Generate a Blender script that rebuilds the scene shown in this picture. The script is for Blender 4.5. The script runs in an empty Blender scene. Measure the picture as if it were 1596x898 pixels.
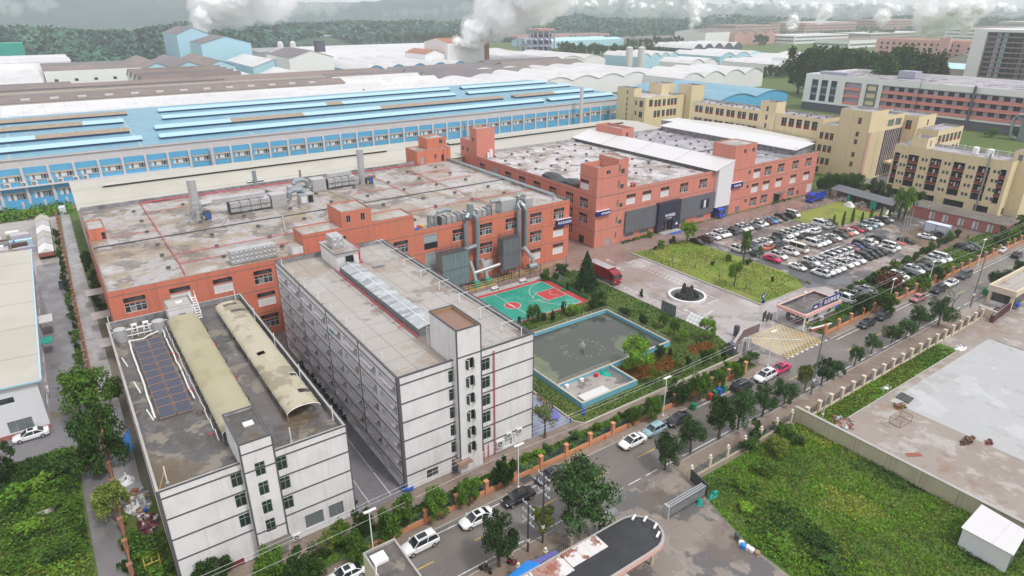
import bpy,bmesh,math,random
from mathutils import Vector,Matrix,noise
C=bpy.context
S=C.scene
COL=S.collection
rnd=random.Random(7)
R=math.radians
H=60.0
F,CX,CY=1013.71,798.0,449.0
PITCH,ROLL,YAW=R(23.26),R(0.034),R(35.188)
fwd=Vector((math.sin(YAW)*math.cos(PITCH),math.cos(YAW)*math.cos(PITCH),-math.sin(PITCH)))
_r=Vector((math.cos(YAW),-math.sin(YAW),0));_u=_r.cross(fwd)
RR=math.cos(ROLL)*_r+math.sin(ROLL)*_u
UU=-math.sin(ROLL)*_r+math.cos(ROLL)*_u
def ray(px,py):return fwd*F+RR*(px-CX)-UU*(py-CY)
def G(px,py,z=0.0):
 d=ray(px,py);t=(z-H)/d.z
 return Vector((d.x*t,d.y*t,z))
def hgt(b,t):
 g=G(*b);d=ray(*t)
 return H+d.z*math.hypot(g.x,g.y)/math.hypot(d.x,d.y)
def srgb(r,g,b):
 f=lambda c:(c/255/12.92 if c<=10 else((c/255+0.055)/1.055)**2.4)
 return(f(r),f(g),f(b),1)
MATS={}
def mat(name,col,rough=.7,layers=(),bump=None,metal=0.,spec=.5,island=0.,streak=None,seams=None,wet=None):
 """layers: (scale, detail, lo, hi, colour, amount) noise masks laid over the base colour"""
 m=bpy.data.materials.new(name);m.use_nodes=True
 nt=m.node_tree;N=nt.nodes;L=nt.links
 b=N['Principled BSDF'];b.inputs['Roughness'].default_value=rough
 b.inputs['Metallic'].default_value=metal
 b.inputs['Specular IOR Level'].default_value=spec
 tc=N.new('ShaderNodeTexCoord');co=tc.outputs['Object']
 rgb=N.new('ShaderNodeRGB');rgb.outputs[0].default_value=(*col[:3],1);cur=rgb.outputs[0]
 def mixc(fac,c2,a=None):
  nonlocal cur
  mx=N.new('ShaderNodeMix');mx.data_type='RGBA'
  if fac is not None:L.new(fac,mx.inputs['Factor'])
  L.new(cur,mx.inputs[6])
  if hasattr(c2,'links'):L.new(c2,mx.inputs[7])
  else:mx.inputs[7].default_value=(*c2[:3],1)
  cur=mx.outputs[2]
 def mask(scale,detail,lo,hi,amount,stretch=None,off=0):
  n=N.new('ShaderNodeTexNoise');n.inputs['Scale'].default_value=scale;n.inputs['Detail'].default_value=detail
  n.inputs['Roughness'].default_value=.62
  mp=N.new('ShaderNodeMapping');mp.inputs['Location'].default_value=(off*3.7,off*1.3,off)
  if stretch:mp.inputs['Scale'].default_value=stretch
  L.new(co,mp.inputs[0]);L.new(mp.outputs[0],n.inputs['Vector'])
  r=N.new('ShaderNodeMapRange');r.inputs[1].default_value=lo;r.inputs[2].default_value=hi;r.inputs[4].default_value=amount
  L.new(n.outputs['Fac'],r.inputs[0]);return r.outputs[0]
 k=0
 for ly in layers:
  k+=1
  mixc(mask(ly[0],ly[1],ly[2],ly[3],ly[5],ly[6]if len(ly)>6 else None,k),ly[4])
 if streak:
  mixc(mask(streak[0],5,.5,.75,streak[2],(1,1,.06),9),streak[1])
 if seams:
  for ax,per,wd,c2,am in seams:
   sx=N.new('ShaderNodeSeparateXYZ');L.new(co,sx.inputs[0])
   m1=N.new('ShaderNodeMath');m1.operation='PINGPONG';m1.inputs[1].default_value=per/2
   L.new(sx.outputs[ax],m1.inputs[0])
   m2=N.new('ShaderNodeMapRange');m2.inputs[1].default_value=wd;m2.inputs[2].default_value=wd*.4;m2.inputs[4].default_value=am
   L.new(m1.outputs[0],m2.inputs[0]);mixc(m2.outputs[0],c2)
 if island:
  g=N.new('ShaderNodeNewGeometry')
  hs=N.new('ShaderNodeHueSaturation')
  mr=N.new('ShaderNodeMapRange');mr.inputs[3].default_value=1-island;mr.inputs[4].default_value=1+island
  L.new(g.outputs['Random Per Island'],mr.inputs[0]);oi=N.new('ShaderNodeObjectInfo');mo=N.new('ShaderNodeMath');mo.operation='MULTIPLY_ADD';mo.inputs[1].default_value=.7;mo.inputs[2].default_value=.68;L.new(oi.outputs['Random'],mo.inputs[0]);mm=N.new('ShaderNodeMath');mm.operation='MULTIPLY';L.new(mo.outputs[0],mm.inputs[0]);L.new(mr.outputs[0],mm.inputs[1]);L.new(mm.outputs[0],hs.inputs['Value'])
  m3=N.new('ShaderNodeMath');m3.operation='MULTIPLY_ADD';m3.inputs[1].default_value=.05;m3.inputs[2].default_value=.475
  L.new(g.outputs['Random Per Island'],m3.inputs[0]);L.new(m3.outputs[0],hs.inputs['Hue'])
  L.new(cur,hs.inputs['Color']);cur=hs.outputs[0]
 L.new(cur,b.inputs['Base Color'])
 if wet:
  rm=mask(wet[0],4,wet[1],wet[2],1,None,5)
  r2=N.new('ShaderNodeMapRange');r2.inputs[3].default_value=rough;r2.inputs[4].default_value=wet[3]
  L.new(rm,r2.inputs[0]);L.new(r2.outputs[0],b.inputs['Roughness'])
 if bump:
  if bump[0]=='wave':
   n=N.new('ShaderNodeTexWave');n.bands_direction=bump[3];n.inputs['Scale'].default_value=bump[1]
  else:
   n=N.new('ShaderNodeTexNoise');n.inputs['Scale'].default_value=bump[1];n.inputs['Detail'].default_value=4
  L.new(co,n.inputs['Vector'])
  bp=N.new('ShaderNodeBump');bp.inputs['Strength'].default_value=bump[2];bp.inputs['Distance'].default_value=.08
  L.new(n.outputs['Fac'],bp.inputs['Height']);L.new(bp.outputs[0],b.inputs['Normal'])
 MATS[name]=m
 return m
GR=(.10,.10,.10);BRN=(.13,.10,.07)
mat('salmon_stucco',(.61,.185,.11),.8,[(.25,5,.45,.7,(.50,.19,.13),.6),(1.5,4,.5,.8,(.42,.11,.07),.35)],('n',9,.15),streak=(.9,(.36,.115,.075),.7))
mat('salmon_pale',(.60,.22,.165),.8,[(.25,5,.45,.7,(.56,.25,.19),.6),(1.5,4,.5,.8,(.48,.16,.11),.35)],('n',9,.15),streak=(.9,(.42,.15,.11),.5))
mat('band_grey',(.19,.15,.14),.8)
mat('white_stucco',(.75,.73,.735),.75,[(.3,6,.48,.62,(.65,.63,.625),.6)],('n',10,.1),streak=(1.1,(.50,.47,.445),.6))
mat('dark_trim',(.10,.095,.105),.7)
mat('cream_stucco',(.70,.585,.365),.8,[(.3,4,.5,.75,(.60,.48,.29),.5)],('n',9,.1),streak=(1,(.5,.4,.25),.4))
mat('maroon_panel',(.20,.025,.03),.6)
mat('glass_dark',(.018,.022,.028),.12,[(.35,2,.45,.6,(.10,.115,.13),.6)],spec=.6)
mat('glass_green',(.015,.05,.025),.15,spec=.6)
mat('glass_grey',(.16,.19,.20),.2,spec=.6)
mat('frame_white',(.70,.70,.70),.5)
mat('frame_alu',(.42,.44,.46),.4,metal=.4)
mat('shutter',(.36,.42,.43),.5,bump=('wave',3.2,.5,'Z'))
mat('shutter_white',(.72,.71,.72),.5,bump=('wave',3.2,.4,'Z'))
mat('opening_black',(.012,.012,.014),.9)
mat('interior_grey',(.26,.26,.27),.9,[(1.2,4,.45,.6,(.12,.11,.11),.8)])
mat('roof_wet',(.37,.345,.335),.55,[(.05,9,.49,.53,(.27,.195,.125),.85),(.16,9,.52,.55,(.15,.12,.095),.85),(.04,7,.54,.57,(.50,.48,.485),.6),(.33,8,.555,.58,(.33,.25,.155),.8),(.7,6,.54,.6,(.22,.19,.17),.6)],wet=(.09,.5,.56,.08),seams=[(0,12.2,.12,(.28,.25,.23),.6),(1,9.3,.1,(.30,.27,.25),.5)])
mat('roof_slab',(.375,.35,.325),.6,[(.08,8,.53,.56,(.33,.27,.22),.85),(.13,8,.56,.59,(.22,.165,.13),.8),(.8,5,.5,.7,(.40,.38,.36),.5)],wet=(.12,.5,.56,.12),seams=[(0,3.4,.09,(.17,.16,.15),.75),(1,3.8,.09,(.17,.16,.15),.75)])
mat('roof_dark',(.118,.102,.098),.6,[(.12,8,.48,.53,(.07,.065,.064),.85),(.25,8,.54,.57,(.24,.205,.16),.8),(.1,7,.56,.6,(.12,.085,.045),.8),(1.2,5,.5,.7,(.20,.18,.165),.5)],wet=(.12,.5,.57,.1))
mat('roof_purple',(.36,.34,.37),.6,[(.07,8,.5,.54,(.22,.2,.22),.8),(.2,6,.52,.62,(.48,.45,.47),.6),(.9,5,.55,.7,(.22,.16,.16),.5)],wet=(.12,.5,.56,.15))
mat('roof_blotchy',(.47,.44,.445),.6,[(.09,9,.50,.53,(.30,.24,.21),.85),(.2,9,.53,.56,(.17,.13,.11),.85),(.4,7,.58,.61,(.42,.2,.18),.5),(.3,8,.56,.58,(.62,.60,.6),.7)],wet=(.12,.5,.56,.12))
mat('parapet_inner',(.29,.29,.30),.85,[(.5,6,.42,.62,(.12,.12,.125),.8)],streak=(1.2,(.12,.12,.125),.7))
mat('parapet_pale',(.42,.42,.42),.85,[(.5,6,.48,.65,(.17,.165,.16),.8)],streak=(1.4,(.18,.17,.165),.7))
mat('concrete',(.40,.38,.36),.75,[(.3,6,.45,.65,(.30,.28,.26),.6)],('n',6,.1))
mat('shed_white',(.62,.61,.61),.45,[(.05,5,.5,.7,(.68,.67,.66),.6)],bump=('wave',1.6,.15,'X'),seams=[(1,18,.10,(.5,.48,.47),.5)])
mat('shed_white_wall',(.74,.74,.76),.5,bump=('wave',1.6,.15,'X'))
mat('shed_cream',(.48,.46,.395),.5,[(.06,6,.48,.58,(.42,.40,.33),.7),(.5,4,.6,.75,(.45,.36,.24),.4)],bump=('wave',1.6,.2,'X'),seams=[(1,12.6,.3,(.27,.255,.21),.7)])
mat('shed_ivory',(.45,.43,.385),.5,[(.06,5,.5,.7,(.55,.53,.46),.6),(.25,5,.6,.75,(.45,.36,.24),.35)],bump=('wave',1.6,.2,'X'))
mat('barrel_olive',(.36,.325,.205),.6,[(.3,5,.5,.6,(.30,.27,.165),.7),(.1,3,.5,.6,(.42,.385,.27),.5)],bump=('wave',1.1,.3,'Y'))
mat('barrel_straw',(.45,.405,.30),.6,[(.3,5,.5,.6,(.38,.335,.24),.7),(.16,7,.56,.6,(.22,.185,.12),.7)],bump=('wave',1.1,.3,'Y'))
mat('blue_panel',(.10,.40,.66),.5,[(.12,4,.45,.7,(.13,.45,.70),.5)],streak=(.8,(.09,.34,.56),.4))
mat('blue_roof',(.16,.33,.43),.45,[(.03,6,.48,.6,(.17,.36,.46),.7),(.1,6,.56,.66,(.25,.34,.37),.6),(.2,6,.58,.64,(.09,.22,.32),.6)],bump=('wave',1.2,.12,'X'),seams=[(0,38,.6,(.42,.48,.45),.5)])
mat('blue_vent',(.38,.58,.70),.4)
mat('blue_dark',(.02,.06,.13),.7)
mat('rust_vent',(.36,.29,.22),.8,[(2,4,.45,.6,(.22,.15,.1),.8)])
mat('facade_pale',(.60,.57,.58),.7,streak=(.6,(.5,.47,.47),.5))
mat('tan_stone',(.52,.42,.33),.8)
mat('brown_roof',(.23,.175,.155),.7,[(.03,5,.45,.6,(.17,.14,.13),.8),(.15,4,.5,.7,(.28,.21,.18),.5)],bump=('wave',.9,.2,'X'))
mat('slate_roof',(.16,.14,.15),.7,[(.03,5,.45,.6,(.2,.17,.165),.8)],bump=('wave',.9,.2,'X'))
mat('tile_rust',(.38,.17,.10),.7,[(.1,4,.45,.6,(.32,.13,.08),.8)])
mat('far_white',(.62,.61,.61),.5,[(.02,6,.48,.56,(.55,.54,.54),.7),(.09,6,.55,.6,(.48,.46,.45),.5)],seams=[(0,8.5,.22,(.40,.40,.40),.5),(1,11,.2,(.42,.42,.42),.4)])
mat('far_white_wall',(.80,.79,.79),.6,streak=(.3,(.72,.71,.71),.4))
mat('far_blue',(.42,.66,.78),.5,streak=(.3,(.36,.6,.73),.5))
mat('far_tan',(.42,.37,.31),.8)
mat('far_pink',(.52,.30,.26),.8)
mat('pink_tile',(.58,.36,.33),.8)
mat('coral_band',(.72,.25,.22),.7)
mat('slate_wall',(.09,.095,.13),.7)
mat('lilac_wall',(.36,.36,.45),.7)
mat('navy_cladding',(.028,.032,.062),.5)
mat('grey_cladding',(.13,.135,.155),.55,[(.3,4,.45,.65,(.15,.155,.18),.6)],bump=('wave',3,.2,'X'))
mat('steel_panel',(.22,.28,.30),.45,[(.5,4,.45,.65,(.16,.2,.21),.6)],bump=('wave',1.5,.4,'X'),metal=.3)
mat('duct_grey',(.33,.38,.40),.38,[(1,3,.45,.65,(.27,.31,.33),.5)],metal=.5)
mat('galvanised',(.50,.50,.51),.4,[(1,3,.45,.65,(.40,.40,.41),.5)],metal=.35)
mat('steel_dark',(.08,.08,.085),.6,metal=.3)
mat('poly_sheet',(.36,.385,.40),.35,[(.8,3,.48,.56,(.50,.52,.54),.7,(.15,1,1)),(.9,3,.5,.58,(.19,.205,.22),.8,(.15,1.2,1))])
mat('mesh_grey',(.22,.235,.245),.6,[(4,2,.45,.55,(.12,.13,.135),.8)])
mat('pipe_red',(.52,.03,.06),.5)
mat('pipe_pink',(.48,.10,.12),.6)
mat('white_paint',(.78,.78,.78),.5)
mat('pvc_white',(.72,.72,.70),.5)
mat('solar_glass',(.05,.055,.085),.12,spec=.8)
mat('copper_brown',(.25,.15,.11),.6)
mat('sign_blue',(.015,.02,.17),.4)
mat('sign_white',(.80,.80,.85),.5)
mat('pink_fascia',(.70,.40,.35),.6)
mat('stone_purple',(.17,.12,.12),.8)
mat('fence_orange',(.60,.27,.135),.8,[(.8,4,.45,.65,(.50,.2,.1),.6)],('n',6,.2))
mat('fence_brown',(.33,.155,.085),.85,[(.8,4,.45,.65,(.22,.11,.065),.7)],('n',6,.2))
mat('fence_steel',(.05,.085,.085),.5)
mat('wall_cream',(.52,.48,.34),.85,[(.25,5,.45,.65,(.45,.41,.28),.6)],streak=(.7,(.40,.36,.25),.6),seams=[(1,4.6,.09,(.36,.33,.23),.8)])
mat('pillar_cream',(.62,.53,.41),.85,[(1,5,.45,.65,(.5,.42,.32),.6)])
mat('timber_red',(.30,.10,.07),.8,[(1,5,.45,.65,(.2,.07,.05),.6)])
mat('rusty_white',(.66,.63,.62),.5,[(.55,6,.52,.56,(.25,.075,.045),.95),(.25,4,.52,.55,(.30,.11,.07),.8)],seams=[(0,1.1,.04,(.45,.42,.41),.6)])
mat('felt_black',(.028,.028,.033),.65,[(.4,6,.45,.65,(.05,.05,.055),.7)],bump=('wave',.8,.15,'Y'))
mat('tarp_blue',(.02,.24,.72),.45,bump=('n',1.5,.4))
mat('tarp_violet',(.13,.13,.42),.5,bump=('n',1.5,.4))
mat('tarp_dark',(.04,.045,.05),.5,bump=('n',1,.9))
mat('tarp_white',(.75,.74,.75),.5,bump=('n',2,.8))
mat('brick_pink',(.42,.15,.14),.8,[(.5,4,.45,.65,(.36,.11,.11),.6)],bump=('wave',2.4,.3,'Z'))
mat('moss_roof',(.15,.13,.11),.85,[(.2,6,.45,.62,(.09,.085,.07),.8),(.5,5,.55,.7,(.24,.22,.18),.6)])
mat('cabin_white',(.58,.63,.70),.5)
mat('pool_blue',(.16,.42,.54),.6,streak=(1,(.13,.32,.42),.6))
mat('pond_stone',(.46,.43,.36),.8)
mat('rock_dark',(.032,.03,.03),.9,[(2,5,.45,.65,(.03,.03,.028),.8)],('n',4,.8))
mat('bark',(.12,.085,.06),.9)
mat('bark_pale',(.20,.16,.13),.9)
mat('rubber',(.02,.02,.02),.8)
mat('rim',(.45,.45,.47),.35,metal=.6)
mat('lamp_glass',(.75,.75,.74),.25)
mat('tail_red',(.35,.01,.02),.3)
mat('skin',(.45,.28,.2),.6)
mat('cloth_dark',(.02,.022,.035),.8)
mat('vest_yellow',(.55,.62,.08),.7)
mat('crate_green',(.01,.20,.07),.6)
mat('plastic_red',(.55,.02,.03),.5)
mat('plastic_blue',(.02,.10,.45),.5)
mat('plastic_teal',(.0,.32,.25),.5)
mat('ac_white',(.66,.66,.66),.5)
mat('wire',(.55,.56,.55),.6)
mat('wood_old',(.34,.22,.12),.8)
mat('cardboard',(.42,.32,.2),.9)
mat('timber_dark',(.10,.055,.045),.85)
mat('silage',(.50,.46,.48),.6)
for n_,c_ in dict(car_white=(.80,.80,.80),car_black=(.014,.014,.017),car_grey=(.075,.08,.085),car_silver=(.42,.43,.44),car_red=(.45,.012,.06),car_magenta=(.60,.02,.13),car_blue=(.03,.07,.24),car_sky=(.05,.30,.62),car_orange=(.58,.18,.09),car_maroon=(.11,.03,.035),car_rose=(.42,.17,.17),car_teal=(.28,.42,.47),car_cream=(.72,.68,.58),car_brown=(.30,.22,.20),truck_red=(.27,.008,.03),truck_blue=(.01,.05,.45)).items():
 m_=mat(n_,c_,.3,spec=.4);m_.node_tree.nodes['Principled BSDF'].inputs['Coat Weight'].default_value=.3
mat('earth',(.20,.17,.14),.9,[(.02,6,.45,.6,(.10,.13,.055),.8),(.15,6,.5,.65,(.14,.12,.09),.6)])
mat('asphalt_road',(.145,.124,.110),.55,[(.08,6,.45,.62,(.19,.172,.16),.8),(.5,6,.52,.68,(.115,.10,.092),.6),(.25,3,.5,.62,(.125,.115,.11),.7,(.04,1,1)),(9,3,.4,.7,(.2,.185,.17),.35)],('n',18,.1),wet=(.05,.44,.58,.2))
mat('pavement_brown',(.25,.195,.155),.7,[(.12,6,.45,.62,(.17,.125,.10),.8),(.6,5,.52,.66,(.32,.27,.23),.5)],wet=(.1,.5,.57,.2),seams=[(0,.6,.03,(.15,.12,.1),.5),(1,.6,.03,(.15,.12,.1),.5)])
mat('concrete_drive',(.37,.335,.325),.5,[(.05,7,.46,.56,(.27,.22,.205),.85),(.2,7,.53,.6,(.21,.18,.17),.6),(.11,6,.56,.66,(.50,.47,.47),.6)],wet=(.07,.44,.58,.1),seams=[(0,6,.05,(.25,.23,.22),.6),(1,6,.05,(.25,.23,.22),.6)])
mat('brown_drive',(.27,.19,.165),.5,[(.06,6,.45,.62,(.20,.135,.115),.8),(.3,6,.52,.66,(.34,.27,.25),.6)],wet=(.07,.48,.56,.1),seams=[(0,6,.05,(.19,.14,.12),.6)])
mat('parking_lot',(.30,.24,.21),.6,[(.055,7,.475,.505,(.07,.07,.08),.9),(.2,7,.5,.57,(.21,.155,.13),.7),(.13,7,.56,.6,(.42,.37,.34),.7),(.8,4,.5,.66,(.13,.115,.11),.5)],wet=(.06,.5,.56,.25))
mat('lot_asphalt',(.085,.085,.095),.5,[(.12,6,.45,.62,(.11,.11,.12),.8),(.2,6,.56,.62,(.36,.34,.33),.7)],wet=(.08,.5,.56,.12))
mat('lane_tar',(.15,.14,.145),.6,[(.09,6,.45,.62,(.20,.185,.185),.8),(.3,6,.5,.68,(.11,.10,.10),.6)],wet=(.08,.5,.56,.15),seams=[(1,9,.06,(.09,.085,.085),.5)])
mat('alley_grey',(.19,.185,.197),.5,[(.1,6,.45,.62,(.18,.175,.185),.8),(.4,6,.5,.68,(.13,.12,.12),.5)],wet=(.08,.47,.56,.12))
mat('lane_pale',(.38,.37,.375),.5,[(.1,7,.45,.6,(.27,.255,.25),.8),(.35,6,.5,.64,(.19,.165,.155),.6)],wet=(.1,.47,.56,.12),seams=[(1,5,.05,(.2,.19,.19),.5)])
mat('yard_slab',(.41,.41,.415),.6,[(.06,8,.47,.55,(.40,.395,.395),.8),(.25,8,.55,.6,(.33,.32,.315),.6),(.12,7,.56,.6,(.50,.5,.5),.6)],wet=(.08,.52,.6,.3),seams=[(0,5.1,.03,(.42,.42,.42),.5),(1,11,.05,(.40,.40,.40),.5)])
mat('yard_rough',(.30,.255,.225),.7,[(.08,8,.47,.54,(.27,.225,.195),.85),(.3,8,.53,.6,(.42,.39,.37),.7),(.15,7,.57,.61,(.25,.165,.12),.7),(.5,6,.56,.64,(.2,.17,.15),.5)],wet=(.09,.5,.57,.25))
mat('gate_apron',(.23,.195,.17),.55,[(.16,8,.49,.515,(.105,.098,.10),.9),(.3,8,.53,.56,(.30,.255,.225),.7),(.07,6,.5,.56,(.15,.115,.09),.6)],wet=(.08,.5,.56,.3),seams=[(0,5,.05,(.13,.115,.105),.6),(1,5,.05,(.13,.115,.105),.6)])
mat('court_green',(.02,.27,.19),.45,[(.15,6,.45,.65,(.03,.30,.22),.7),(.3,5,.56,.66,(.12,.42,.36),.35)],wet=(.1,.5,.56,.15))
mat('court_red',(.45,.05,.055),.5)
mat('blue_paving',(.26,.28,.36),.45,[(.2,6,.45,.65,(.21,.23,.30),.7)],wet=(.1,.48,.56,.1))
mat('line_white',(.68,.67,.66),.6,[(2.2,6,.50,.62,(.33,.30,.28),.8)])
mat('line_yellow',(.62,.42,.05),.6,[(2.2,6,.52,.64,(.33,.26,.12),.8)])
mat('line_faded',(.58,.43,.14),.6,[(.8,6,.46,.60,(.42,.36,.26),.7)])
mat('grass_bed',(.085,.14,.022),.9,[(.08,6,.45,.62,(.115,.145,.028),.8),(.4,6,.5,.66,(.045,.085,.016),.7),(.2,5,.60,.68,(.17,.12,.06),.7),(6,3,.4,.65,(.04,.075,.014),.6)],('n',7,.8))
mat('lawn_green',(.20,.25,.035),.9,[(.06,7,.46,.56,(.26,.26,.05),.8),(.22,7,.5,.6,(.12,.19,.025),.75),(.12,6,.585,.64,(.25,.19,.08),.7),(7,3,.42,.66,(.13,.17,.025),.5)],('n',9,.6))
mat('meadow_bed',(.075,.15,.02),.9,[(.07,6,.45,.56,(.12,.19,.026),.8),(.3,6,.5,.66,(.03,.06,.012),.7),(.13,5,.60,.66,(.13,.10,.05),.6)],('n',5,.9))
mat('annex_floor',(.33,.30,.275),.5,[(.25,7,.5,.53,(.12,.115,.115),.85),(.5,7,.54,.58,(.42,.38,.34),.6)],wet=(.25,.5,.53,.1))
mat('dry_bed',(.30,.12,.03),.9,[(.4,6,.45,.6,(.14,.10,.03),.8)],('n',8,.8))
mat('soil',(.18,.12,.085),.9,[(.3,6,.45,.6,(.10,.08,.05),.8)],('n',5,.5))
mat('rough_yard',(.36,.33,.31),.8,[(.06,7,.45,.6,(.27,.235,.21),.8),(.3,6,.52,.66,(.43,.41,.40),.7)],wet=(.09,.5,.57,.2))
m_=mat('pond_water',(.06,.068,.052),.05,[(.085,8,.565,.585,(.17,.205,.10),.75),(.06,3,.45,.6,(.05,.055,.048),.6)],('n',2.2,.08),spec=.5)
mat('basin_water',(.05,.06,.055),.08,spec=.5,bump=('n',3,.15))
mat('foam',(.6,.62,.6),.6)
for n_,c_,i_ in(('leaf_dark',(.032,.068,.012),.6),('leaf_mid',(.075,.145,.018),.55),('leaf_bright',(.125,.23,.022),.5),('leaf_olive',(.125,.16,.026),.5),('leaf_blue',(.042,.085,.024),.6),('leaf_conifer',(.022,.055,.016),.5),('leaf_red',(.12,.045,.03),.5),('leaf_yellow',(.23,.25,.035),.5),('leaf_orange',(.26,.105,.03),.5),('leaf_light',(.13,.16,.06),.5)):
 m_=mat(n_,c_,.75,island=i_,spec=.12)
def tag(o,label=None,cat=None,group=None,kind=None):
 if label:o['label']=label
 if cat:o['category']=cat
 if group:o['group']=group
 if kind:o['kind']=kind
 return o
def wloc(o):
 p=Vector((0,0,0))
 while o:p+=o.location;o=o.parent
 return p
def thing(name,label,cat,loc=(0,0,0),group=None):
 o=bpy.data.objects.new(name,None);COL.objects.link(o);o.location=loc;o.empty_display_size=.2
 return tag(o,label,cat,group)
class MB:
 def __init__(s):s.v=[];s.f=[];s.m=[];s.names=[]
 def mi(s,name):
  if name not in s.names:s.names.append(name)
  return s.names.index(name)
 def face(s,pts,m):
  k=len(s.v);s.v+=[tuple(p)for p in pts];s.f.append(tuple(range(k,k+len(pts))));s.m.append(s.mi(m))
 def faces(s,vs,fs,m):
  k=len(s.v);s.v+=[tuple(p)for p in vs];i=s.mi(m)
  for f in fs:s.f.append(tuple(k+a for a in f));s.m.append(i)
 def box(s,x0,y0,z0,x1,y1,z1,m,top=None,front=None):
  x0,x1=min(x0,x1),max(x0,x1);y0,y1=min(y0,y1),max(y0,y1);z0,z1=min(z0,z1),max(z0,z1)
  v=[(x0,y0,z0),(x1,y0,z0),(x1,y1,z0),(x0,y1,z0),(x0,y0,z1),(x1,y0,z1),(x1,y1,z1),(x0,y1,z1)]
  s.faces(v,[(0,1,5,4),(1,2,6,5),(2,3,7,6),(3,0,4,7),(3,2,1,0)],m);s.faces(v,[(4,5,6,7)],top or m)
 def obox(s,o,u,w,h,m,z0=0.0,top=None):
  """box from base centre o: u = half vector along the length, w = half width, h = height"""
  o=Vector(o);u=Vector(u);n=Vector((-u.y,u.x,0)).normalized()*w
  v=[o-u-n,o+u-n,o+u+n,o-u+n];v=[p+Vector((0,0,z0))for p in v];v+=[p+Vector((0,0,h))for p in v[:4]]
  s.faces(v,[(0,1,5,4),(1,2,6,5),(2,3,7,6),(3,0,4,7),(3,2,1,0)],m);s.faces(v,[(4,5,6,7)],top or m)
 def tube(s,pts,r,m,n=6,caps=True):
  pts=[Vector(p)for p in pts];rs=r if isinstance(r,(list,tuple))else[r]*len(pts);vs=[];fs=[]
  for i,p in enumerate(pts):
   d=(pts[min(i+1,len(pts)-1)]-pts[max(i-1,0)]).normalized()
   a=d.cross(Vector((0,0,1))if abs(d.z)<.95 else Vector((1,0,0))).normalized();b=d.cross(a)
   vs+=[p+(a*math.cos(2*math.pi*k/n)+b*math.sin(2*math.pi*k/n))*rs[i]for k in range(n)]
  for i in range(len(pts)-1):
   for k in range(n):fs.append((i*n+k,i*n+(k+1)%n,(i+1)*n+(k+1)%n,(i+1)*n+k))
  if caps:fs+=[tuple(range(n))[::-1],tuple(range((len(pts)-1)*n,len(pts)*n))]
  s.faces(vs,fs,m)
 def prism(s,poly,z0,z1,m,top=None):
  n=len(poly);v=[(p[0],p[1],z0)for p in poly]+[(p[0],p[1],z1)for p in poly]
  s.faces(v,[(i,(i+1)%n,n+(i+1)%n,n+i)for i in range(n)]+[tuple(range(n))[::-1]],m);s.faces(v,[tuple(range(n,2*n))],top or m)
 def sphere(s,c,r,m,n=10,k=6,sz=1.0):
  vs=[];fs=[]
  for i in range(k+1):
   a=math.pi*i/k
   for j in range(n):b=2*math.pi*j/n;vs.append((c[0]+r*math.sin(a)*math.cos(b),c[1]+r*math.sin(a)*math.sin(b),c[2]+r*sz*math.cos(a)))
  for i in range(k):
   for j in range(n):fs.append((i*n+j,(i+1)*n+j,(i+1)*n+(j+1)%n,i*n+(j+1)%n))
  s.faces(vs,fs,m)
 def wall(s,p0,p1,z0,z1,m,ops=(),depth=.22,reveal=None,back=True):
  """wall seen left (p0) to right (p1) from outside, with recessed openings (u0, z0, u1, z1)"""
  p0=Vector((p0[0],p0[1],0));p1=Vector((p1[0],p1[1],0));u=(p1-p0);Ln=u.length;u.normalize();inn=Vector((-u.y,u.x,0))
  P=lambda a,z,d=0:p0+u*a+inn*d+Vector((0,0,z))
  us=sorted({0,Ln}|{min(max(o[0],0),Ln)for o in ops}|{min(max(o[2],0),Ln)for o in ops})
  for i in range(len(us)-1):
   a,b=us[i],us[i+1]
   if b-a<1e-5:continue
   c=(a+b)/2;z=z0
   for o in sorted([o for o in ops if o[0]<c<o[2]],key=lambda o:o[1]):
    if o[1]>z+1e-4:s.face([P(a,z),P(b,z),P(b,o[1]),P(a,o[1])],m)
    z=o[3]
   if z1>z+1e-4:s.face([P(a,z),P(b,z),P(b,z1),P(a,z1)],m)
  rv=reveal or m
  for a,c,b,d in[o[:4]for o in ops]:
   for q in([P(a,c),P(b,c),P(b,c,depth),P(a,c,depth)],[P(a,d,depth),P(b,d,depth),P(b,d),P(a,d)],[P(a,c),P(a,c,depth),P(a,d,depth),P(a,d)],[P(b,c,depth),P(b,c),P(b,d),P(b,d,depth)]):s.face(q,rv)
   if back:s.face([P(a,c,depth),P(b,c,depth),P(b,d,depth),P(a,d,depth)],'opening_black')
 def roof(s,x0,y0,x1,y1,zt,drop,th,m_roof,m_in,m_cop):
  """flat roof sunk behind a parapet"""
  s.face([(x0+th,y0+th,zt-drop),(x1-th,y0+th,zt-drop),(x1-th,y1-th,zt-drop),(x0+th,y1-th,zt-drop)],m_roof)
  o=[(x0,y0),(x1,y0),(x1,y1),(x0,y1)];i=[(x0+th,y0+th),(x1-th,y0+th),(x1-th,y1-th),(x0+th,y1-th)]
  for k in range(4):
   a,b=o[k],o[(k+1)%4];c,d=i[(k+1)%4],i[k]
   s.face([(*a,zt),(*b,zt),(*c,zt),(*d,zt)],m_cop)
   s.face([(*d,zt),(*c,zt),(*c,zt-drop),(*d,zt-drop)],m_in)
 def mesh(s,name,org=(0,0,0),smooth=None):
  me=bpy.data.meshes.new(name);ox,oy,oz=org
  me.from_pydata([(x-ox,y-oy,z-oz)for x,y,z in s.v],[],s.f)
  for n in s.names:me.materials.append(MATS[n])
  me.polygons.foreach_set('material_index',s.m);me.update()
  if smooth is not None:
   bm=bmesh.new();bm.from_mesh(me);bmesh.ops.remove_doubles(bm,verts=bm.verts,dist=1e-4);bm.to_mesh(me);bm.free()
   me.shade_smooth();me.set_sharp_from_angle(angle=R(smooth))
  return me
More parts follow.
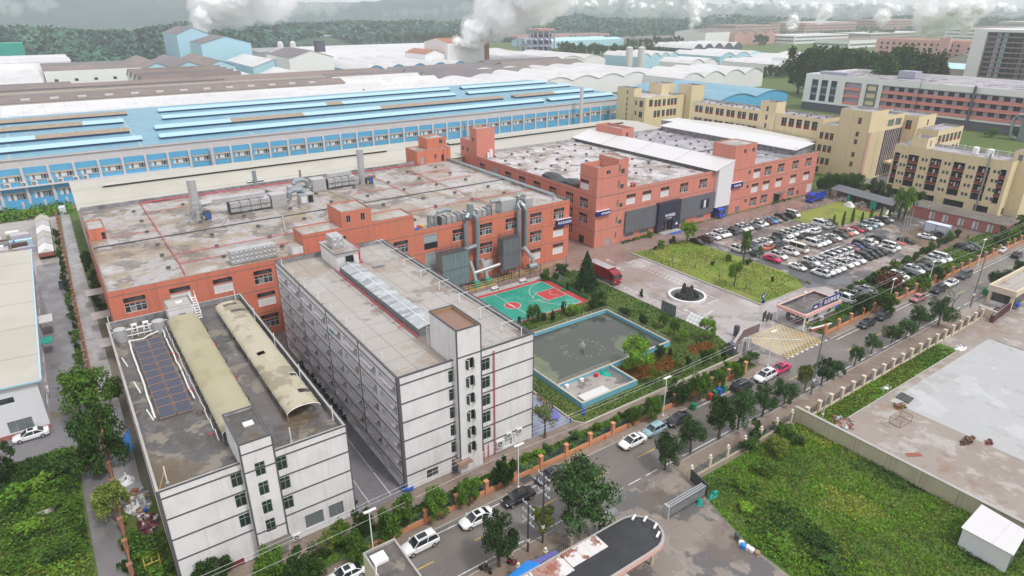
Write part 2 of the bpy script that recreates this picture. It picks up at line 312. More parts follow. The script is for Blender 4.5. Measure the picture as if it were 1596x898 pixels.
 def build(s,name,parent=None,smooth=None,loc=None):
  if parent is not None:org=wloc(parent)
  else:org=Vector(loc)if loc is not None else Vector((0,0,0))
  o=bpy.data.objects.new(name,s.mesh(name,org,smooth));COL.objects.link(o)
  if parent is not None:o.parent=parent
  else:o.location=org
  return o
def put(name,me,parent,loc,rz=0.,sc=None):
 o=bpy.data.objects.new(name,me);COL.objects.link(o);o.parent=parent
 o.location=Vector(loc)-wloc(parent)if parent else loc;o.rotation_euler=(0,0,rz)
 if sc is not None:o.scale=sc
 return o
def struct(mb,name,loc=None):
 o=mb.build(name,None,loc=loc);o['kind']='structure';return o
WM={}
def win_mesh(style,w,h):
 key=(style,round(w,2),round(h,2))
 if key in WM:return WM[key]
 b=MB();f=.06
 def fr(x0,z0,x1,z1,m='frame_white',y0=.04,y1=.12):b.box(x0,y0,z0,x1,y1,z1,m)
 def pane(x0,z0,x1,z1,m='glass_dark',y=.10):b.face([(x0,y,z0),(x1,y,z0),(x1,y,z1),(x0,y,z1)],m)
 if style in('factory','factory_white'):
  zt=h*.68;zb=h*.62;m='glass_dark' if style=='factory' else 'frame_white'
  pane(0,0,w,zb,m);pane(0,zt,w,h)
  b.box(-.02,-.03,zb,w+.02,.1,zt,'salmon_stucco')
  for k in range(5):fr(k*w/4-(f if k==4 else f/2 if k else 0),0,k*w/4+(0 if k==4 else f/2 if k else f),zb,'frame_white');fr(k*w/4-f/2 if 0<k<4 else(0 if k==0 else w-f),zt,k*w/4+f/2 if 0<k<4 else(f if k==0 else w),h,'steel_dark')
  fr(f,0,w-f,f);fr(f,zb-f,w-f,zb);fr(f,zb*.66,w-f,zb*.66+.05,'frame_white',.05,.11)
  if style=='factory':pane(w*.25,f,w*.5,zb*.66,'interior_grey',.096)
 elif style=='sash':
  pane(0,0,w,h,'glass_green')
  for x in(0,w/2-.03,w-f):fr(x,0,x+f,h,'frame_alu')
  for z in(0,h*.66,h-f):fr(f,z,w/2-.03,z+f,'frame_alu');fr(w/2+.03,z,w-f,z+f,'frame_alu')
  for k in range(1,5):fr(w*k/5-.012,f,w*k/5+.012,h*.66,'steel_dark',.02,.04)
  for k in range(1,4):fr(0,h*k/4-.012,w,h*k/4+.012,'steel_dark',.0,.019)
 elif style=='casement':
  pane(0,0,w,h,'opening_black',.14)
  for x in(0,w/2-.03,w-f):fr(x,0,x+f,h)
  for z in(0,h-f):fr(f,z,w/2-.03,z+f);fr(w/2+.03,z,w-f,z+f)
  for hx,sg in((0,1),(w,-1)):
   c,s_=math.cos(R(70)),-math.sin(R(70));l=w/2*.95
   a=Vector((hx,.02,0));d=Vector((sg*c*l,s_*l,0))
   b.faces([a+Vector((0,0,.03)),a+d+Vector((0,0,.03)),a+d+Vector((0,0,h-.03)),a+Vector((0,0,h-.03))],[(0,1,2,3)],'glass_green')
   for z in(.03,h-.08):b.obox(a+d/2+Vector((0,0,z)),d/2,.03,.06,'frame_white')
   for q in(a,a+d):b.tube([q+Vector((0,0,.03)),q+Vector((0,0,h-.03))],.035,'frame_white',4)
 elif style=='wide':
  pane(0,0,w,h,'glass_grey');n=max(2,round(w/1.1))
  for k in range(n+1):x=min(max(k*w/n-f/2,0),w-f);fr(x,0,x+f,h,'frame_alu')
  fr(f,0,w-f,f,'frame_alu');fr(f,h-f,w-f,h,'frame_alu')
 elif style=='maroon':
  pane(0,h*.3,w,h);b.box(.0,.02,0,w,.12,h*.3,'maroon_panel')
  for k in range(3):x=min(max(k*w/2-f/2,0),w-f);fr(x,h*.3,x+f,h,'frame_alu')
  fr(f,h*.72,w-f,h*.72+.05,'frame_alu')
 elif style=='small':
  pane(0,0,w,h)
  for x in(0,w/2-.03,w-f):fr(x,0,x+f,h,'frame_alu')
  fr(f,0,w-f,f,'frame_alu');fr(f,h-f,w-f,h,'frame_alu')
 elif style=='louvre':pane(0,0,w,h,'band_grey',.06);[fr(0,h*k/6,w,h*k/6+.05,'roof_purple',.0,.05)for k in range(6)]
 elif style=='shutter':pane(0,0,w,h,'shutter',.06);fr(0,h-.25,w,h,'shutter',-.06,.05)
 elif style=='shutter_white':pane(0,0,w,h,'shutter_white',.06)
 elif style=='dark':pane(0,0,w,h)
 elif style=='ribbon':
  n=max(5,int(w/.75));r2=random.Random(int(w*100+h*10))
  for k in range(n):
   white=k in(0,n-1,n//3)or r2.random()<.12
   pane(k*w/n,0,(k+1)*w/n,h,'frame_white' if white else 'glass_grey' if r2.random()<.75 else 'glass_dark')
   fr(k*w/n-.03 if k else 0,0,k*w/n+.05,h,'frame_white')
 me=b.mesh('window_'+style);WM[key]=me
 return me
def window(parent,p0,p1,u,z,w,h,style,rec=.16,name='window'):
 p0=Vector((p0[0],p0[1],0));d=(Vector((p1[0],p1[1],0))-p0).normalized();inn=Vector((-d.y,d.x,0))
 return put(name,win_mesh(style,w,h),parent,p0+d*u+inn*(rec-.12)+Vector((0,0,z)),math.atan2(d.y,d.x))
def glyphs(mb,p0,u,up,n,size,seed,m='sign_white',gap=1.18):
 """blocky pen strokes the size and weight of the sign's characters"""
 r=random.Random(seed);p0=Vector(p0);u=Vector(u).normalized();up=Vector(up).normalized();out=u.cross(up)*.02
 for k in range(n):
  o=p0+u*(k*size*gap)
  st=[(.05,.85,.95,.97),(.44,.0,.56,.97),(.1,.45,.9,.57)]+[((.05,.0,.17,.8)if r.random()<.6 else(.1,.2,.45,.3)),((.83,.0,.95,.8)if r.random()<.6 else(.55,.2,.92,.3)),(.05,.02,.95,.13)if r.random()<.7 else(.2,.65,.8,.75)]
  for a,b,c,d in st:
   q=[o+u*(a*size)+up*(b*size),o+u*(c*size)+up*(b*size),o+u*(c*size)+up*(d*size),o+u*(a*size)+up*(d*size)]
   mb.faces(q+[p+out for p in q],[(4,5,6,7),(0,1,5,4),(1,2,6,5),(2,3,7,6),(3,0,4,7)],m);out=out*1.06
def leaf_cloud(mb,pts,size,m,r,flat=.5,zs=1.):
 vs=[];fs=[]
 for p,nrm in pts:
  s=size*r.uniform(.6,1.35)
  d=(nrm+Vector((r.gauss(0,flat),r.gauss(0,flat),r.gauss(0,flat)))).normalized()
  a=d.cross(Vector((r.gauss(0,1),r.gauss(0,1),r.gauss(0,1)))).normalized();b=d.cross(a)
  k=len(vs);e=s*r.uniform(.45,.8)
  vs+=[Vector((q.x,q.y,p.z+(q.z-p.z)*zs))for q in(p-a*s*.5,p+b*e*.5+d*s*.12,p+a*s*.5,p-b*e*.5+d*s*.05)];fs.append((k,k+1,k+2,k+3))
 mb.faces(vs,fs,m)
CROWN={}
def crown_mesh(kind,var):
 """unit crown: radius 1, height 1 (z 0..1); scaled per tree"""
 key=(kind,var)
 if key in CROWN:return CROWN[key]
 r=random.Random(hash((kind,var))%99991 if False else sum(map(ord,kind))*31+var*7);mb=MB()
 lm,n,ls,nl={'round':('leaf_mid',5200,.10,22),'dark':('leaf_dark',5200,.10,22),'bright':('leaf_bright',5200,.095,22),'olive':('leaf_olive',3600,.105,16),'bush':('leaf_mid',900,.24,7),'bushdark':('leaf_dark',900,.24,7),'bushbright':('leaf_bright',900,.24,7),'airy':('leaf_light',2000,.10,12),'red':('leaf_red',900,.22,7),'street':('leaf_blue',5600,.085,26),'conifer':('leaf_conifer',4800,.10,0),'column':('leaf_mid',500,.5,0),'wood':('leaf_dark',3800,.13,18),'far':('leaf_dark',600,.28,8),'hedgeball':('leaf_blue',700,.26,5)}[kind]
 pts=[]
 if kind=='conifer':
  for i in range(n):
   z=r.random()**1.3;tier=(z*7)%1;rad=(1-z)**.85*(.72+.34*(1-tier))*math.sqrt(r.uniform(.25,1));a=r.uniform(0,6.283)
   rad*=.85+.2*math.sin(a*5+z*9)
   pts.append((Vector((rad*math.cos(a),rad*math.sin(a),z*.98+.01)),Vector((math.cos(a),math.sin(a),.5))))
 elif kind=='column':
  for i in range(n):
   z=r.random();rad=(.35+.65*abs(math.sin(z*9+1)))*(1-.5*z)*math.sqrt(r.random());a=r.uniform(0,6.283)
   pts.append((Vector((rad*math.cos(a),rad*math.sin(a),z)),Vector((math.cos(a),math.sin(a),.3))))
 else:
  lobes=[]
  for i in range(nl):
   a=r.uniform(0,6.283);z=r.uniform(.14,.88);e=math.sqrt(max(0,1-((z-.45)/.58)**2));d=e*r.uniform(.4,.86)
   lobes.append((Vector((d*math.cos(a),d*math.sin(a),z)),r.uniform(.15,.31)*(1.3 if nl<9 else 1)))
  lobes.append((Vector((0,0,.48)),.36));lobes.append((Vector((0,0,.75)),.22))
  for i in range(n):
   c,rad=r.choice(lobes);d=Vector((r.gauss(0,1),r.gauss(0,1),r.gauss(0,1)+.25)).normalized()
   p=c+Vector((d.x,d.y,d.z*.62))*rad*(r.uniform(.55,1.08)if r.random()<.8 else r.uniform(.9,1.35))
   if p.z<.02:p.z=r.uniform(.02,.12)
   pts.append((p,(d+Vector((0,0,.35))).normalized()))
 leaf_cloud(mb,pts,ls,lm,r,.5,.5 if kind in('wood','far')else .68)
 me=mb.mesh('crown_'+kind);CROWN[key]=me
 return me
TRUNK={}
def trunk_mesh(kind,var,low=.45):
 key=(kind,var)
 if key in TRUNK:return TRUNK[key]
 r=random.Random(var*13+5);mb=MB()
 bend=Vector((r.uniform(-.03,.03),r.uniform(-.03,.03),0))
 mb.tube([(0,0,0),bend+Vector((0,0,.4)),bend*2+Vector((0,0,.86))],[.035,.026,.008],'bark',7)
 for i in range(6):
  a=i*1.05+r.uniform(-.3,.3);z=r.uniform(.3,.6);l=r.uniform(.18,.3)
  s=bend*(z/.4)+Vector((0,0,z));e=s+Vector((math.cos(a)*l,math.sin(a)*l,l*.9));mb.tube([s,(s+e)/2+Vector((0,0,.02)),e],[.014,.01,.004],'bark',5)
 me=mb.mesh('trunk');TRUNK[key]=me
 return me
NTREE=[0]
def tree(loc,h,w,kind,label,name='street_tree',cat='tree',group=None,bare=.25):
 """h total height, w crown width, bare = share of clear trunk"""
 NTREE[0]+=1;v=NTREE[0]%3
 t=thing(name,label,cat,loc,group)
 tr=put('trunk',trunk_mesh('t',v),t,loc,rnd.uniform(0,6.28));tr.scale=(h*.9,h*.9,h*.92)
 c=put('crown',crown_mesh(kind,v),t,Vector(loc)+Vector((0,0,h*bare)),rnd.uniform(0,6.28));c.scale=(w*.53,w*.53,h*(1-bare))
 return t
def bush(loc,h,w,kind,label,name='shrub',cat='shrub',group=None):
 NTREE[0]+=1
 o=bpy.data.objects.new(name,crown_mesh(kind,NTREE[0]%3));COL.objects.link(o);o.location=Vector(loc)-Vector((0,0,h*.06));o.rotation_euler=(0,0,rnd.uniform(0,6.28));o.scale=(w/2,w/2,h*1.05)
 return tag(o,label,cat,group)
def tuft_field(name,inside,box,n,hmin,hmax,mats,seed,size=.3,z=0.0):
 """many separate blades and leaves covering open ground: nobody could count them"""
 r=random.Random(seed);mb=MB();by={m:[]for m in mats}
 for i in range(n):
  x=r.uniform(box[0],box[2]);y=r.uniform(box[1],box[3])
  if not inside(x,y):continue
  q=noise.noise(Vector((x*.1,y*.1,seed)))*.9+noise.noise(Vector((x*.4,y*.4,seed+3)))*.5
  k=min(len(mats)-1,max(0,int((q+.55)/1.1*len(mats)+r.uniform(-.6,.6))))
  hh=hmin+(hmax-hmin)*max(0,min(1,.5+noise.noise(Vector((x*.22+9,y*.22,seed)))))*r.uniform(.3,1)
  by[mats[k]].append((Vector((x,y,z+hh*r.uniform(.3,1))),Vector((r.gauss(0,.6),r.gauss(0,.6),.7)).normalized()))
 for m in mats:
  if by[m]:leaf_cloud(mb,by[m],size,m,r)
 o=mb.build(name);o['kind']='stuff'
 return o
def sheet(name,polys,m,z,loc=None):
 mb=MB()
 for p in polys:
  if len(p)==4 and not hasattr(p[0],'__len__'):x0,y0,x1,y1=p;p=[(x0,y0),(x1,y0),(x1,y1),(x0,y1)]
  mb.face([(a[0],a[1],z)for a in p],m)
 return struct(mb,name)
Z=lambda k:k*.004
sheet('ground',[(-6000,-3000,9000,9000)],'earth',-.05)
sheet('road',[(-260,48.2,1400,57.0),(97.5,57.0,117,58.8)],'asphalt_road',Z(0))
b=MB()
for x0,x1 in((-60,52),(64,74),(76,96),(118,420)):b.face([(x0,56.1,Z(1)),(x1,56.1,Z(1)),(x1,56.26,Z(1)),(x0,56.26,Z(1))],'line_white')
for x0,x1 in[(-60,36.5)]+[(40.5+i*3.4,42.9+i*3.4)for i in range(7)]+[(65,92)]+[(96+i*4.2,98.4+i*4.2)for i in range(6)]+[(122,146)]+[(148+i*4.2,150.4+i*4.2)for i in range(7)]+[(180,420)]:b.face([(x0,48.95,Z(1)),(x1,48.95,Z(1)),(x1,49.1,Z(1)),(x0,49.1,Z(1))],'line_white')
for i in range(16):x=98+i*1.6;b.face([(x,57.0,Z(1)),(x+.7,57.0,Z(1)),(x+.7,57.35,Z(1)),(x,57.35,Z(1))],'line_white')
dia=[(G(1268+64-0,488)),]
for cx_ in(137.5,):
 o=[(cx_-1.5,51.0),(cx_,50.6),(cx_+1.5,51.0),(cx_,51.4)];i_=[(cx_-1.05,51.0),(cx_,50.72),(cx_+1.05,51.0),(cx_,51.28)]
 for k in range(4):b.face([(*o[k],Z(1)),(*o[(k+1)%4],Z(1)),(*i_[(k+1)%4],Z(1)),(*i_[k],Z(1))],'line_white')
for i in range(24):x=3.6+i*9.3;b.face([(x,52.5,Z(1)),(x+3.6,52.5,Z(1)),(x+3.6,52.64,Z(1)),(x,52.64,Z(1))],'line_yellow')
struct(b,'road_marking')
b=MB()
b.box(-260,57.0,-.05,97,58.45,.12,'concrete','pavement_brown');b.box(117.2,57.0,-.05,700,58.45,.12,'concrete','pavement_brown')
b.box(-260,44.6,-.05,40.5,48.2,.12,'concrete','pavement_brown');b.box(62.0,44.3,-.05,150,48.2,.12,'concrete','pavement_brown');b.box(168,44.3,-.05,700,48.2,.12,'concrete','pavement_brown')
struct(b,'pavement')
b=MB()
for x0,x1 in((-260,97),(117.2,700)):b.box(x0,56.86,-.05,x1,57.0,.125,'concrete')
for x0,x1 in((-260,40.5),(62,150),(168,700)):b.box(x0,48.2,-.05,x1,48.34,.125,'concrete')
b.box(99.9,70.2,-.05,100.1,116,.16,'concrete');b.box(119.6,74.8,-.05,120.0,115,.28,'concrete');b.box(120.0,74.8,-.05,137,74.98,.12,'concrete')
b.box(58.5,63.2,-.05,97.5,63.4,.2,'pond_stone');b.box(57.4,64.9,-.05,57.6,77,.3,'pond_stone')
b.faces([(57.4,64.9,.2),(57.6,64.9,.2),(58.6,63.4,.2),(58.5,63.2,.2),(57.4,64.9,-.05),(57.6,64.9,-.05),(58.6,63.4,-.05),(58.5,63.2,-.05)],[(0,3,2,1),(0,4,7,3),(1,2,6,5)],'pond_stone')
b.box(86.9,40.2,-.05,132,40.4,.12,'concrete')
struct(b,'kerb')
sheet('garden_strip',[(-20,58.95,96.5,62.0),(117.6,58.95,420,68.2)],'grass_bed',.10)
sheet('path',[(-30,62.0,100,65.0)],'pavement_brown',Z(1))
sheet('alley',[(21.3,65.0,29.6,123)],'alley_grey',Z(2))
b=MB()
for x_ in(23.6,26.6):
 for y_ in range(66,112,6):b.face([(x_,y_,Z(3)),(x_+.1,y_,Z(3)),(x_+.1,y_+5.6,Z(3)),(x_,y_+5.6,Z(3))],'line_white')
struct(b,'alley_marking')
sheet('blue_paving',[[(49,65),(57.4,65),(57.4,98),(49,98)]],'blue_paving',Z(2))
sheet('red_paving',[(52,74.6,57.4,80)],'court_red',Z(3))
sheet('factory_road',[(29.6,114.6,104.5,123.4),(104.5,123.4,114.3,190)],'brown_drive',Z(2))
sheet('brown_drive',[(100.1,111,240,124)],'brown_drive',Z(3))
sheet('main_drive',[[(100.1,58.8),(120,58.8),(120,111),(100.1,111)],[(96,66.5),(100.1,66.5),(100.1,70.2),(96,70.2)],[(120,68),(148,69),(140.5,78),(136,74.8),(120,74.8)]],'concrete_drive',Z(4))
sheet('gate_ramp',[(97.2,57.0,103.2,66.5)],'gate_apron',Z(5))
def hatch(mb,x0,y0,x1,y1,step,w,m,z):
 n=int(((x1-x0)+(y1-y0))/step)+1
 for sg in(1,-1):
  for k in range(n):
   c=x0-(y1-y0)+k*step if sg>0 else x0+k*step
   pts=[]
   for t in range(2):
    y=y0 if t==0 else y1;x=c+(y-y0)*sg;pts.append([x,y])
   (xa,ya),(xb,yb)=pts
   def clip(xa,ya,xb,yb):
    t0,t1=0.,1.
    dx=xb-xa
    for lo,hi in((x0,x1),):
     for p,q in((-dx,xa-lo),(dx,hi-xa)):
      if abs(p)<1e-9:continue
      t=q/p
      if p<0:t0=max(t0,t)
      else:t1=min(t1,t)
    return(t0,t1)if t0<t1 else None
   t=clip(xa,ya,xb,yb)
   if not t:continue
   a=(xa+(xb-xa)*t[0],ya+(yb-ya)*t[0]);e=(xa+(xb-xa)*t[1],ya+(yb-ya)*t[1])
   d=Vector((e[0]-a[0],e[1]-a[1],0)).normalized();nn=Vector((-d.y,d.x,0))*w/2;zz=z+(.001 if sg>0 else 0)
   mb.face([(a[0]-nn.x,a[1]-nn.y,zz),(e[0]-nn.x,e[1]-nn.y,zz),(e[0]+nn.x,e[1]+nn.y,zz),(a[0]+nn.x,a[1]+nn.y,zz)],m)
b=MB();hatch(b,103.4,57.5,115.4,66.6,1.0,.17,'line_faded',Z(6))
for q in((103.3,57.35,115.5,57.5),(103.3,66.6,115.5,66.75)):b.face([(q[0],q[1],Z(6)),(q[2],q[1],Z(6)),(q[2],q[3],Z(6)),(q[0],q[3],Z(6))],'line_faded')
struct(b,'yellow_box_marking')
b=MB();z=Z(6)
def ln(x0,y0,x1,y1,w,m='line_white'):
 d=Vector((x1-x0,y1-y0,0)).normalized();n=Vector((-d.y,d.x,0))*w/2
 b.face([(x0-n.x,y0-n.y,z),(x1-n.x,y1-n.y,z),(x1+n.x,y1+n.y,z),(x0+n.x,y0+n.y,z)],m)
ln(102.6,110,102.6,78,.15)
for i in range(18):ln(101.2,107.2-i*1.7,102.5,107.2-i*1.7,.15)
ln(106.2,112,106.2,90,.13,'line_yellow')
ln(114.3,112,114.3,92.5,.1);ln(116.4,111,116.4,92.5,.1)
for i in range(14):ln(114.4,110-i*1.35,116.3,110.5-i*1.35,.12)
ln(103,78.2,109,79.0,.22);ln(106.6,79,106.6,84,.12,'line_yellow');ln(110.5,82,114.5,82,.2);ln(114.5,82,114.5,85.5,.2)
for x_,y_ in((104.3,82.2),(109.5,108.6),(111.5,114.5)):
 b.face([(x_-.1,y_-1.6,z),(x_+.1,y_-1.6,z),(x_+.1,y_,z),(x_-.1,y_,z)],'line_white');b.face([(x_-.5,y_,z),(x_+.5,y_,z),(x_,y_+1.1,z)],'line_white')
struct(b,'drive_marking')
sheet('garden_lawn',[[(57.6,65),(58.6,63.4),(97.5,63.4),(99.9,70.2),(99.9,114.4),(90,114.4),(90,98),(57.6,98)]],'grass_bed',.05)
sheet('dry_bed',[[(74,67.6),(84,66.6),(86.5,71.5),(80,73.0),(74,72.6)],[(90,68.5),(96,67.5),(96.5,70),(91,71)],[(82,73.5),(88,74.5),(89,76.5),(84,76)]],'dry_bed',.06)
sheet('lawn',[[(120,74.98),(136,74.98),(139.5,78),(141.5,84),(141,113.2),(120,115)]],'lawn_green',.08)
sheet('lawn_edge_tar',[[(136,74.6),(148,70),(152,72),(146,84),(145,114),(141,113.2),(141.5,84),(139.5,78)]],'lot_asphalt',Z(6))
sheet('parking_lot',[[(141,68.5),(212,68.2),(214,92),(214,96),(182,96.8),(182,111),(141,116)]],'parking_lot',Z(5))
sheet('rough_plot',[[(182,96.8),(213,95),(216,111),(182,111)]],'lawn_green',.07)
sheet('dirt_lot',[[(186,68.3),(214,68.2),(216,80),(200,82),(192,80)]],'soil',Z(6))
sheet('yellow_compound',[(212,66,330,123)],'alley_grey',Z(1))
sheet('court',[(57.6,98.2,90.2,116)],'court_red',.055)
sheet('court_floor',[(58.2,98.6,88.6,113.3)],'court_green',.06)
sheet('court_surround',[(57.6,114.4,90.2,116.2)],'concrete',.066)
b=MB();z=.066
ln(58.3,113.2,88.5,113.2,.1);ln(88.5,113.2,88.5,98.7,.1);ln(58.3,98.7,88.5,98.7,.1);ln(74.9,98.7,74.9,113.2,.1)
b.face([(82.9,103.6,z-.003),(88.4,103.6,z-.003),(88.4,108.4,z-.003),(82.9,108.4,z-.003)],'court_red')
for q in((82.9,103.6,88.5,103.6),(82.9,108.4,88.5,108.4),(82.9,103.6,82.9,108.4)):ln(*q,.1)
def arc(cx_,cy_,r,a0,a1,w,m='line_white',n=28):
 for k in range(n):
  a,e=R(a0+(a1-a0)*k/n),R(a0+(a1-a0)*(k+1)/n)
  b.face([(cx_+math.cos(a)*(r-w/2),cy_+math.sin(a)*(r-w/2),z),(cx_+math.cos(a)*(r+w/2),cy_+math.sin(a)*(r+w/2),z),(cx_+math.cos(e)*(r+w/2),cy_+math.sin(e)*(r+w/2),z),(cx_+math.cos(e)*(r-w/2),cy_+math.sin(e)*(r-w/2),z)],m)
arc(88.0,106,6.9,90,270,.1);arc(82.9,106,1.8,90,270,.1);arc(86.8,106,1.25,90,270,.09)
b.face([(74.9+1.75*math.cos(R(k*15)),106+1.75*math.sin(R(k*15)),z+.003)for k in range(24)],'court_red')
z=.073;arc(74.9,106,1.8,0,360,.12);z=.066
q=MB();glyphs(q,(74.45,107.2,.072),(0,-1,0),(1,0,0),6,.38,3,gap=1.1);b.faces(q.v,q.f,'sign_white')
struct(b,'court_marking')
sheet('gate_apron',[[(40.5,48.2),(62,48.2),(62.5,44.5),(60.9,41.7),(59.8,38.4),(58.4,33),(58.2,27),(58,-20),(30,-20),(30,44),(40.5,44.4)]],'gate_apron',Z(2))
sheet('meadow',[[(62.5,44.3),(60.9,41.7),(59.8,38.4),(58.4,33),(58.2,27),(58,-25),(86.3,-25),(86.3,44.3)],[(-120,44.6),(40.5,44.4),(30,44),(30,30),(-120,30)]],'meadow_bed',Z(1))
sheet('yard',[(86.3,-40,330,44.3)],'yard_rough',Z(1))
sheet('yard_slab',[(104.5,-30,142.9,39.0)],'yard_slab',Z(2))
sheet('yard_verge',[(86.9,40.4,133,43.8)],'meadow_bed',Z(3))
sheet('yard_entry',[(142.9,20,330,44.3),(150,44,168,48.2)],'yard_rough',Z(2))
b=MB();b.face([(142.9,10,.02),(143.15,10,.02),(143.15,38,.02),(142.9,38,.02)],'steel_dark');struct(b,'drain_channel')
sheet('lane',[[(-3.3,84),(-.4,84),(-.4,190),(-.2,255),(-2.5,255),(-3.4,170)]],'lane_pale',Z(3))
sheet('west_lane',[[(-7.2,103),(-3.9,103),(-3.9,195),(-10,195),(-10.5,116),(-7,113)],[(-60,103),(-7.2,103),(-7,113),(-60,112)]],'alley_grey',Z(2))
sheet('lane_tarmac',[[(-7.2,103),(-6.9,80),(-6.5,55),(-3.9,55),(-3.7,85),(-3.7,103)]],'lane_tar',Z(4))
sheet('weed_plot',[[(-60,103),(-7.2,103),(-6.9,80),(-6.5,55),(-60,55)],[(-3.7,55),(.7,55),(.7,84),(-3.6,84)],[(-.4,180),(2,180),(2,250),(-.4,250)],[(-40,243),(-2,246),(-2,258),(-40,258)]],'grass_bed',Z(1))
sheet('scrap_yard',[(-60,160,-3.9,243)],'rough_yard',Z(1))
sheet('factory_forecourt',[(-60,258,300,262)],'alley_grey',Z(2))
sheet('rear_compound',[(216,124,420,330)],'grass_bed',Z(1))
sheet('far_plain',[(-2500,340,1500,5000),(330,-200,5000,340),(1500,340,5000,5000)],'grass_bed',-.03)
def band(mb,x0,y0,x1,y1,z,h=.22,out=.03,m='dark_trim',sides='fblr'):
 """string course round a box building"""
 if 'f' in sides:mb.box(x0-out,y0-out,z,x1+out,y0+.02,z+h,m)
 if 'b' in sides:mb.box(x0-out,y1-.02,z,x1+out,y1+out,z+h,m)
 if 'l' in sides:mb.box(x0-out,y0+.02,z,x0+.02,y1-.02,z+h,m)
 if 'r' in sides:mb.box(x1-.02,y0+.02,z,x1+out,y1-.02,z+h,m)
def roof_pole(parent,x,y,z,h=1.5):
 mb=MB();mb.tube([(x,y,z),(x,y,z+h)],.07,'white_paint',6);mb.tube([(x,y,z),(x,y,z+.12)],.2,'concrete',8);return mb.build('roof_pole',parent)
def ac_unit(parent,x,y,z,rz=0,s=1.):
 key='ac'
 if key not in WM:
  mb=MB();mb.box(-.45,-.32,0,.45,0,.75,'ac_white');mb.tube([(-.1,-.325,.38),(-.1,-.335,.38)],.27,'steel_dark',14);mb.tube([(-.1,-.337,.38),(-.1,-.342,.38)],.1,'ac_white',10)
  mb.box(-.4,-.3,-.06,-.34,0,-.004,'steel_dark');mb.box(.34,-.3,-.06,.4,0,-.004,'steel_dark');WM[key]=mb.mesh('air_conditioner')
 o=put('air_conditioner',WM[key],parent,(x,y,z),rz);o.scale=(s,s,s);return o
D0,D1,E0,E1,DH=28.5,49.8,65.3,115.3,17.8
dorm=thing('dormitory_block','white six storey dormitory with dark grey string courses and long rows of balconies','dormitory',(39,90,0))
mb=MB();bz=[2.35,5.15,8.0,10.85,13.7,16.5]
ops=[(7.3,b_+.75,8.65,b_+2.6)for b_ in bz[:5]]+[(12.5,b_+.75,13.85,b_+2.6)for b_ in bz[:5]]+[(3.3,.55,5.1,2.0),(16.1,.35,18.0,2.0),(7.3,0,9.0,2.1)]
mb.wall((D0,E0),(D1,E0),0,DH,'white_stucco',ops,.2)
bays=[E1-E0-(k*6.15)-5.6 for k in range(8)]
bal=[(u,zf+.95,u+5.0,zf+2.5)for u in bays for zf in bz[:5]]+[(u,.2,u+5.0,2.0)for u in bays]
mb.wall((D0,E1),(D0,E0),0,DH,'white_stucco',bal,1.3,'white_stucco',back=False)
mb.wall((D1,E0),(D1,E1),0,DH,'white_stucco');mb.wall((D1,E1),(D0,E1),0,DH,'white_stucco')
for u,z0,u1,z1 in bal:mb.face([(D0+1.3,E1-u,z0),(D0+1.3,E1-u1,z0),(D0+1.3,E1-u1,z1),(D0+1.3,E1-u,z1)],'white_stucco')
mb.roof(D0,E0,D1,E1,DH,.8,.25,'roof_slab','parapet_inner','dark_trim')
for z in bz:band(mb,D0,E0,D1,E1,z)
band(mb,D0,E0,D1,E1,DH-.16,.2,.04)
for x,y in((D0,E0),(D1,E0),(D0,E1),(D1,E1)):mb.box(x-.06,y-.06,0,x+.35 if x<40 else x+.06,y+.35 if y<90 else y+.06,DH-.17,'dark_trim')
for k in range(1,4):y=E1-bays[2*k]-5.62;mb.box(D0-.05,y-.12,2.4,D0+.02,y+.12,DH-.2,'dark_trim')
wl=mb.build('wall',dorm)
P0,P1=(D0,E0),(D1,E0)
for b_ in bz[:5]:
 window(dorm,P0,P1,7.3,b_+.75,1.35,1.85,'sash');window(dorm,P0,P1,12.5,b_+.75,1.35,1.85,'sash')
window(dorm,P0,P1,3.3,.55,1.8,1.45,'small');window(dorm,P0,P1,16.1,.35,1.9,1.65,'ribbon')
BM=[]
for var in range(4):
 q=MB();r=random.Random(var+50)
 q.box(-.12,0,0,.05,5.0,.06,'white_paint');q.faces([(-.5,.15,1.30),(-.5,4.1,1.30),(0,4.1,1.60),(0,.15,1.60),(-.5,.15,1.24),(-.5,4.1,1.24),(0,4.1,1.54),(0,.15,1.54)],[(0,1,2,3),(7,6,5,4),(0,4,5,1),(1,5,6,2),(3,7,4,0)],'roof_purple');q.box(-.53,.15,1.24,-.5,4.1,1.31,'ac_white')
 q.box(1.22,1.0,-.9,1.29,1.9,1.3,'glass_dark');q.box(1.2,2.4,0,1.29,3.9,1.2,'glass_grey')
 q.tube([(.5,.1,1.25),(.5,4.9,1.25)],.025,'frame_alu',4)
 for k in range(r.randint(4,8)):
  y=r.uniform(.3,4.3);h=r.uniform(.45,.85);q.box(.46,y,1.24-h,.54,y+r.uniform(.3,.55),1.24,r.choice(['cloth_dark','white_paint','pipe_pink','interior_grey','plastic_blue','car_rose','band_grey','maroon_panel']))
 if var==1:q.box(.1,.5,-.5,.7,1.2,.3,'cardboard')
 if var==2:q.box(-.1,3.2,-.1,.02,4.5,.8,'plastic_teal')
 BM.append(q.mesh('balcony'))
for i,u in enumerate(bays):
 for j,zf in enumerate(bz[:5]):put('balcony',BM[2 if(i,j)==(3,4)else(0,1,3)[(i*2+j*3+i*j)%3]],dorm,(D0,E1-u-5.0,zf+.95))
mb=MB();tx0,tx1,ty=36.6,40.25,64.25
cz=[3.0,5.55,8.2,10.9,13.6,16.3]
mb.wall((tx0,ty),(tx1,ty),0,22.4,'white_stucco',[(1.25,z,2.55,z+1.6)for z in cz],.2)
mb.wall((tx1,ty),(tx1,71.4),0,22.4,'white_stucco');mb.wall((tx0,71.4),(tx0,ty),0,22.4,'white_stucco');mb.wall((tx1,71.4),(tx0,71.4),16.9,22.4,'white_stucco')
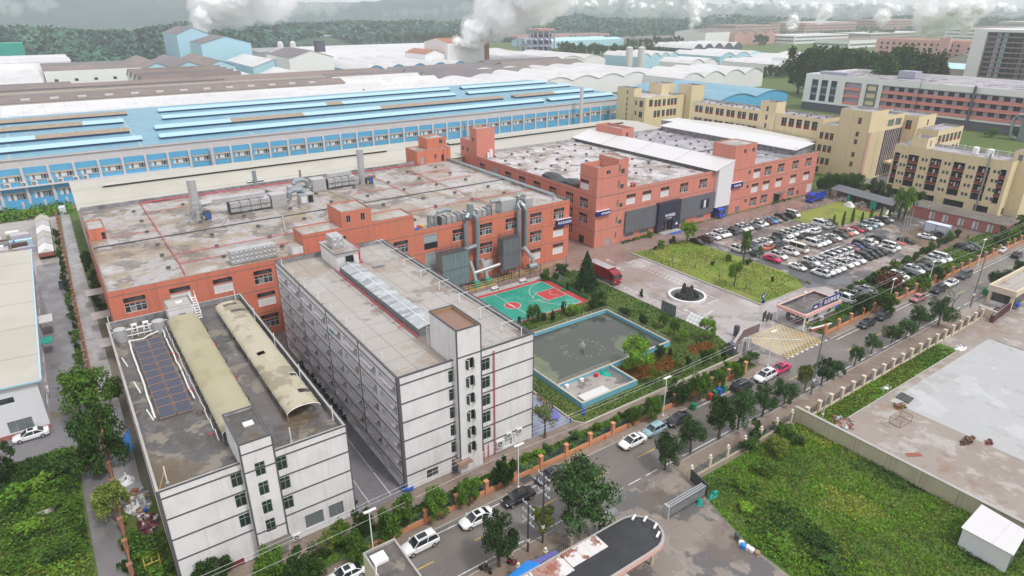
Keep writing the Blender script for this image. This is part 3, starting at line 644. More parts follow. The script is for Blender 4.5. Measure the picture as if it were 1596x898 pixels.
mb.roof(tx0,ty,tx1,71.4,22.4,.45,.22,'copper_brown','wood_old','dark_trim')
for x in(tx0,tx1):mb.box(x-.05,ty-.05,2.3,x+.12,ty+.12,22.3,'dark_trim');mb.box(x-.05,ty-.05,2.3,x+.12,ty+.12,22.3,'dark_trim')if 0 else None
band(mb,tx0,ty,tx1,71.4,18.3,.2,.03,'dark_trim','f');band(mb,tx0,ty,tx1,71.4,22.28,.2,.04)
st=mb.build('stair_tower',dorm)
for z in cz:window(st,(tx0,ty),(tx1,ty),1.25,z,1.3,1.6,'casement')
mb=MB();mb.box(35.9,63.2,2.1,38.0,65.2,2.25,'wood_old','copper_brown');mb.build('door_canopy',dorm)
mb=MB();mb.box(36.0,65.2,0,37.4,65.32,2.05,'frame_alu');[mb.box(36.02+k*.27,65.14,.05,36.08+k*.27,65.2,2.0,'steel_dark')for k in range(6)];mb.build('entrance_door',dorm)
mb=MB()
mb.tube([(42.9,65.1,0),(42.9,65.1,17.2)],.09,'pipe_pink',6);mb.build('riser_pipe',dorm)
mb=MB()
for x in(40.6,41.0,41.8):mb.tube([(x,65.1,.1),(x,65.1,2.3)],.07,'pipe_red',6)
mb.tube([(40.6,65.1,.2),(41.0,65.1,.2)],.07,'pipe_red',6);mb.build('hydrant_pipe',dorm)
ac_unit(dorm,43.7,65.25,1.1,0,1.5);ac_unit(dorm,45.4,65.25,2.0);ac_unit(dorm,47.3,65.25,2.0)
mb=MB();mb.box(36.7,106.2,17,40.9,114.0,19.9,'white_stucco');mb.box(36.4,105.8,19.9,41.2,114.3,20.12,'white_stucco','roof_slab');band(mb,36.4,105.8,41.2,114.3,19.98,.18,.03,'dark_trim')
mb.box(38.3,106.1,17,39.9,106.22,19.3,'opening_black');mb.box(38.25,106.0,17,38.35,106.2,19.3,'frame_white');mb.box(39.85,105.7,17,40.0,106.2,19.3,'frame_white');mb.build('stair_house',dorm)
mb=MB()
n_=16;y0_,y1_=74.9,105.0
for i in range(n_):
 ya=y0_+(y1_-y0_)*i/n_;yb=y0_+(y1_-y0_)*(i+1)/n_-.04
 mb.box(36.75,ya,17,36.85,yb,18.25,'mesh_grey');mb.box(39.7,ya,17,39.8,yb,18.25,'mesh_grey')
mb.box(36.86,74.9,17,39.69,74.99,18.25,'mesh_grey')
mb.faces([(36.6,74.8,18.28),(38.3,74.8,18.62),(40,74.8,18.28),(36.6,105.1,18.28),(38.3,105.1,18.62),(40,105.1,18.28)],[(0,1,4,3),(1,2,5,4)],'poly_sheet');mb.faces([(36.6,74.8,18.24),(38.3,74.8,18.58),(40,74.8,18.24),(36.6,105.1,18.24),(38.3,105.1,18.58),(40,105.1,18.24)],[(3,4,1,0),(4,5,2,1)],'frame_alu')
mb.box(38.25,74.8,18.63,38.35,105.1,18.67,'white_paint');mb.build('roof_shelter',dorm)
mb=MB()
for px_ in(36.3,40.5):
 mb.tube([(px_,74.5,17.25),(px_,107.0,17.25)],.09,'pipe_red',6)
 for k in range(9):mb.tube([(px_,76+k*3.6,17),(px_,76+k*3.6,17.25)],.05,'pipe_red',5)
for k in range(3):mb.tube([(36.3,79+k*9.5,17.25),(35.5,79+k*9.5,17.3),(35.4,79+k*9.5,17.0)],.07,'pipe_red',6)
mb.tube([(40.5,107,17.25),(41.9,107,17.25),(41.9,109,17.4)],.09,'pipe_red',6);mb.build('fire_main',dorm)
mb=MB();mb.tube([(42.0,109.6,17.3),(42,109.6,19.3),(42,109.6,19.5)],[.55,.55,.3],'plastic_red',14);mb.tube([(42.3,112,17.3),(42.3,112,19.0),(42.3,112,19.1)],[.45,.45,.3],'plastic_red',14)
for a in range(3):mb.tube([(42+.4*math.cos(a*2.1),109.6+.4*math.sin(a*2.1),17),(42+.4*math.cos(a*2.1),109.6+.4*math.sin(a*2.1),17.3)],.05,'steel_dark',4)
mb.build('pressure_tank',dorm)
def dimple_tank(x0,y0,z0,nx,ny,nz,s=1.0,name='water_tank',parent=None):
 mb=MB();mb.box(x0,y0,z0,x0+nx*s,y0+ny*s,z0+nz*s,'galvanised')
 for i in range(nz):
  for j in range(nx):mb.sphere((x0+(j+.5)*s,y0+.24*s,z0+(i+.5)*s),.4*s,'galvanised',10,6,1);mb.sphere((x0+(j+.5)*s,y0+ny*s-.24*s,z0+(i+.5)*s),.4*s,'galvanised',8,4)
  for j in range(ny):mb.sphere((x0+.24*s,y0+(j+.5)*s,z0+(i+.5)*s),.4*s,'galvanised',10,6,1);mb.sphere((x0+nx*s-.24*s,y0+(j+.5)*s,z0+(i+.5)*s),.4*s,'galvanised',8,4)
 mb.box(x0+nx*s*.4,y0+ny*s*.4,z0+nz*s,x0+nx*s*.4+.6,y0+ny*s*.4+.6,z0+nz*s+.08,'galvanised');return mb.build(name,parent,smooth=40)
dimple_tank(37.2,108.6,20.2,2,3,2,1.05,'water_tank',dorm)
for x,y in((29.3,89.6),(29.3,83.5),(29.3,77.5),(29.3,71.2),(29.2,113.6),(29.2,107.5),(29.2,101.5),(29.3,95.3),(47.2,81.4),(47.0,74.9),(47.2,69.5),(47.3,88),(47.3,94.5),(47.3,101),(47.3,107.5),(48.6,66.6)):roof_pole(dorm,x,y,17.0)
mb=MB();mb.tube([(47.9,66.5,18.35),(47.9,114,18.35)],.04,'white_paint',5);mb.tube([(48.7,66.5,18.35),(48.7,114,18.35)],.04,'white_paint',5)
for k in range(8):mb.tube([(47.2,69.5+k*6.3,18.3),(49.4,69.5+k*6.3,18.3)],.04,'white_paint',5)
mb.build('drying_rail',dorm)
mb=MB()
for k in range(10):mb.box(36.45,71.6,17.3+k*.5,36.5,72.1,17.34+k*.5,'white_paint')
mb.tube([(36.45,71.6,17),(36.45,71.6,22.6)],.03,'white_paint',4);mb.tube([(36.45,72.1,17),(36.45,72.1,22.6)],.03,'white_paint',4);mb.build('ladder',dorm)
t=thing('roof_bench','old grey bench frame lying on the wet dormitory roof','bench',(43.3,103.5,17))
mb=MB()
for k in range(5):mb.box(42.4,103.0+k*.22,17.45,44.6,103.14+k*.22,17.5,'frame_alu')
mb.build('seat',t);mb=MB();[mb.tube([(x,y,17),(x,y,17.45)],.03,'frame_alu',4)for x in(42.5,44.5)for y in(103.05,103.95)];mb.build('leg',t)
A0,A1,B0,B1,AH=.7,21.4,65.2,113.6,13.75
ws=thing('workshop_block','white four storey block with solar collectors and two arched shelters on its dark roof','workshop',(11,90,0))
mb=MB();lz=[4.05,6.95,9.8,12.6]
ops=[(7.15,b_+.95,8.35,b_+2.75)for b_ in lz[:3]]+[(12.2,b_+.95,13.35,b_+2.75)for b_ in lz[:3]]+[(14.3,1.0,16.6,3.0),(17.3,1.0,19.2,3.0),(.5,.6,1.6,1.5)]
mb.wall((A0,B0),(A1,B0),0,AH,'white_stucco',ops,.2)
mb.wall((A1,B0),(A1,B1),0,AH,'parapet_pale',[(4+k*6.2,z,5.8+k*6.2,z+1.6)for k in range(7)for z in(1.1,5,7.9,10.7)],.2)
mb.wall((A1,B1),(A0,B1),0,AH,'white_stucco');mb.wall((A0,B1),(A0,B0),0,AH,'white_stucco',[(4+k*6.2,z,5.8+k*6.2,z+1.6)for k in range(7)for z in(1.1,5,7.9,10.7)],.2)
mb.roof(A0,B0,A1,B1,AH,.85,.28,'roof_dark','parapet_inner','concrete')
for z in lz:band(mb,A0,B0,A1,B1,z,.2,.03,'dark_trim','fr')
band(mb,A0,B0,A1,B1,AH-.16,.2,.04,'dark_trim','fr')
for x,y in((A0,B0),(A1,B0)):mb.box(x-.06,y-.06,.8,x+.3 if x<9 else x+.06,y+.3,AH-.17,'dark_trim')
mb.box(A0-.05,B0-.05,0,7.5,B0+.05,.85,'maroon_panel');mb.box(A0-.05,66,11.8,A0+.02,112,12.55,'maroon_panel');mb.build('wall',ws)
P0,P1=(A0,B0),(A1,B0)
for b_ in lz[:3]:window(ws,P0,P1,7.15,b_+.95,1.2,1.8,'sash');window(ws,P0,P1,12.2,b_+.95,1.15,1.8,'sash')
window(ws,P0,P1,14.3,1.0,2.3,2.0,'wide');window(ws,P0,P1,17.3,1.0,1.9,2.0,'wide');window(ws,P0,P1,.5,.6,1.1,.9,'sash')
mb=MB();sx0,sx1,sy=9.1,12.6,64.2;sz=[3.7,6.4,9.1,11.8]
mb.wall((sx0,sy),(sx1,sy),0,16.7,'white_stucco',[(1.25,z,2.35,z+1.85)for z in sz],.2);mb.wall((sx1,sy),(sx1,71.2),0,16.7,'white_stucco');mb.wall((sx0,71.2),(sx0,sy),0,16.7,'white_stucco');mb.wall((sx1,71.2),(sx0,71.2),12.9,16.7,'white_stucco')
mb.roof(sx0,sy,sx1,71.2,16.7,.25,.2,'roof_dark','parapet_pale','dark_trim');band(mb,sx0,sy,sx1,71.2,16.56,.2,.04)
for x in(sx0,sx1):mb.box(x-.05,sy-.05,1.5,x+.14,sy+.12,16.5,'dark_trim')
for z in(4.05,12.75,15.2):band(mb,sx0,sy,sx1,71.2,z,.18,.03,'dark_trim','f' if z>5 else 'f')
mb.box(10.6,67.5,16.46,11.7,68.4,16.62,'white_paint');st=mb.build('stair_tower',ws)
for z in sz:window(st,(sx0,sy),(sx1,sy),1.25,z,1.1,1.85,'sash')
mb=MB();mb.box(8.9,62.6,2.3,12.8,64.1,2.5,'concrete','moss_roof');mb.box(8.95,62.7,0,9.1,64.1,2.3,'white_stucco');mb.box(9.6,64.0,0,11.2,64.14,2.2,'opening_black');mb.build('door_canopy',ws)
ac_unit(ws,13.7,65.15,.3,0,1.1)
mb=MB();mb.box(9.3,109.2,12.9,13.0,113.3,15.4,'white_stucco','concrete');mb.roof(9.2,109.1,13.1,113.4,15.6,.18,.15,'concrete','concrete','dark_trim')
for a,b_,c,d in((9.2,109.1,13.1,109.2),(9.2,113.3,13.1,113.4),(9.2,109.2,9.3,113.3),(13.0,109.2,13.1,113.3)):mb.box(a,b_,15.3,c,d,15.59,'white_stucco')
mb.box(10.8,109.05,13.2,11.7,109.2,14.3,'opening_black');mb.box(10.3,108.7,13.2,10.8,108.76,14.3,'frame_white');mb.box(11.7,108.7,13.2,12.2,108.76,14.3,'frame_white');mb.box(10.8,110.9,15.43,11.8,111.5,15.7,'white_paint');mb.build('stair_house',ws)
mb=MB()
for k in range(9):mb.box(13.3,109.0+k*.45,12.9+k*.28,14.0,109.4+k*.45,12.96+k*.28,'white_paint')
for x in(13.28,14.02):mb.tube([(x,108.9,12.9),(x,113,15.5)],.05,'white_paint',4);mb.tube([(x,108.9,13.8),(x,113,16.4)],.04,'white_paint',4)
mb.build('ladder',ws)
def barrel(x0,x1,y0,y1,zs,zt,m,name,parent,holes=(),seed=1):
 mb=MB();n=12;r=random.Random(seed);w=x1-x0
 def pt(k,y):a=math.pi*k/n;return(x0+w/2-w/2*math.cos(a),y,zs+(zt-zs)*math.sin(a))
 ny=int((y1-y0)/1.0)
 for j in range(ny):
  ya=y0+(y1-y0)*j/ny;yb=y0+(y1-y0)*(j+1)/ny
  for k in range(n):
   if any(abs(j-h[0])<1 and h[1]<=k<=h[2]for h in holes):continue
   mb.face([pt(k,ya),pt(k+1,ya),pt(k+1,yb),pt(k,yb)][::-1],m)
 roof=mb.build(name,parent,smooth=40)
 fr=MB()
 for j in range(0,ny+1,3):
  y=y0+(y1-y0)*j/ny
  fr.tube([tuple(a-b for a,b in zip(pt(k,y),(0,0,.06)))for k in range(n+1)],.05,'white_paint',4)
  for x in(x0+.05,x1-.05):fr.tube([(x,y,12.9),(x,y,zs)],.04,'galvanised',4)
 for x in(x0+.05,x1-.05):fr.tube([(x,y0,zs-.05),(x,y1,zs-.05)],.04,'white_paint',4)
 fr.build('shelter_frame',parent);return roof
sh=thing('arched_shelter','olive arched plastic sheet shelter beside the solar collectors','shelter',(10.9,89,12.9));barrel(8.7,13.2,71.4,107.8,14.0,14.75,'barrel_olive','curved_roof',sh)
sh=thing('arched_shelter','straw coloured arched plastic sheet shelter with torn holes','shelter',(18.3,89,12.9));barrel(16.2,20.4,71.0,109,14.0,14.75,'barrel_straw','curved_roof',sh,((8,8,11),(16,4,5),(3,7,10),(33,5,9),(36,4,7)),3)
so=thing('solar_water_heater','solar collector array in two long columns with white pipes and two steel tanks','solar heater',(5,92,12.9))
NP=11
for k in range(NP):
 for s_ in range(2):
  y=80.6+k*2.12;x=3.35+s_*1.95
  mb=MB();vs=[(x,y,13.1),(x+1.85,y,13.1),(x+1.85,y+1.75,13.75),(x,y+1.75,13.75)]
  mb.faces(vs+[(a,b_,c-.1)for a,b_,c in vs],[(0,1,2,3),(0,4,5,1),(1,5,6,2),(2,6,7,3),(3,7,4,0)],'copper_brown')
  i_=[(x+.06,y+.06,13.13),(x+1.79,y+.06,13.13),(x+1.79,y+1.69,13.735),(x+.06,y+1.69,13.735)];mb.face(i_,'solar_glass');mb.build('collector_panel',so)
mb=MB()
for k in range(NP):mb.tube([(3.3,80.5+k*2.12+1.85,13.8),(7.25,80.5+k*2.12+1.85,13.8)],.05,'copper_brown',4)
for x,y in[(3.4,y)for y in range(81,104,4)]+[(7.1,y)for y in range(81,104,4)]+[(5.25,y)for y in range(81,104,4)]:mb.tube([(x,y,12.9),(x,y,13.4)],.05,'steel_dark',4)
mb.build('collector_rack',so)
mb=MB();r=random.Random(4)
mb.tube([(2.9+r.uniform(-.06,.06),81+k*1.55,13.25)for k in range(17)],.13,'pvc_white',7);mb.tube([(7.7+r.uniform(-.08,.08),82.5+k*1.5,13.5)for k in range(17)],.11,'pvc_white',7)
for z in(13.3,14.3):mb.tube([(2.2,107.6,z),(7.6,107.6,z)],.09,'pvc_white',6)
mb.tube([(2.9,105.8,13.2),(4.8,105,13.4),(5.6,106,13.3),(7.7,106.4,13.6)],.12,'pvc_white',6);mb.tube([(1,109.5,13.6),(9,109.8,13.6)],.08,'pvc_white',6)
for x in(3.6,4.4,5.3,6.2):mb.tube([(x,107.6,12.9),(x,107.6,14.3)],.06,'pvc_white',5)
mb.build('pipework',so)
for x in(2.1,7.4):
 mb=MB();mb.tube([(x,107.0,12.95),(x,107.0,15.0),(x,107.0,15.2)],[.85,.85,.3],'galvanised',16);mb.build('tank',so,smooth=40)
for x in(4.2,5.8):
 mb=MB();mb.box(x-.4,108.4,13.4,x+.4,109.0,14.6,'white_paint');mb.tube([(x,108.39,14.2),(x,108.37,14.2)],.22,'steel_dark',10);mb.tube([(x,108.39,13.75),(x,108.37,13.75)],.22,'steel_dark',10);mb.build('heat_pump',so)
for x,y,h,ln_ in((1.4,101.0,0,3.2),(1.9,92.5,0,3.6),(2.3,84.0,0,3),(1.6,66.6,0,0)):
 if ln_:mb=MB();mb.tube([(x,y,12.98),(x+.35,y-ln_,13.0)],.11,'pvc_white',6);tag(mb.build('plastic_pipe',loc=(x,y,12.9)),{101.0:'white plastic pipe lying on the workshop roof beside the steel tank',92.5:'white plastic pipe lying beside the middle of the solar collectors',84.0:'white plastic pipe lying past the near end of the solar collectors'}[y],'pipe')
for x,y in((1.1,112.8),(20.3,112.9),(2.0,67.3),(20.9,68.2),(20.9,80.5),(20.9,92),(20.9,103),(15.2,66.6)):roof_pole(ws,x,y,12.9,2.2)
mb=MB();r=random.Random(8)
for k in range(14):x=8.2+k*0;mb.tube([(8.35+r.uniform(-.1,.1),72+k*2.6,13.0),(8.35+r.uniform(-.1,.1),74.6+k*2.6,13.0)],.06,'pvc_white',5)
for k in range(6):
 for x in(8.0,13.6):mb.tube([(x,73+k*6,12.9),(x,73+k*6,13.6),(x-.6,73+k*6,13.6),(x-.6,73.2+k*6,13.2)],.07,'timber_dark' if k%2 else 'pipe_red',5)
mb.build('pipe_run',ws)
t=thing('broken_board','pale broken board lying at the lower end of the workshop roof','board',(1.0,67.8,12.95));mb=MB();mb.obox((1.6,68.2,12.92),(.5,1.6,0),.07,.08,'wood_old');mb.obox((4.6,84,12.92),(.3,.15,0),.3,.05,'white_paint');mb.build('plank',t)
def fac_windows(root,mb_ops,p0,p1,us,zs,w=3.45,h=2.8,styles=('factory',),seed=1):
 r=random.Random(seed)
 for u in us:
  for z in zs:
   if(u,z)in mb_ops:continue
   window(root,p0,p1,u,z,w,h,r.choice(styles))
def factory_block(root,x0,y0,x1,y1,h,fops,lops,m='salmon_stucco',roofm='roof_wet',drop=.5,inner='parapet_inner',bands=(4.95,9.75,14.45),rops=()):
 mb=MB()
 mb.wall((x0,y0),(x1,y0),0,h,m,fops,.2);mb.wall((x1,y0),(x1,y1),0,h,m,rops,.2);mb.wall((x1,y1),(x0,y1),0,h,m);mb.wall((x0,y1),(x0,y0),0,h,m,lops,.2)
 mb.roof(x0,y0,x1,y1,h,drop,.25,roofm,inner,'band_grey')
 for z in bands:band(mb,x0,y0,x1,y1,z,.13,.02,'band_grey')
 mb.build('wall',root)
def roof_vents(root,x0,y0,x1,y1,z,nx,ny,seed):
 r=random.Random(seed)
 if 'rv' not in WM:
  mb=MB();mb.box(-.32,-.32,0,.32,.32,.35,'parapet_inner','steel_dark');mb.box(-.4,-.4,.42,.4,.4,.48,'steel_dark');WM['rv']=mb.mesh('roof_vent')
 for i in range(nx):
  for j in range(ny):put('roof_vent',WM['rv'],root,(x0+(x1-x0)*(i+.5)/nx+r.uniform(-.6,.6),y0+(y1-y0)*(j+.5)/ny+r.uniform(-.6,.6),z))
def stair_house(root,x0,y0,x1,y1,z0,z1,m='salmon_stucco',wins=(),name='stair_house',rm='roof_slab',top=.25):
 mb=MB()
 fo=[w for w in wins if w[0]=='f'];lo=[w for w in wins if w[0]=='l']
 mb.wall((x0,y0),(x1,y0),z0,z1,m,[w[1:5]for w in fo],.15);mb.wall((x1,y0),(x1,y1),z0,z1,m);mb.wall((x1,y1),(x0,y1),z0,z1,m);mb.wall((x0,y1),(x0,y0),z0,z1,m,[w[1:5]for w in lo],.15)
 mb.roof(x0,y0,x1,y1,z1,top,.2,rm,m,'band_grey');o=mb.build(name,root)
 for w in fo:window(o,(x0,y0),(x1,y0),w[1],w[2],w[3]-w[1],w[4]-w[2],w[5])
 for w in lo:window(o,(x0,y1),(x0,y0),w[1],w[2],w[3]-w[1],w[4]-w[2],w[5])
 return o
ZS=(1.65,6.35,11.0)
o1=thing('salmon_factory','salmon rendered factory with a vast puddled flat roof carrying ducts and red pipes','factory',(53,150,0))
X0,X1,Y0,Y1,FH=2.0,104.4,122.6,184.0,15.5
us=[2.05+7.32*k for k in range(14)]
shut={(us[8],1.65),(us[8],6.35),(us[8],11.0),(us[9],1.65),(us[9],6.35),(us[5],1.65),(us[6],1.65),(us[7],1.65),(us[10],1.65)}
fops=[(u,z,u+3.45,z+2.8)for u in us for z in ZS if(u,z)not in shut]+[(us[8],10.5,us[8]+3.4,14.0),(us[8],4.7,us[8]+3.4,9.6),(us[10]+.3,1.6,us[10]+3.6,4.7)]
lus=[3+7.2*k for k in range(8)];lops=[(u,z,u+3.2,z+2.7)for u in lus for z in(6.35,11.0)]
factory_block(o1,X0,Y0,X1,Y1,FH,fops,lops,rops=[(4+7.2*k,z,7.2+7.2*k,z+2.7)for k in range(7)for z in(1.65,6.35,11.0)])
r_=random.Random(5)
for u in us:
 for z in ZS:
  if(u,z)not in shut:window(o1,(X0,Y0),(X1,Y0),u,z,3.45,2.8,'factory' if r_.random()<.8 else 'factory_white')
for u in lus:
 for z in(6.35,11.0):window(o1,(X0,Y1),(X0,Y0),u,z,3.2,2.7,'factory')
for k in range(7):
 for z in ZS:window(o1,(X1,Y0),(X1,Y1),4+7.2*k,z,3.2,2.7,'factory')
window(o1,(X0,Y0),(X1,Y0),us[8],12.0,3.4,2.0,'shutter',name='roller_shutter');window(o1,(X0,Y0),(X1,Y0),us[8],4.7,3.4,4.9,'shutter',name='roller_shutter');window(o1,(X0,Y0),(X1,Y0),us[10]+.3,1.6,3.3,3.1,'shutter_white',name='roller_shutter')
mb=MB()
mb.wall((36.2,Y0-.03),(60.4,Y0-.03),FH-.4,19.2,'salmon_stucco',[(8.1-.3,16.2,8.7,17.4)],.15);mb.wall((60.4,Y0-.03),(60.4,128.6),FH-.55,19.2,'salmon_stucco');mb.wall((60.4,128.6),(36.2,128.6),FH-.55,19.2,'salmon_stucco');mb.wall((36.2,128.6),(36.2,Y0-.03),FH-.4,19.2,'salmon_stucco')
mb.roof(36.2,Y0-.03,60.4,128.6,19.2,.2,.2,'roof_slab','salmon_stucco','band_grey');mb.box(36.2,Y0-.06,18.5,60.4,Y0-.032,18.62,'band_grey');mb.build('raised_block',o1)
stair_house(o1,44.4,Y0+.0,50.8,130.2,18.9,22.4,wins=[('f',1.0,20.0-.0,1.9,21.5,'small'),('f',4.1,20.0,5.0,21.5,'small')])
mb=MB();mb.box(34.0,122.95,15,36.15,126,16.9,'white_stucco','roof_slab');mb.build('roof_room',o1)
stair_house(o1,2.2,156.4,5.3,164.0,15,17.6,wins=[('f',2.2,15.1,2.9,16.6,'dark')])
stair_house(o1,92.3,182.2,104.3,190.0,10,19.2,wins=[('f',1.2,15.1,2.4,17.3,'shutter'),('f',6.1,16.2,6.8,17.6,'small'),('f',8.6,15.1,9.6,17.2,'dark')]);stair_house(o1,97.2,184.6,104.2,190.5,19,22.2,wins=[('f',4.5,20.2,5.7,21.5,'small')])
mb=MB();mb.tube([(101.6,182.1,15.2),(101.6,182.1,18.8)],.09,'pipe_red',5);mb.build('drain_pipe',o1)
roof_vents(o1,8,126,100,150,15.0,9,3,3);roof_vents(o1,8,152,100,180,15.0,9,3,4)
mb=MB();mb.box(2.3,151.0,15.0,104.1,151.4,15.22,'steel_dark','parapet_inner');mb.box(2.3,183.0,15.0,92,183.7,15.9,'parapet_inner');mb.box(61.5,129,15,61.8,183,15.18,'parapet_pale','roof_slab')if 0 else None;mb.build('roof_kerb',o1)
mb=MB()
def pipe(mb,pts,r,m,step=3.2,leg=.28):
 mb.tube(pts,r,m,6)
 for a,b_ in zip(pts,pts[1:]):
  a=Vector(a);b_=Vector(b_);n=int((b_-a).length/step)
  for k in range(n):p=a+(b_-a)*((k+.5)/n);mb.tube([p,p-Vector((0,0,leg))],r*.6,m,4)
pipe(mb,[(14.7,125,15.3),(14.9,131.0,15.3),(14.9,186,15.3)],.11,'pipe_pink');pipe(mb,[(14.9,137.0,15.3),(40,137.2,15.3)],.1,'pipe_pink');pipe(mb,[(14.9,131.0,15.3),(36,131.3,15.3)],.1,'pipe_pink')
pipe(mb,[(5.6,156.2,15.3),(14.9,156.2,15.3)],.09,'pipe_pink');pipe(mb,[(16,172.4,15.3),(23,172.3,15.3)],.09,'pipe_pink');pipe(mb,[(15,182.2,15.35),(93,182.0,15.35)],.16,'pipe_red')
pipe(mb,[(62,137,15.3),(86,137.2,15.3),(103,137.2,15.3)],.09,'pipe_pink');pipe(mb,[(86,126,15.3),(86,176,15.3)],.09,'pipe_pink');pipe(mb,[(62,160,15.3),(98,160,15.3)],.09,'pipe_pink');pipe(mb,[(74,151,15.3),(74,182,15.3)],.09,'pipe_pink')
mb.build('fire_main',o1)
mb=MB()
for k in range(3):mb.tube([(102.9+k*.45,128 if k else 126.5,15.75),(102.9+k*.45,183,15.75)],.17,'duct_grey',7)
mb.tube([(102.9,126.5,15.75),(101.9,126.2,15.6),(101.8,126.0,15.0)],.17,'duct_grey',7);mb.build('roof_pipes',o1)
mb=MB()
for a,b_,c,d in((27.5,152.2,30,158.5),(43.8,188.0-5,46,171),(58,163,60,152)):mb.tube([(a,b_,15.25),(c,d,15.25)],.13,'galvanised',6)
mb.tube([(37.5,139,15.2),(40.6,151,15.3)],.13,'galvanised',6);mb.tube([(53,183,15.2),(62,152,15.2)],.1,'galvanised',6);mb.build('conduit',o1)
dimple_tank(22.9,124.9,15.15,10,2,3,.86,'water_tank',o1)
def dryer(name,label,x0,x1,y,flip,stack_x,stack_h,seed):
 t=thing(name,label,'duct plant',((x0+x1)/2,y,15.0))
 n=max(4,int((x1-x0)/1.9));w=(x1-x0)/n
 mb=MB()
 for k in range(n):
  xa=x0+k*w;mb.box(xa+.05,y-1.5,15.5,xa+w-.05,y+1.5,17.7,'galvanised');mb.box(xa-.06,y-1.58,15.1,xa+.06,y+1.58,17.8,'steel_dark')
  mb.box(xa+.35,y-1.52,15.8,xa+w-.35,y-1.5,17.3,'parapet_pale')
 mb.box(x0,y-1.65,15.1,x1,y-1.55,15.3,'steel_dark');mb.box(x0,y-1.65,16.5,x1,y-1.58,16.6,'steel_dark');mb.build('chamber',t)
 mb=MB();a,b_=(x0-3.5,x1-1)if not flip else(x0+.5,x1-.5)
 mb.box(a,y+.0,17.85,b_,y+1.5,18.8,'galvanised')
 if not flip:mb.tube([(a+.2,y+.75,18.3),(a-2.2,y+.75,18.1),(a-3.2,y+.75,17.2),(a-3.3,y+.75,15.2)],.85,'galvanised',8)
 mb.build('upper_duct',t)
 mb=MB();bx=x1+.3 if not flip else x0-4.2;mb.box(bx,y-1.7,15.05,bx+3.6,y+1.6,18.2,'galvanised');mb.build('plenum_box',t)
 mb=MB();ex=bx+3.6 if not flip else bx;sg=1 if not flip else-1
 mb.tube([(ex,y-.4,16.3),(ex+sg*.9,y-.4,16.3),(ex+sg*1.2,y-.4,17.9),(ex+sg*2.2,y-.4,18.4),(ex+sg*4.0,y-.4,18.4),(ex+sg*4.8,y-.6,17.6)],.62,'duct_grey',10);mb.build('elbow_duct',t)
 mb=MB();cx_=ex+sg*4.8;mb.box(cx_-1.8,y-2.6,15.05,cx_+1.8,y-.2,17.4,'frame_alu');mb.box(cx_-1.5,y-2.64,15.4,cx_-.2,y-2.61,17.0,'ac_white');mb.box(cx_+.2,y-2.64,15.3,cx_+1.4,y-2.61,17.1,'opening_black');mb.build('fan_cabinet',t)
 mb=MB();mb.tube([(stack_x,y-.8,15.0),(stack_x,y-.8,15+stack_h)],.95,'galvanised',14);mb.box(stack_x+1.1,y-2.2,15,stack_x+2.7,y-.4,16.8,'steel_dark');mb.box(stack_x+1.3,y-2.6,15.3,stack_x+2.3,y-2.22,16.4,'plastic_blue');mb.box(stack_x+.9,y-2.5,15.2,stack_x+1.25,y-2.22,16.0,'line_yellow');mb.build('stack',t,smooth=40)
 mb=MB()
 for k in range(9):mb.box(stack_x-2.6+k*.27,y-2.4,15.1+k*.3,stack_x-2.3+k*.27,y-1.4,15.15+k*.3,'frame_alu')
 for yy in(y-2.4,y-1.4):
  for dz in(0,.9):mb.tube([(stack_x-2.6,yy,15.1+dz),(stack_x,yy,17.9+dz)],.05,'frame_alu',4)
 for xx in(stack_x-1,stack_x+.9):
  for yy in(y-2.2,y+.6):mb.tube([(xx,yy,15),(xx,yy,19.5)],.06,'frame_alu',4)
 for z in(17,18.2,19.4):mb.tube([(stack_x-1,y-2.2,z),(stack_x+.9,y-2.2,z),(stack_x+.9,y+.6,z)],.05,'frame_alu',4)
 mb.build('access_frame',t);return t
dryer('exhaust_line','galvanised exhaust treatment line with its stack at the left end of the factory roof',31.2,40.6,161.2,False,24.0,9.3,1)
dryer('exhaust_line','galvanised exhaust treatment line with its stack and lattice tower at the roof centre',58.6,66.5,170.6,True,68.6,9.6,2)
mb=MB();mb.tube([(43.6,184.4,13),(43.6,184.4,19.3)],.55,'duct_grey',12);mb.tube([(41.5,185,16.2),(46,185,16.2)],.4,'duct_grey',10);tag(mb.build('exhaust_stack',smooth=40,loc=(43.6,184.4,13)),'single grey exhaust stack rising at the rear parapet of the factory roof','stack')
mb=MB();mb.tube([(57.2,188,13),(57.2,188,17.0)],.3,'duct_grey',10);tag(mb.build('vent_pipe',smooth=40,loc=(57.2,188,13)),'short thin vent pipe behind the centre of the factory roof','pipe')
t=thing('exhaust_line','duct and fan row along the front edge of the factory roof above two windows','duct plant',(80,124.6,15))
mb=MB();[mb.box(67.6+k*1.35,123.3,15.1,68.85+k*1.35,125.2,16.9+.15*(k%2),'galvanised' if k%3 else 'parapet_inner')for k in range(10)];[mb.box(67.55+k*1.35,123.25,15.05,67.65+k*1.35,125.3,17.1,'steel_dark')for k in range(11)];mb.build('chamber',t)
mb=MB();mb.tube([(64.9,124,15),(64.9,124,18)],.5,'duct_grey',12);mb.tube([(66.4,124.1,15.3),(66.4,124.1,17.3),(67.1,124.4,18.0),(70,125.4,18.0),(71.4,125.8,17.4)],.5,'duct_grey',10);mb.tube([(80.8,124.4,15.6),(80.8,124.4,17.6),(81.6,124.5,18.1),(84.5,124.7,18.0)],.5,'duct_grey',10);mb.tube([(89,124.5,16.8),(89.4,124.5,18.2),(90.6,124.6,18.6),(92,125,17.8)],.45,'duct_grey',10);mb.build('elbow_duct',t,smooth=45)
mb=MB();mb.box(84.0,123.4,15.1,88.2,126.2,18.1,'galvanised');mb.build('plenum_box',t)
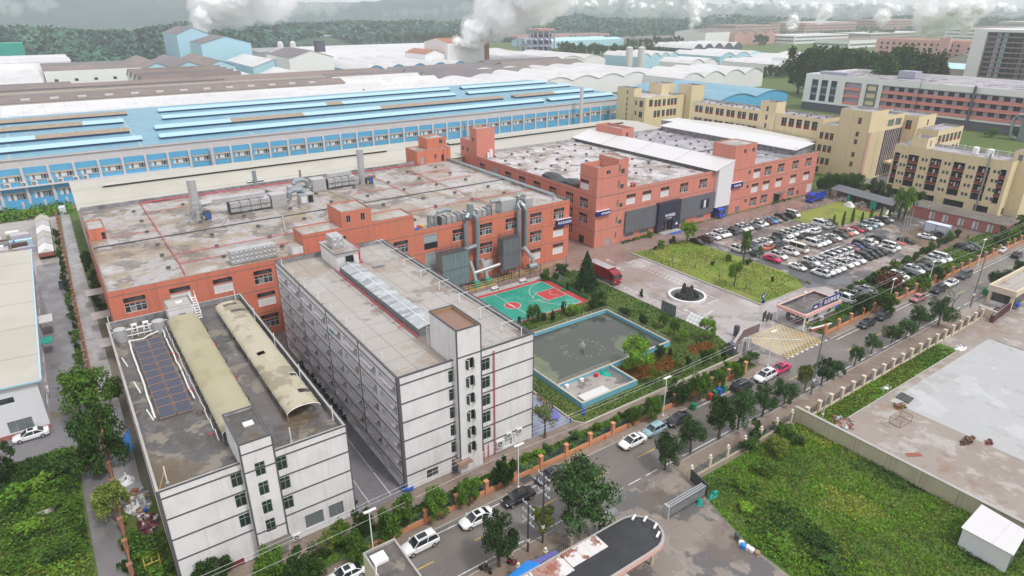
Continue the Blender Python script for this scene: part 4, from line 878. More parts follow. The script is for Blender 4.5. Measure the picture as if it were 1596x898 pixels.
mb=MB();mb.sphere((90.5,124.5,16.3),1.25,'steel_dark',12,8);mb.box(91,123.6,15.1,93.4,125.6,17.4,'galvanised');mb.build('fan',t)
mb=MB();mb.box(60.8,123.4,15.05,62.2,124.4,15.5,'plastic_blue');mb.sphere((63.3,124.4,15.6),.5,'line_yellow',8,5);mb.sphere((62.5,124.6,15.5),.45,'plastic_red',8,5);tag(mb.build('tarpaulin_bundle',loc=(62,124,15)),'small blue and yellow bundles on the factory roof corner beside the ducts','bundle')
t=thing('duct_stack','twin grey exhaust ducts joining into one stack on the salmon factory wall','duct',(74.5,121.6,0))
mb=MB();y=121.7
mb.tube([(72.9,y,.5),(72.9,y,15.3),(73.2,y,16.4),(74.4,y+.7,17.4)],.55,'duct_grey',12);mb.tube([(75.9,y,.5),(75.9,y,15.3),(75.6,y,16.4),(74.6,y+.7,17.4)],.55,'duct_grey',12);mb.tube([(74.5,122.3,16.9),(74.5,122.3,19.4)],.78,'duct_grey',14);mb.build('riser',t,smooth=45)
for x in(74.0,77.2):mb=MB();mb.tube([(x-.6,y-.6,6.0),(x+.1,y-1.4,2.6),(x+.2,y-1.7,1.0)],.5,'galvanised',10);mb.box(x-.6,y-2.6,0,x+1.0,y-1.1,1.3,'plastic_teal');mb.build('fan_outlet',t,smooth=45)
mb=MB();mb.tube([(70.6,120.6,.4),(70.6,120.6,8.6),(70.9,120.8,9.1),(75.4,121.6,9.3)],.5,'duct_grey',10);mb.tube([(74,120.3,3.2),(84,119.6,4.4)],.42,'galvanised',10);mb.tube([(81.0,119.8,3.9),(82.0,119.75,4.05)],.62,'plastic_red',10);mb.build('cross_duct',t,smooth=45)
t=thing('duct_stack','grey exhaust duct pair with a top bend right of the tall filter cabinet','duct',(89.5,121.8,0))
mb=MB();mb.tube([(87.8,y,2),(87.8,y,15.9),(88.3,y+.6,16.9),(89.2,123.2,17.2)],.6,'duct_grey',12);mb.tube([(89.9,y,5.5),(89.9,y,15.2),(89.6,y+.3,16.4),(89.0,123,17.0)],.6,'duct_grey',12);mb.build('riser',t,smooth=45)
mb=MB();mb.tube([(88.6,120.8,6.4),(90.8,120.0,3.6),(91,119.8,1.2)],.55,'galvanised',10);mb.tube([(89.3,119.6,1.4),(91.6,119.6,1.4)],.9,'duct_grey',12);mb.build('fan_outlet',t,smooth=45)
def filter_cabinet(name,label,x0,y0,x1,y1,z0,z1,m):
 t=thing(name,label,'filter',((x0+x1)/2,(y0+y1)/2,0));mb=MB();mb.box(x0,y0,z0,x1,y1,z1,m,'steel_dark');zc=(z0+z1)/2;mb.box(x0-.04,y0-.04,zc,x1+.04,y1+.04,zc+.12,'steel_dark')
 n=int((x1-x0)/.9)
 for k in range(n+1):x=x0+(x1-x0)*k/n;mb.box(x-.04,y0-.07,z0,x+.04,y0-.005,z1,'duct_grey')
 mb.build('casing',t)
 mb=MB()
 for x in(x0+.15,(x0+x1)/2,x1-.15):
  for yy in(y0+.15,y1-.15):mb.tube([(x,yy,0),(x,yy,z0)],.1,'steel_dark',5)
 for k in range(5):x=x0+(x1-x0)*(k+.5)/5;mb.tube([(x,(y0+y1)/2,z0),(x,(y0+y1)/2,z0-1.2)],[.8,.15],'duct_grey',8)
 mb.build('stand',t);mb=MB()
 for z in(z1+.5,z1+1.0):mb.tube([(x0,y0,z),(x1,y0,z),(x1,y1,z),(x0,y1,z),(x0,y0,z)],.04,'steel_dark',4)
 for k in range(6):x=x0+(x1-x0)*k/5;mb.tube([(x,y0,z1),(x,y0,z1+1)],.04,'steel_dark',4);mb.tube([(x,y1,z1),(x,y1,z1+1)],.04,'steel_dark',4)
 mb.build('railing',t);return t
filter_cabinet('dust_filter','wide grey green corrugated filter house on legs beside the salmon wall',64.3,117.6,71.0,120.6,2.6,10.3,'steel_panel')
filter_cabinet('dust_filter','tall narrow dark grey filter cabinet on legs between the wall ducts',81.2,118.6,86.0,121.0,2.8,10.2,'grey_cladding')
mb=MB();mb.box(99.9,121.9,9.3,104.55,122.45,10.9,'sign_blue','sign_white');glyphs(mb,(100.2,121.89,9.75),(1,0,0),(0,0,1),6,.62,11);tag(mb.build('wall_sign',loc=(102,122.5,9.3)),'long blue sign with white characters near the right end of the first salmon block','sign')
mb=MB()
for k in range(3):mb.box(-1.2,128+k*14,3.4,1.98,131.5+k*14,3.6,'ac_white','concrete')
mb.build('door_canopy',o1)
o2=thing('salmon_factory','salmon factory with a dark grey clad entrance and a blotchy puddled roof','factory',(138,155,0))
X0,X1,Y0,Y1,FH=114.5,162.9,123.7,188.0,15.0
fu=[11.1,17.3,24.6,32.7,41.2]
fops=[(u,10.3,u+3.5,13.1)for u in fu]+[(11.4,.7,14.8,2.5),(17.1,.7,20.9,2.5),(33,.4,36.4,2.2),(41.6,.8,45,2.5),(4.0,.05,5.9,2.0),(8.6,10.0,9.8,11.2),(8.6,5.2,9.8,6.4)]
lu=[Y1-(133+7.45*k)-3.4 for k in range(7)]
lops=[(u,z,u+3.3,z+2.8)for u in lu for z in(1.65,6.3,10.4)]+[(Y1-130.4,z,Y1-127,z+2.7)for z in(6.0,10.3)]+[(Y1-130.2,.05,Y1-128,2.3)]
factory_block(o2,X0,Y0,X1,Y1,FH,fops,lops,m='salmon_pale',roofm='roof_blotchy',drop=.9,inner='parapet_pale',bands=(4.6,9.3,14.0))
for k,u in enumerate(fu):window(o2,(X0,Y0),(X1,Y0),u,10.3,3.5,2.8,'factory_white' if k in(0,1,2)else 'factory')
for u,z,w,h in((11.4,.7,3.4,1.8),(17.1,.7,3.8,1.8),(33,.4,3.4,1.8),(41.6,.8,3.4,1.7)):window(o2,(X0,Y0),(X1,Y0),u,z,w,h,'wide')
window(o2,(X0,Y0),(X1,Y0),4.0,.05,1.9,1.95,'shutter',name='side_door')
for z in(10.0,5.2):window(o2,(X0,Y0),(X1,Y0),8.6,z,1.2,1.2,'small')
for k,u in enumerate(lu):
 for z in(1.65,6.3,10.4):window(o2,(X0,Y1),(X0,Y0),u,z,3.3,2.8,'shutter' if(k,z)==(5,10.4)else 'factory')
for z in(6.0,10.3):window(o2,(X0,Y1),(X0,Y0),Y1-130.4,z,3.4,2.7,'factory')
st=stair_house(o2,X0-.03,Y0-.03,121.8,130.6,14.9,22.0,wins=[('f',3.1,19.9,4.6,20.9,'small'),('l',.3,15.4,3.6,18.0,'factory_white')],m='salmon_pale',top=1.6,rm='roof_slab',name='stair_tower');stair_house(o2,121.83,Y0-.03,125.5,131.5,14.9,23.4,wins=[('f',1.1,19.3,2.4,20.7,'small'),('f',1.1,15.2,2.4,16.5,'small')],m='salmon_pale',name='stair_tower')
mb=MB()
for z in(9.3,14.0,18.9):band(mb,X0-.03,Y0-.03,125.5,130.6,z,.13,.03,'band_grey','fl' if z>14 else 'f')
for z in(1.6,5.9,10.6,15.9,20.2):mb.box(121.9+.2,Y0-.16,z,122.5,Y0-.06,z+1.7,'band_grey')
mb.build('tower_trim',o2)
stair_house(o2,X0-.03,182.6,121.6,186.8,14.0,23.8,wins=[('l',1.4,19.4,2.4,20.8,'small')],m='salmon_pale',name='stair_tower');stair_house(o2,X0-.03,186.8,120,193,10,19.6,wins=[('l',1,15.5,2.3,16.9,'small'),('l',4,15.5,5.2,16.9,'small')],m='salmon_pale',name='stair_tower')
mb=MB();mb.tube([(119.7,182.1,14.2),(119.7,182.1,16.6)],.6,'white_paint',12);mb.box(118.3,181.9,14.1,119,182.5,15.8,'white_paint');mb.build('water_tank',o2)
roof_vents(o2,117,134,160,185,14.1,6,7,9)
mb=MB();mb.box(125.4,Y0-.55,2.2,137.6,Y0-.03,8.5,'grey_cladding');mb.build('cladding',o2);mb=MB();mb.box(147.0,Y0-.55,2.2,162.95,Y0-.03,8.5,'grey_cladding');mb.box(156.6,Y0-.58,4.0,160.6,Y0-.56,6.9,'navy_cladding');mb.build('cladding',o2)
mb=MB();mb.box(137.63,Y0-1.4,3.3,146.97,Y0-.03,8.9,'navy_cladding');mb.box(137.63,Y0-1.4,0,138.9,Y0-.03,3.3,'navy_cladding');mb.box(143.9,Y0-1.4,0,146.97,Y0-.03,3.3,'navy_cladding')
glyphs(mb,(140.3,Y0-1.42,4.5),(1,0,0),(0,0,1),5,.82,5,gap=1.02);glyphs(mb,(141.0,Y0-1.42,3.95),(1,0,0),(0,0,1),7,.25,6);mb.face([(144.9,Y0-1.42,1.5),(146.2,Y0-1.42,1.5),(145.6,Y0-1.42,2.4)],'sign_white');mb.build('portal',o2)
mb=MB();mb.box(138.95,Y0-.35,0,143.85,Y0-.03,3.25,'glass_dark')
for x in(138.95,140.5,142.1,143.7):mb.box(x,Y0-.45,0,x+.16,Y0-.36,3.25,'car_brown')
mb.build('entrance_door',o2)
mb=MB();mb.box(138,120.5,0,146,122.2,.25,'concrete');mb.box(140.5,119.3,0,145.5,120.5,.06,'plastic_blue');mb.build('entrance_step',o2)
mb=MB();[mb.box(157.0+k*1.1,Y0-.66,4.3,157.9+k*1.1,Y0-.6,6.6,'frame_white' if k==1 else 'glass_dark')for k in range(3)];mb.build('window',o2)
mb=MB();mb.box(114.3,123.0,9.0,119.2,123.6,10.4,'sign_blue','sign_white');glyphs(mb,(115.9,122.98,9.35),(1,0,0),(0,0,1),5,.58,21,gap=1.1);tag(mb.build('wall_sign',loc=(116,123.6,9)),'blue sign with white characters on the tower corner of the middle salmon block','sign')
t=thing('tarpaulin_heap','long heap under a dark tarpaulin on the roof behind the stair tower','tarpaulin',(119,141,14.1))
mb=MB();r=random.Random(3)
prof=[]
for k in range(9):
 x=116.2+k*.0;y=135+k*1.7;hh=1.3+.5*math.sin(k*1.1)
 prof.append([(115.3,y,14.1),(115.6,y+r.uniform(-.3,.3),14.1+hh*.8),(117.2,y,14.1+hh+.3),(119.6,y+r.uniform(-.3,.3),14.1+hh*.9),(120.3,y,14.1)])
for a,b_ in zip(prof,prof[1:]):
 for k in range(4):mb.face([a[k],b_[k],b_[k+1],a[k+1]][::-1],'tarp_dark')
mb.face(prof[0],'tarp_dark');mb.face(prof[-1][::-1],'tarp_dark');mb.build('cover',t);mb=MB();mb.box(115.4,133.0,14.1,118.6,134.9,15.6,'timber_dark');mb.build('crate',t)
mb=MB();r=random.Random(12)
for k in range(16):x=126.5+k*1.3+r.uniform(-.3,.3);mb.tube([(x,125.2,14.1),(x+r.uniform(-.2,.2),125.2,15.4+r.uniform(0,.6))],.05,'pond_stone',4)
for k in range(6):x=126.5+k*3.6;mb.tube([(x,125.2,15.3),(x+3.2,125.4,15.2)],.05,'pond_stone',4)
mb.box(130.0,126,14.1,131.2,127,15.2,'plastic_red');tag(mb.build('pipe_rack',loc=(136,125.2,14.1)),'row of pale upright rods with one red box along the front of the roof','rack')
cn=thing('white_shed','white sheet metal hall filling the gap between two salmon blocks','shed',(166.5,155,0))
mb=MB();x0,x1,y0,y1=163.0,169.9,122.6,190.0
mb.faces([(x0,y0,3.4),(x1,y0,3.4),(x1,y0,17.2),(x0,y0,15.4)],[(0,1,2,3)],'shed_white_wall');mb.faces([(x0,y0,15.4),(x0,y1,15.4),(x0,y1,3.4),(x0,y0,3.4)],[(0,1,2,3)],'shed_white_wall');mb.faces([(x1,y0,17.2),(x1,y1,17.2),(x1,y1,0),(x1,y0,0)],[(3,2,1,0)],'shed_white_wall');mb.face([(x0,y1,0),(x1,y1,0),(x1,y1,17.2),(x0,y1,15.4)][::-1],'shed_white_wall')
mb.face([(x0,126,0),(x1,126,0),(x1,126,3.4),(x0,126,3.4)],'timber_red');mb.face([(x0,y0,3.4),(x0,126,3.4),(x1,126,3.4),(x1,y0,3.4)],'band_grey');mb.build('wall',cn)
mb=MB();mb.faces([(x0-1.6,y0-.15,15.05),(x1+.2,y0-.15,17.4),(x1+.2,y1,17.4),(x0-1.6,y1,15.05),(x0-1.6,y0-.15,15.2),(x1+.2,y0-.15,17.55),(x1+.2,y1,17.55),(x0-1.6,y1,15.2)],[(3,2,1,0),(4,5,6,7),(0,1,5,4),(0,4,7,3),(1,2,6,5)],'shed_white')
for k in range(1,4):mb.faces([(x0-1.6,y0+k*17,15.23),(x1+.2,y0+k*17,17.58),(x1+.2,y0+k*17+.2,17.58),(x0-1.6,y0+k*17+.2,15.23)],[(0,1,2,3)],'roof_purple')
mb.box(x0-1.75,y0,14.8,x0-1.6,y1,15.15,'steel_dark');mb.build('roof',cn)
o3=thing('salmon_factory','paler salmon factory with a corner stair tower and white framed upper windows','factory',(193,155,0))
X0,X1,Y0,Y1,FH=170.0,216.2,122.9,187.5,14.7
fu=[10.7,16.6,23.6,31.7,39.4]
fops=[(u,z,u+3.5,z+2.9)for u in fu for z in(10.2,5.4)]+[(10.9,.8,14.4,3.7),(16.6,.8,20.1,3.7),(31.7,.8,35.2,3.7),(24,.05,27.3,3.0),(37.0,.8,38.3,2.2),(42.8,.7,46,3.7),(3.7,.05,5.6,2.0),(8.0,7.2,9.2,8.4),(8.0,2.6,9.2,3.8),(8.0,11.8,9.2,13)]
factory_block(o3,X0,Y0,X1,Y1,FH,fops,[],'salmon_pale','roof_purple',.8,'parapet_pale',(4.4,9.2,13.9))
for k,u in enumerate(fu):
 window(o3,(X0,Y0),(X1,Y0),u,10.2,3.5,2.9,'factory_white' if k==0 else 'factory');window(o3,(X0,Y0),(X1,Y0),u,5.4,3.5,2.9,'factory_white')
for u in(10.9,16.6,31.7):window(o3,(X0,Y0),(X1,Y0),u,.8,3.5,2.9,'factory')
for z in(7.2,2.6,11.8):window(o3,(X0,Y0),(X1,Y0),8.0,z,1.2,1.2,'small')
window(o3,(X0,Y0),(X1,Y0),42.8,.7,3.2,3.0,'shutter_white',name='roller_shutter');window(o3,(X0,Y0),(X1,Y0),37.0,.8,1.3,1.4,'small');window(o3,(X0,Y0),(X1,Y0),3.7,.05,1.9,1.95,'wide',name='side_door')
mb=MB();mb.box(193.4,121.4,3.3,199.2,122.88,3.5,'band_grey');mb.build('door_canopy',o3)
stair_house(o3,X0-.03,Y0-.03,180.5,131.4,14.2,21.6,'salmon_pale',[('f',4.2,18.9,5.4,20.2,'small'),('f',8.3,18.9,9.5,20.2,'small')],'stair_tower')
stair_house(o3,X0-.03,172,176,186,13,20,'salmon_pale',[('f',2,17,3.2,18.4,'small')],'stair_tower',top=.9)
roof_vents(o3,178,128,214,185,13.9,6,8,19)
mb=MB();mb.box(X0+.5,148,13.9,X1-.5,148.4,14.2,'steel_dark');[mb.tube([(196+k*5,126,14.1),(192+k*6,146,14.1)],.1,'duct_grey',5)for k in range(3)];mb.build('roof_kerb',o3)
mb=MB();mb.box(169.7,122.2,8.6,175.0,122.85,10.2,'sign_blue','sign_white');glyphs(mb,(170.6,122.18,9.0),(1,0,0),(0,0,1),5,.62,31,gap=1.1);tag(mb.build('wall_sign',loc=(172,122.8,8.6)),'blue sign with white characters beside the white sheeted hall','sign')
def long_shed(name,label,x0,x1,y0,y1,ze,zr,m,mw,vents=(),ridge=.5,cat='shed'):
 t=thing(name,label,cat,((x0+x1)/2,(y0+y1)/2,0));yr=y0+(y1-y0)*ridge;mb=MB()
 v=[(x0,y0),(x1,y0),(x1,y1),(x0,y1)]
 mb.wall((x0,y0),(x1,y0),0,ze,mw);mb.wall((x1,y1),(x0,y1),0,ze,mw)
 for x,s in((x0,1),(x1,-1)):f=[(x,y0,0),(x,y1,0),(x,y1,ze),(x,yr,zr),(x,y0,ze)];mb.face(f[::-1]if s>0 else f,mw)
 mb.build('wall',t);mb=MB()
 mb.faces([(x0-.3,y0-.4,ze-.0),(x1+.3,y0-.4,ze-.0),(x1+.3,yr,zr+.1),(x0-.3,yr,zr+.1),(x0-.3,y1+.4,ze),(x1+.3,y1+.4,ze)],[(0,1,2,3),(3,2,5,4)],m);mb.build('roof',t)
 for a,b_,y,w,h,mm in vents:
  mb=MB();zz=zr+.1-(zr-ze)*abs(y-yr)/((yr-y0)if y<yr else(y1-yr));mb.faces([(a,y-w,zz+h*.7),(b_,y-w,zz+h*.7),(b_,y,zz+h),(a,y,zz+h),(a,y+w,zz+h*.7),(b_,y+w,zz+h*.7)],[(0,1,2,3),(3,2,5,4)],mm);mb.box(a+.2,y-w*.7,zz-.2,b_-.2,y+w*.7,zz+h*.68,'blue_dark' if mm=='blue_vent' else 'steel_dark');mb.build('ridge_vent',t)
 return t
long_shed('cream_shed','long cream roofed shed behind the first salmon factory block',2,113.8,190.6,225,13.6,14.6,'shed_cream','shed_ivory',[(9,94,209,1.6,.9,'shed_ivory')])
long_shed('cream_shed','cream roofed shed behind the middle block reaching the yellow building',114.2,214,193.4,222,13.2,14.2,'shed_ivory','shed_ivory',[(118,205,208,1.5,.9,'shed_cream')])
t=thing('white_shed','white roofed rooftop shed along the right side of the third salmon block','shed',(212,156,13.9));mb=MB();mb.wall((206.5,126),(216.1,126),13.95,16.2,'parapet_inner');mb.wall((206.5,186),(206.5,126),13.95,15.6,'parapet_inner');mb.wall((216.1,126),(216.1,186),13.95,16.9,'parapet_inner');mb.build('wall',t);mb=MB();mb.faces([(205.8,125.2,15.9),(217,125.2,17.1),(217,187,17.1),(205.8,187,15.9),(205.8,125.2,15.7),(217,125.2,16.9),(217,187,16.9),(205.8,187,15.7)],[(0,1,2,3),(7,6,5,4),(0,4,5,1),(3,7,4,0),(1,5,6,2)],'shed_white');mb.build('roof',t)
long_shed('white_shed','narrow white roofed shed in front of the long yellow wing',236.5,247.6,143,214,12,13.2,'shed_white','parapet_pale')
def slab_roof(mb,x0,y0,x1,y1,z,m='roof_purple',drop=.8):mb.roof(x0,y0,x1,y1,z,drop,.25,m,'parapet_pale','wood_old')
def block(root,name,x0,y0,x1,y1,h,m,fo=(),lo=(),roofm='roof_purple',drop=.8,z0=0):
 """box block; fo / lo: (u, z, w, h, style) windows in the -y and -x walls"""
 mb=MB();op=lambda L:[(o[0],o[1],o[0]+o[2],o[1]+o[3])for o in L]
 mb.wall((x0,y0),(x1,y0),z0,h,m,op(fo),.2);mb.wall((x1,y0),(x1,y1),z0,h,m);mb.wall((x1,y1),(x0,y1),z0,h,m);mb.wall((x0,y1),(x0,y0),z0,h,m,op(lo),.2)
 slab_roof(mb,x0,y0,x1,y1,h,roofm,drop);o=mb.build(name,root)
 par=o if root is not None else o
 for u,z,w,hh,s in fo:window(o,(x0,y0),(x1,y0),u,z,w,hh,s)
 for u,z,w,hh,s in lo:window(o,(x0,y1),(x0,y0),u,z,w,hh,s)
 return o
yb=thing('cream_office','cream office tower with a tall striped glass front and stepped roofs','office',(258,131,0))
block(yb,'wing',246,134,258,141.5,18.8,'cream_stucco',lo=[(u,z,1.5,2.6,'maroon')for u in(.8,3.0,5.0)for z in(13.4,8.6,3.8)]+[(0.3,.4,2.6,2.2,'dark')])
block(yb,'tower',246,122.3,258,134,25.6,'cream_stucco',lo=[(7.2,20.8,1.3,2.3,'maroon'),(7.2,16.2,1.2,1.8,'maroon'),(7.2,13.4,1.2,1.8,'maroon'),(7.2,8.6,1.2,1.8,'maroon'),(7.2,5,1.2,1.8,'maroon')])
mb=MB();mb.wall((246,122.27),(271.5,122.27),0,23.2,'cream_stucco',[(2.0,.3,25.2,17.8)]+[(2+k*5.6,19.0,6.6+k*5.6,21.6)for k in range(4)],.35);mb.wall((271.5,122.27),(271.5,136),0,23.2,'cream_stucco');mb.wall((271.5,136),(258,136),0,23.2,'cream_stucco');slab_roof(mb,258,122.27,271.5,136,23.2);gl=mb.build('glass_front',yb)
mb=MB();mb.face([(248,122.55,.3),(271.2,122.55,.3),(271.2,122.55,17.8),(248,122.55,17.8)],'glass_dark')
for k in range(17):x=248+k*1.45;w=.34 if k%4==0 else .2;mb.box(x,122.3,.3,x+w,122.5,17.8,'far_pink' if k%4==0 else 'facade_pale')
for k in range(4):mb.face([(248+k*5.6,122.5,19.0),(252.6+k*5.6,122.5,19.0),(252.6+k*5.6,122.5,21.6),(248+k*5.6,122.5,21.6)],'glass_grey')
for z in(4,7.6,11.2,14.6):mb.box(248,122.4,z,271.2,122.52,z+.5,'steel_dark')
mb.box(246.2,122.0,0,248,122.24,18.2,'far_pink');mb.box(271.0,122.0,5,271.9,122.24,20,'far_pink');mb.build('glazing',gl)
mb=MB();mb.box(262,117.5,5.0,270,122.2,5.8,'cream_stucco');mb.build('entrance_canopy',yb)
block(yb,'rear_wing',271.8,117.2,286,134,22.4,'cream_stucco',lo=[(12.4,17.2,2.2,3.4,'maroon')],fo=[(7.5,18.4,1.2,2.2,'maroon'),(7.0,12.5,1.2,3,'maroon')])
block(yb,'side_wing',273,109.8,294,117.1,17.9,'cream_stucco',[(1.2+k*3.3,z,2.4,3.0,'maroon')for k in range(6)for z in(13,8.2,3.5)])
cw=thing('cream_wing','long cream three storey wing with paired maroon windows behind a white roof','wing',(255,180,0))
block(cw,'wall',249,141.8,262,207.5,20.2,'cream_stucco',lo=[(2.2+k*5.9+j*2.35,z,2.0,3.0,'maroon')for k in range(6)for j in(0,1)for z in(15.8,10.5)]+[(47.5+k*3.4,15.5,2.4,3.4,'maroon')for k in range(5)])
block(cw,'tower',248.6,163,255,170.5,24.4,'cream_stucco',lo=[(3,z,1.0,2.0,'maroon')for z in(20.5,17,13.6)]);roof_vents(cw,250,144,261,205,19.4,3,10,77)
cc=thing('cream_office','cream corner building with maroon windows beside the blue factory','office',(262,245,0))
block(cc,'wall',247,235,276,255,19.0,'cream_stucco',[(2.8,14.6-.0,2.6,3.4,'maroon')]+[(6.6+k*2.55+(.9 if k>1 else 0)+(.8 if k>2 else 0),z,2.1,3.3,'maroon')for k in range(6)for z in(14.3,9.0)],[(13,z,1.2,2.2,'maroon')for z in(15,10)]+[(16,z,2.4,3.0,'maroon')for z in(14.4,9.2,4)],'roof_blotchy')
block(cc,'tower',246.8,243,252,255.2,23.0,'cream_stucco',lo=[(7,z,1.0,1.7,'maroon')for z in(20,16.5,14,11.5,9,6.5)])
block(cc,'lift_house',270,246,280,255,23.5,'cream_stucco',z0=18);block(cc,'stair_tower',276.2,231,286,240,23.6,'cream_stucco',lo=[(2,15.5,1,1.8,'small')])
dm=thing('cream_dormitory','cream five storey dormitory with dark red balconies and white rooftop tanks','dormitory',(242,90,0))
x0,x1,y0,y1,h=236.8,249.0,72.7,107.6,17.4
fl=[3.4+2.85*k for k in range(4)]
L=y1-y0;ops=[];wn=[];bays=[0.5]+[5.0+k*7.05 for k in range(4)]+[32.3]
for i,u in enumerate(bays):
 w=1.7 if i in(0,5)else 3.4
 for z in fl:ops.append((u,z+.75 if z>3.5 else z+.6,u+w,z+2.75))
for k in range(5):
 u=2.75+k*7.05-(0 if k<1 else .45)
 for z in fl:wn+=[(u,z+1.2,.75,1.1,'small'),(u+1.15,z+1.2,.75,1.1,'small')]
mb=MB();mb.wall((x0,y1),(x0,y0),0,h,'cream_stucco',ops+[(u,z,u+w,z+hh)for u,z,w,hh,s in wn]+[(1.5,.3,4.5,2.4),(10,.2,16,2.6),(19,.2,25,2.6),(28,.2,32,2.6)],.9,'interior_grey')
fw=[(5.2,z+.6,1.6,2.0,'maroon')for z in fl]+[(2.5,.3,2,2.2,'dark')]
mb.wall((x0,y0),(x1,y0),0,h,'cream_stucco',[(u,z,u+w,z+hh)for u,z,w,hh,s in fw],.2);mb.wall((x1,y0),(x1,y1),0,h,'cream_stucco');mb.wall((x1,y1),(x0,y1),0,h,'cream_stucco');slab_roof(mb,x0,y0,x1,y1,h);wl=mb.build('wall',dm)
for u,z,w,hh,s in wn:window(dm,(x0,y1),(x0,y0),u,z,w,hh,s)
for u,z,w,hh,s in fw:window(dm,(x0,y0),(x1,y0),u,z,w,hh,s)
BD=[]
for v in range(3):
 for w in(1.7,3.4):
  mb=MB();r=random.Random(v*7+int(w*10));mb.box(0,-.06,0,w,.1,.75,'maroon_panel')
  if w>2:mb.box(w/2-.15,.0,.75,w/2+.15,.8,2.0,'cream_stucco')
  for k in range(int(w*2.2)):u=r.uniform(.1,w-.5);mb.box(u,.35,1.0+r.uniform(0,.5),u+r.uniform(.25,.45),.42,1.85,r.choice(['white_paint','cloth_dark','car_rose','plastic_blue','interior_grey']))
  BD.append(mb.mesh('balcony'))
for i,u in enumerate(bays):
 for j,z in enumerate(fl):
  if z>3.5:put('balcony',BD[((i+j*2)%3)*2+(0 if i in(0,5)else 1)],dm,(x0,y1-u,z),-math.pi/2)
for y in(85.8,81.6):mb=MB();mb.tube([(244,y,16.7),(244,y,18.9),(244,y,19.1)],[.95,.95,.4],'white_paint',14);mb.build('water_tank',dm,smooth=40)
mb=MB();[mb.tube([(247.5,74.5+k*3.2,16.7),(247.5,74.5+k*3.2,18.6)],.07,'white_paint',4)for k in range(10)];mb.tube([(247.5,74.5,18.3),(247.5,104,18.3)],.05,'white_paint',4);mb.build('drying_rail',dm)
block(dm,'stair_house',240,99,246,104,20.2,'cream_stucco',[(2,17.2,1.0,2.0,'wide')],z0=16.6);block(dm,'stair_house',241.5,69,249.1,74.4,20.0,'cream_stucco',lo=[(1.2,17,1.2,2.0,'wide')],z0=0)
mb=MB();mb.tube([(236.3,78.8,0),(236.3,78.8,18.8),(237.5,78.8,19.4)],.28,'duct_grey',8);mb.build('flue',dm)
ph=thing('brick_house','long low pink brick house with paired barred windows and a mossy flat roof','house',(221,75,0))
mb=MB();x0,x1,y0,y1=216.8,225,63.6,90
ops=[(y1-yy-1.5,.3,y1-yy,2.6)for yy in(66.6,70.4,74.3,78.6,82.4)]
mb.wall((x0,y1),(x0,y0),0,3.3,'brick_pink',ops,.15);mb.wall((x0,y0),(x1,y0),0,3.3,'brick_pink');mb.wall((x1,y0),(x1,y1),0,3.3,'brick_pink');mb.wall((x1,y1),(x0,y1),0,3.3,'brick_pink');mb.build('wall',ph)
for o in ops:window(ph,(x0,y1),(x0,y0),o[0],o[1],1.5,2.3,'ribbon')
mb=MB();mb.box(x0-.5,y0-.4,3.3,x1+.4,84.8,3.5,'concrete','moss_roof');mb.box(x0-.3,85.2,3.3,x1+.4,y1+.3,3.62,'concrete','moss_roof');mb.build('roof',ph)
t=thing('site_cabin','white portable cabin with blue edges in front of the pink brick house','cabin',(206,75,0))
mb=MB();mb.box(203.4,73.0,.15,205.9,79.2,2.75,'cabin_white');mb.build('body',t);mb=MB()
for x in(203.38,205.92):
 for yy in(72.98,79.22,76.1):mb.box(x-.06,yy-.06,.1,x+.06,yy+.06,2.8,'plastic_blue')
mb.box(203.3,72.9,2.75,206,79.3,2.87,'plastic_blue','cabin_white');mb.build('frame',t);mb=MB();mb.box(204.3,72.94,.2,205.1,72.99,2.2,'glass_dark');mb.build('door',t)
t=thing('recycling_shed','open shed with a dark grey metal roof over heaps of scrap','shed',(214,103,0))
mb=MB();mb.faces([(211.6,92.8,3.0),(216.4,93.6,3.9),(219.4,115.3,4.2),(214.6,115.3,3.3),(211.6,92.8,3.1),(216.4,93.6,4.0),(219.4,115.3,4.3),(214.6,115.3,3.4)],[(3,2,1,0),(4,5,6,7),(0,1,5,4),(3,0,4,7),(1,2,6,5),(2,3,7,6)],'grey_cladding');mb.build('roof',t)
mb=MB()
for k in range(7):q=k/6;mb.tube([(211.9+3.0*q,93.1+22*q,0),(211.9+3*q,93.1+22*q,3.1+.3*q)],.09,'steel_dark',5);mb.tube([(216.2+3.0*q,93.8+21.3*q,0),(216.2+3*q,93.8+21.3*q,3.9)],.09,'steel_dark',5)
mb.build('post',t);mb=MB();mb.face([(216.3,93.7,0),(219.2,115.2,0),(219.2,115.2,3.9),(216.3,93.7,3.8)],'band_grey');mb.build('back_wall',t)
for a in((212.6,98.2,1.6),(214.0,107.6,.9)):mb=MB();mb.box(a[0],a[1],0,a[0]+.15,a[1]+a[2]*1.2,3.0,'plastic_teal');mb.build('curtain',t)
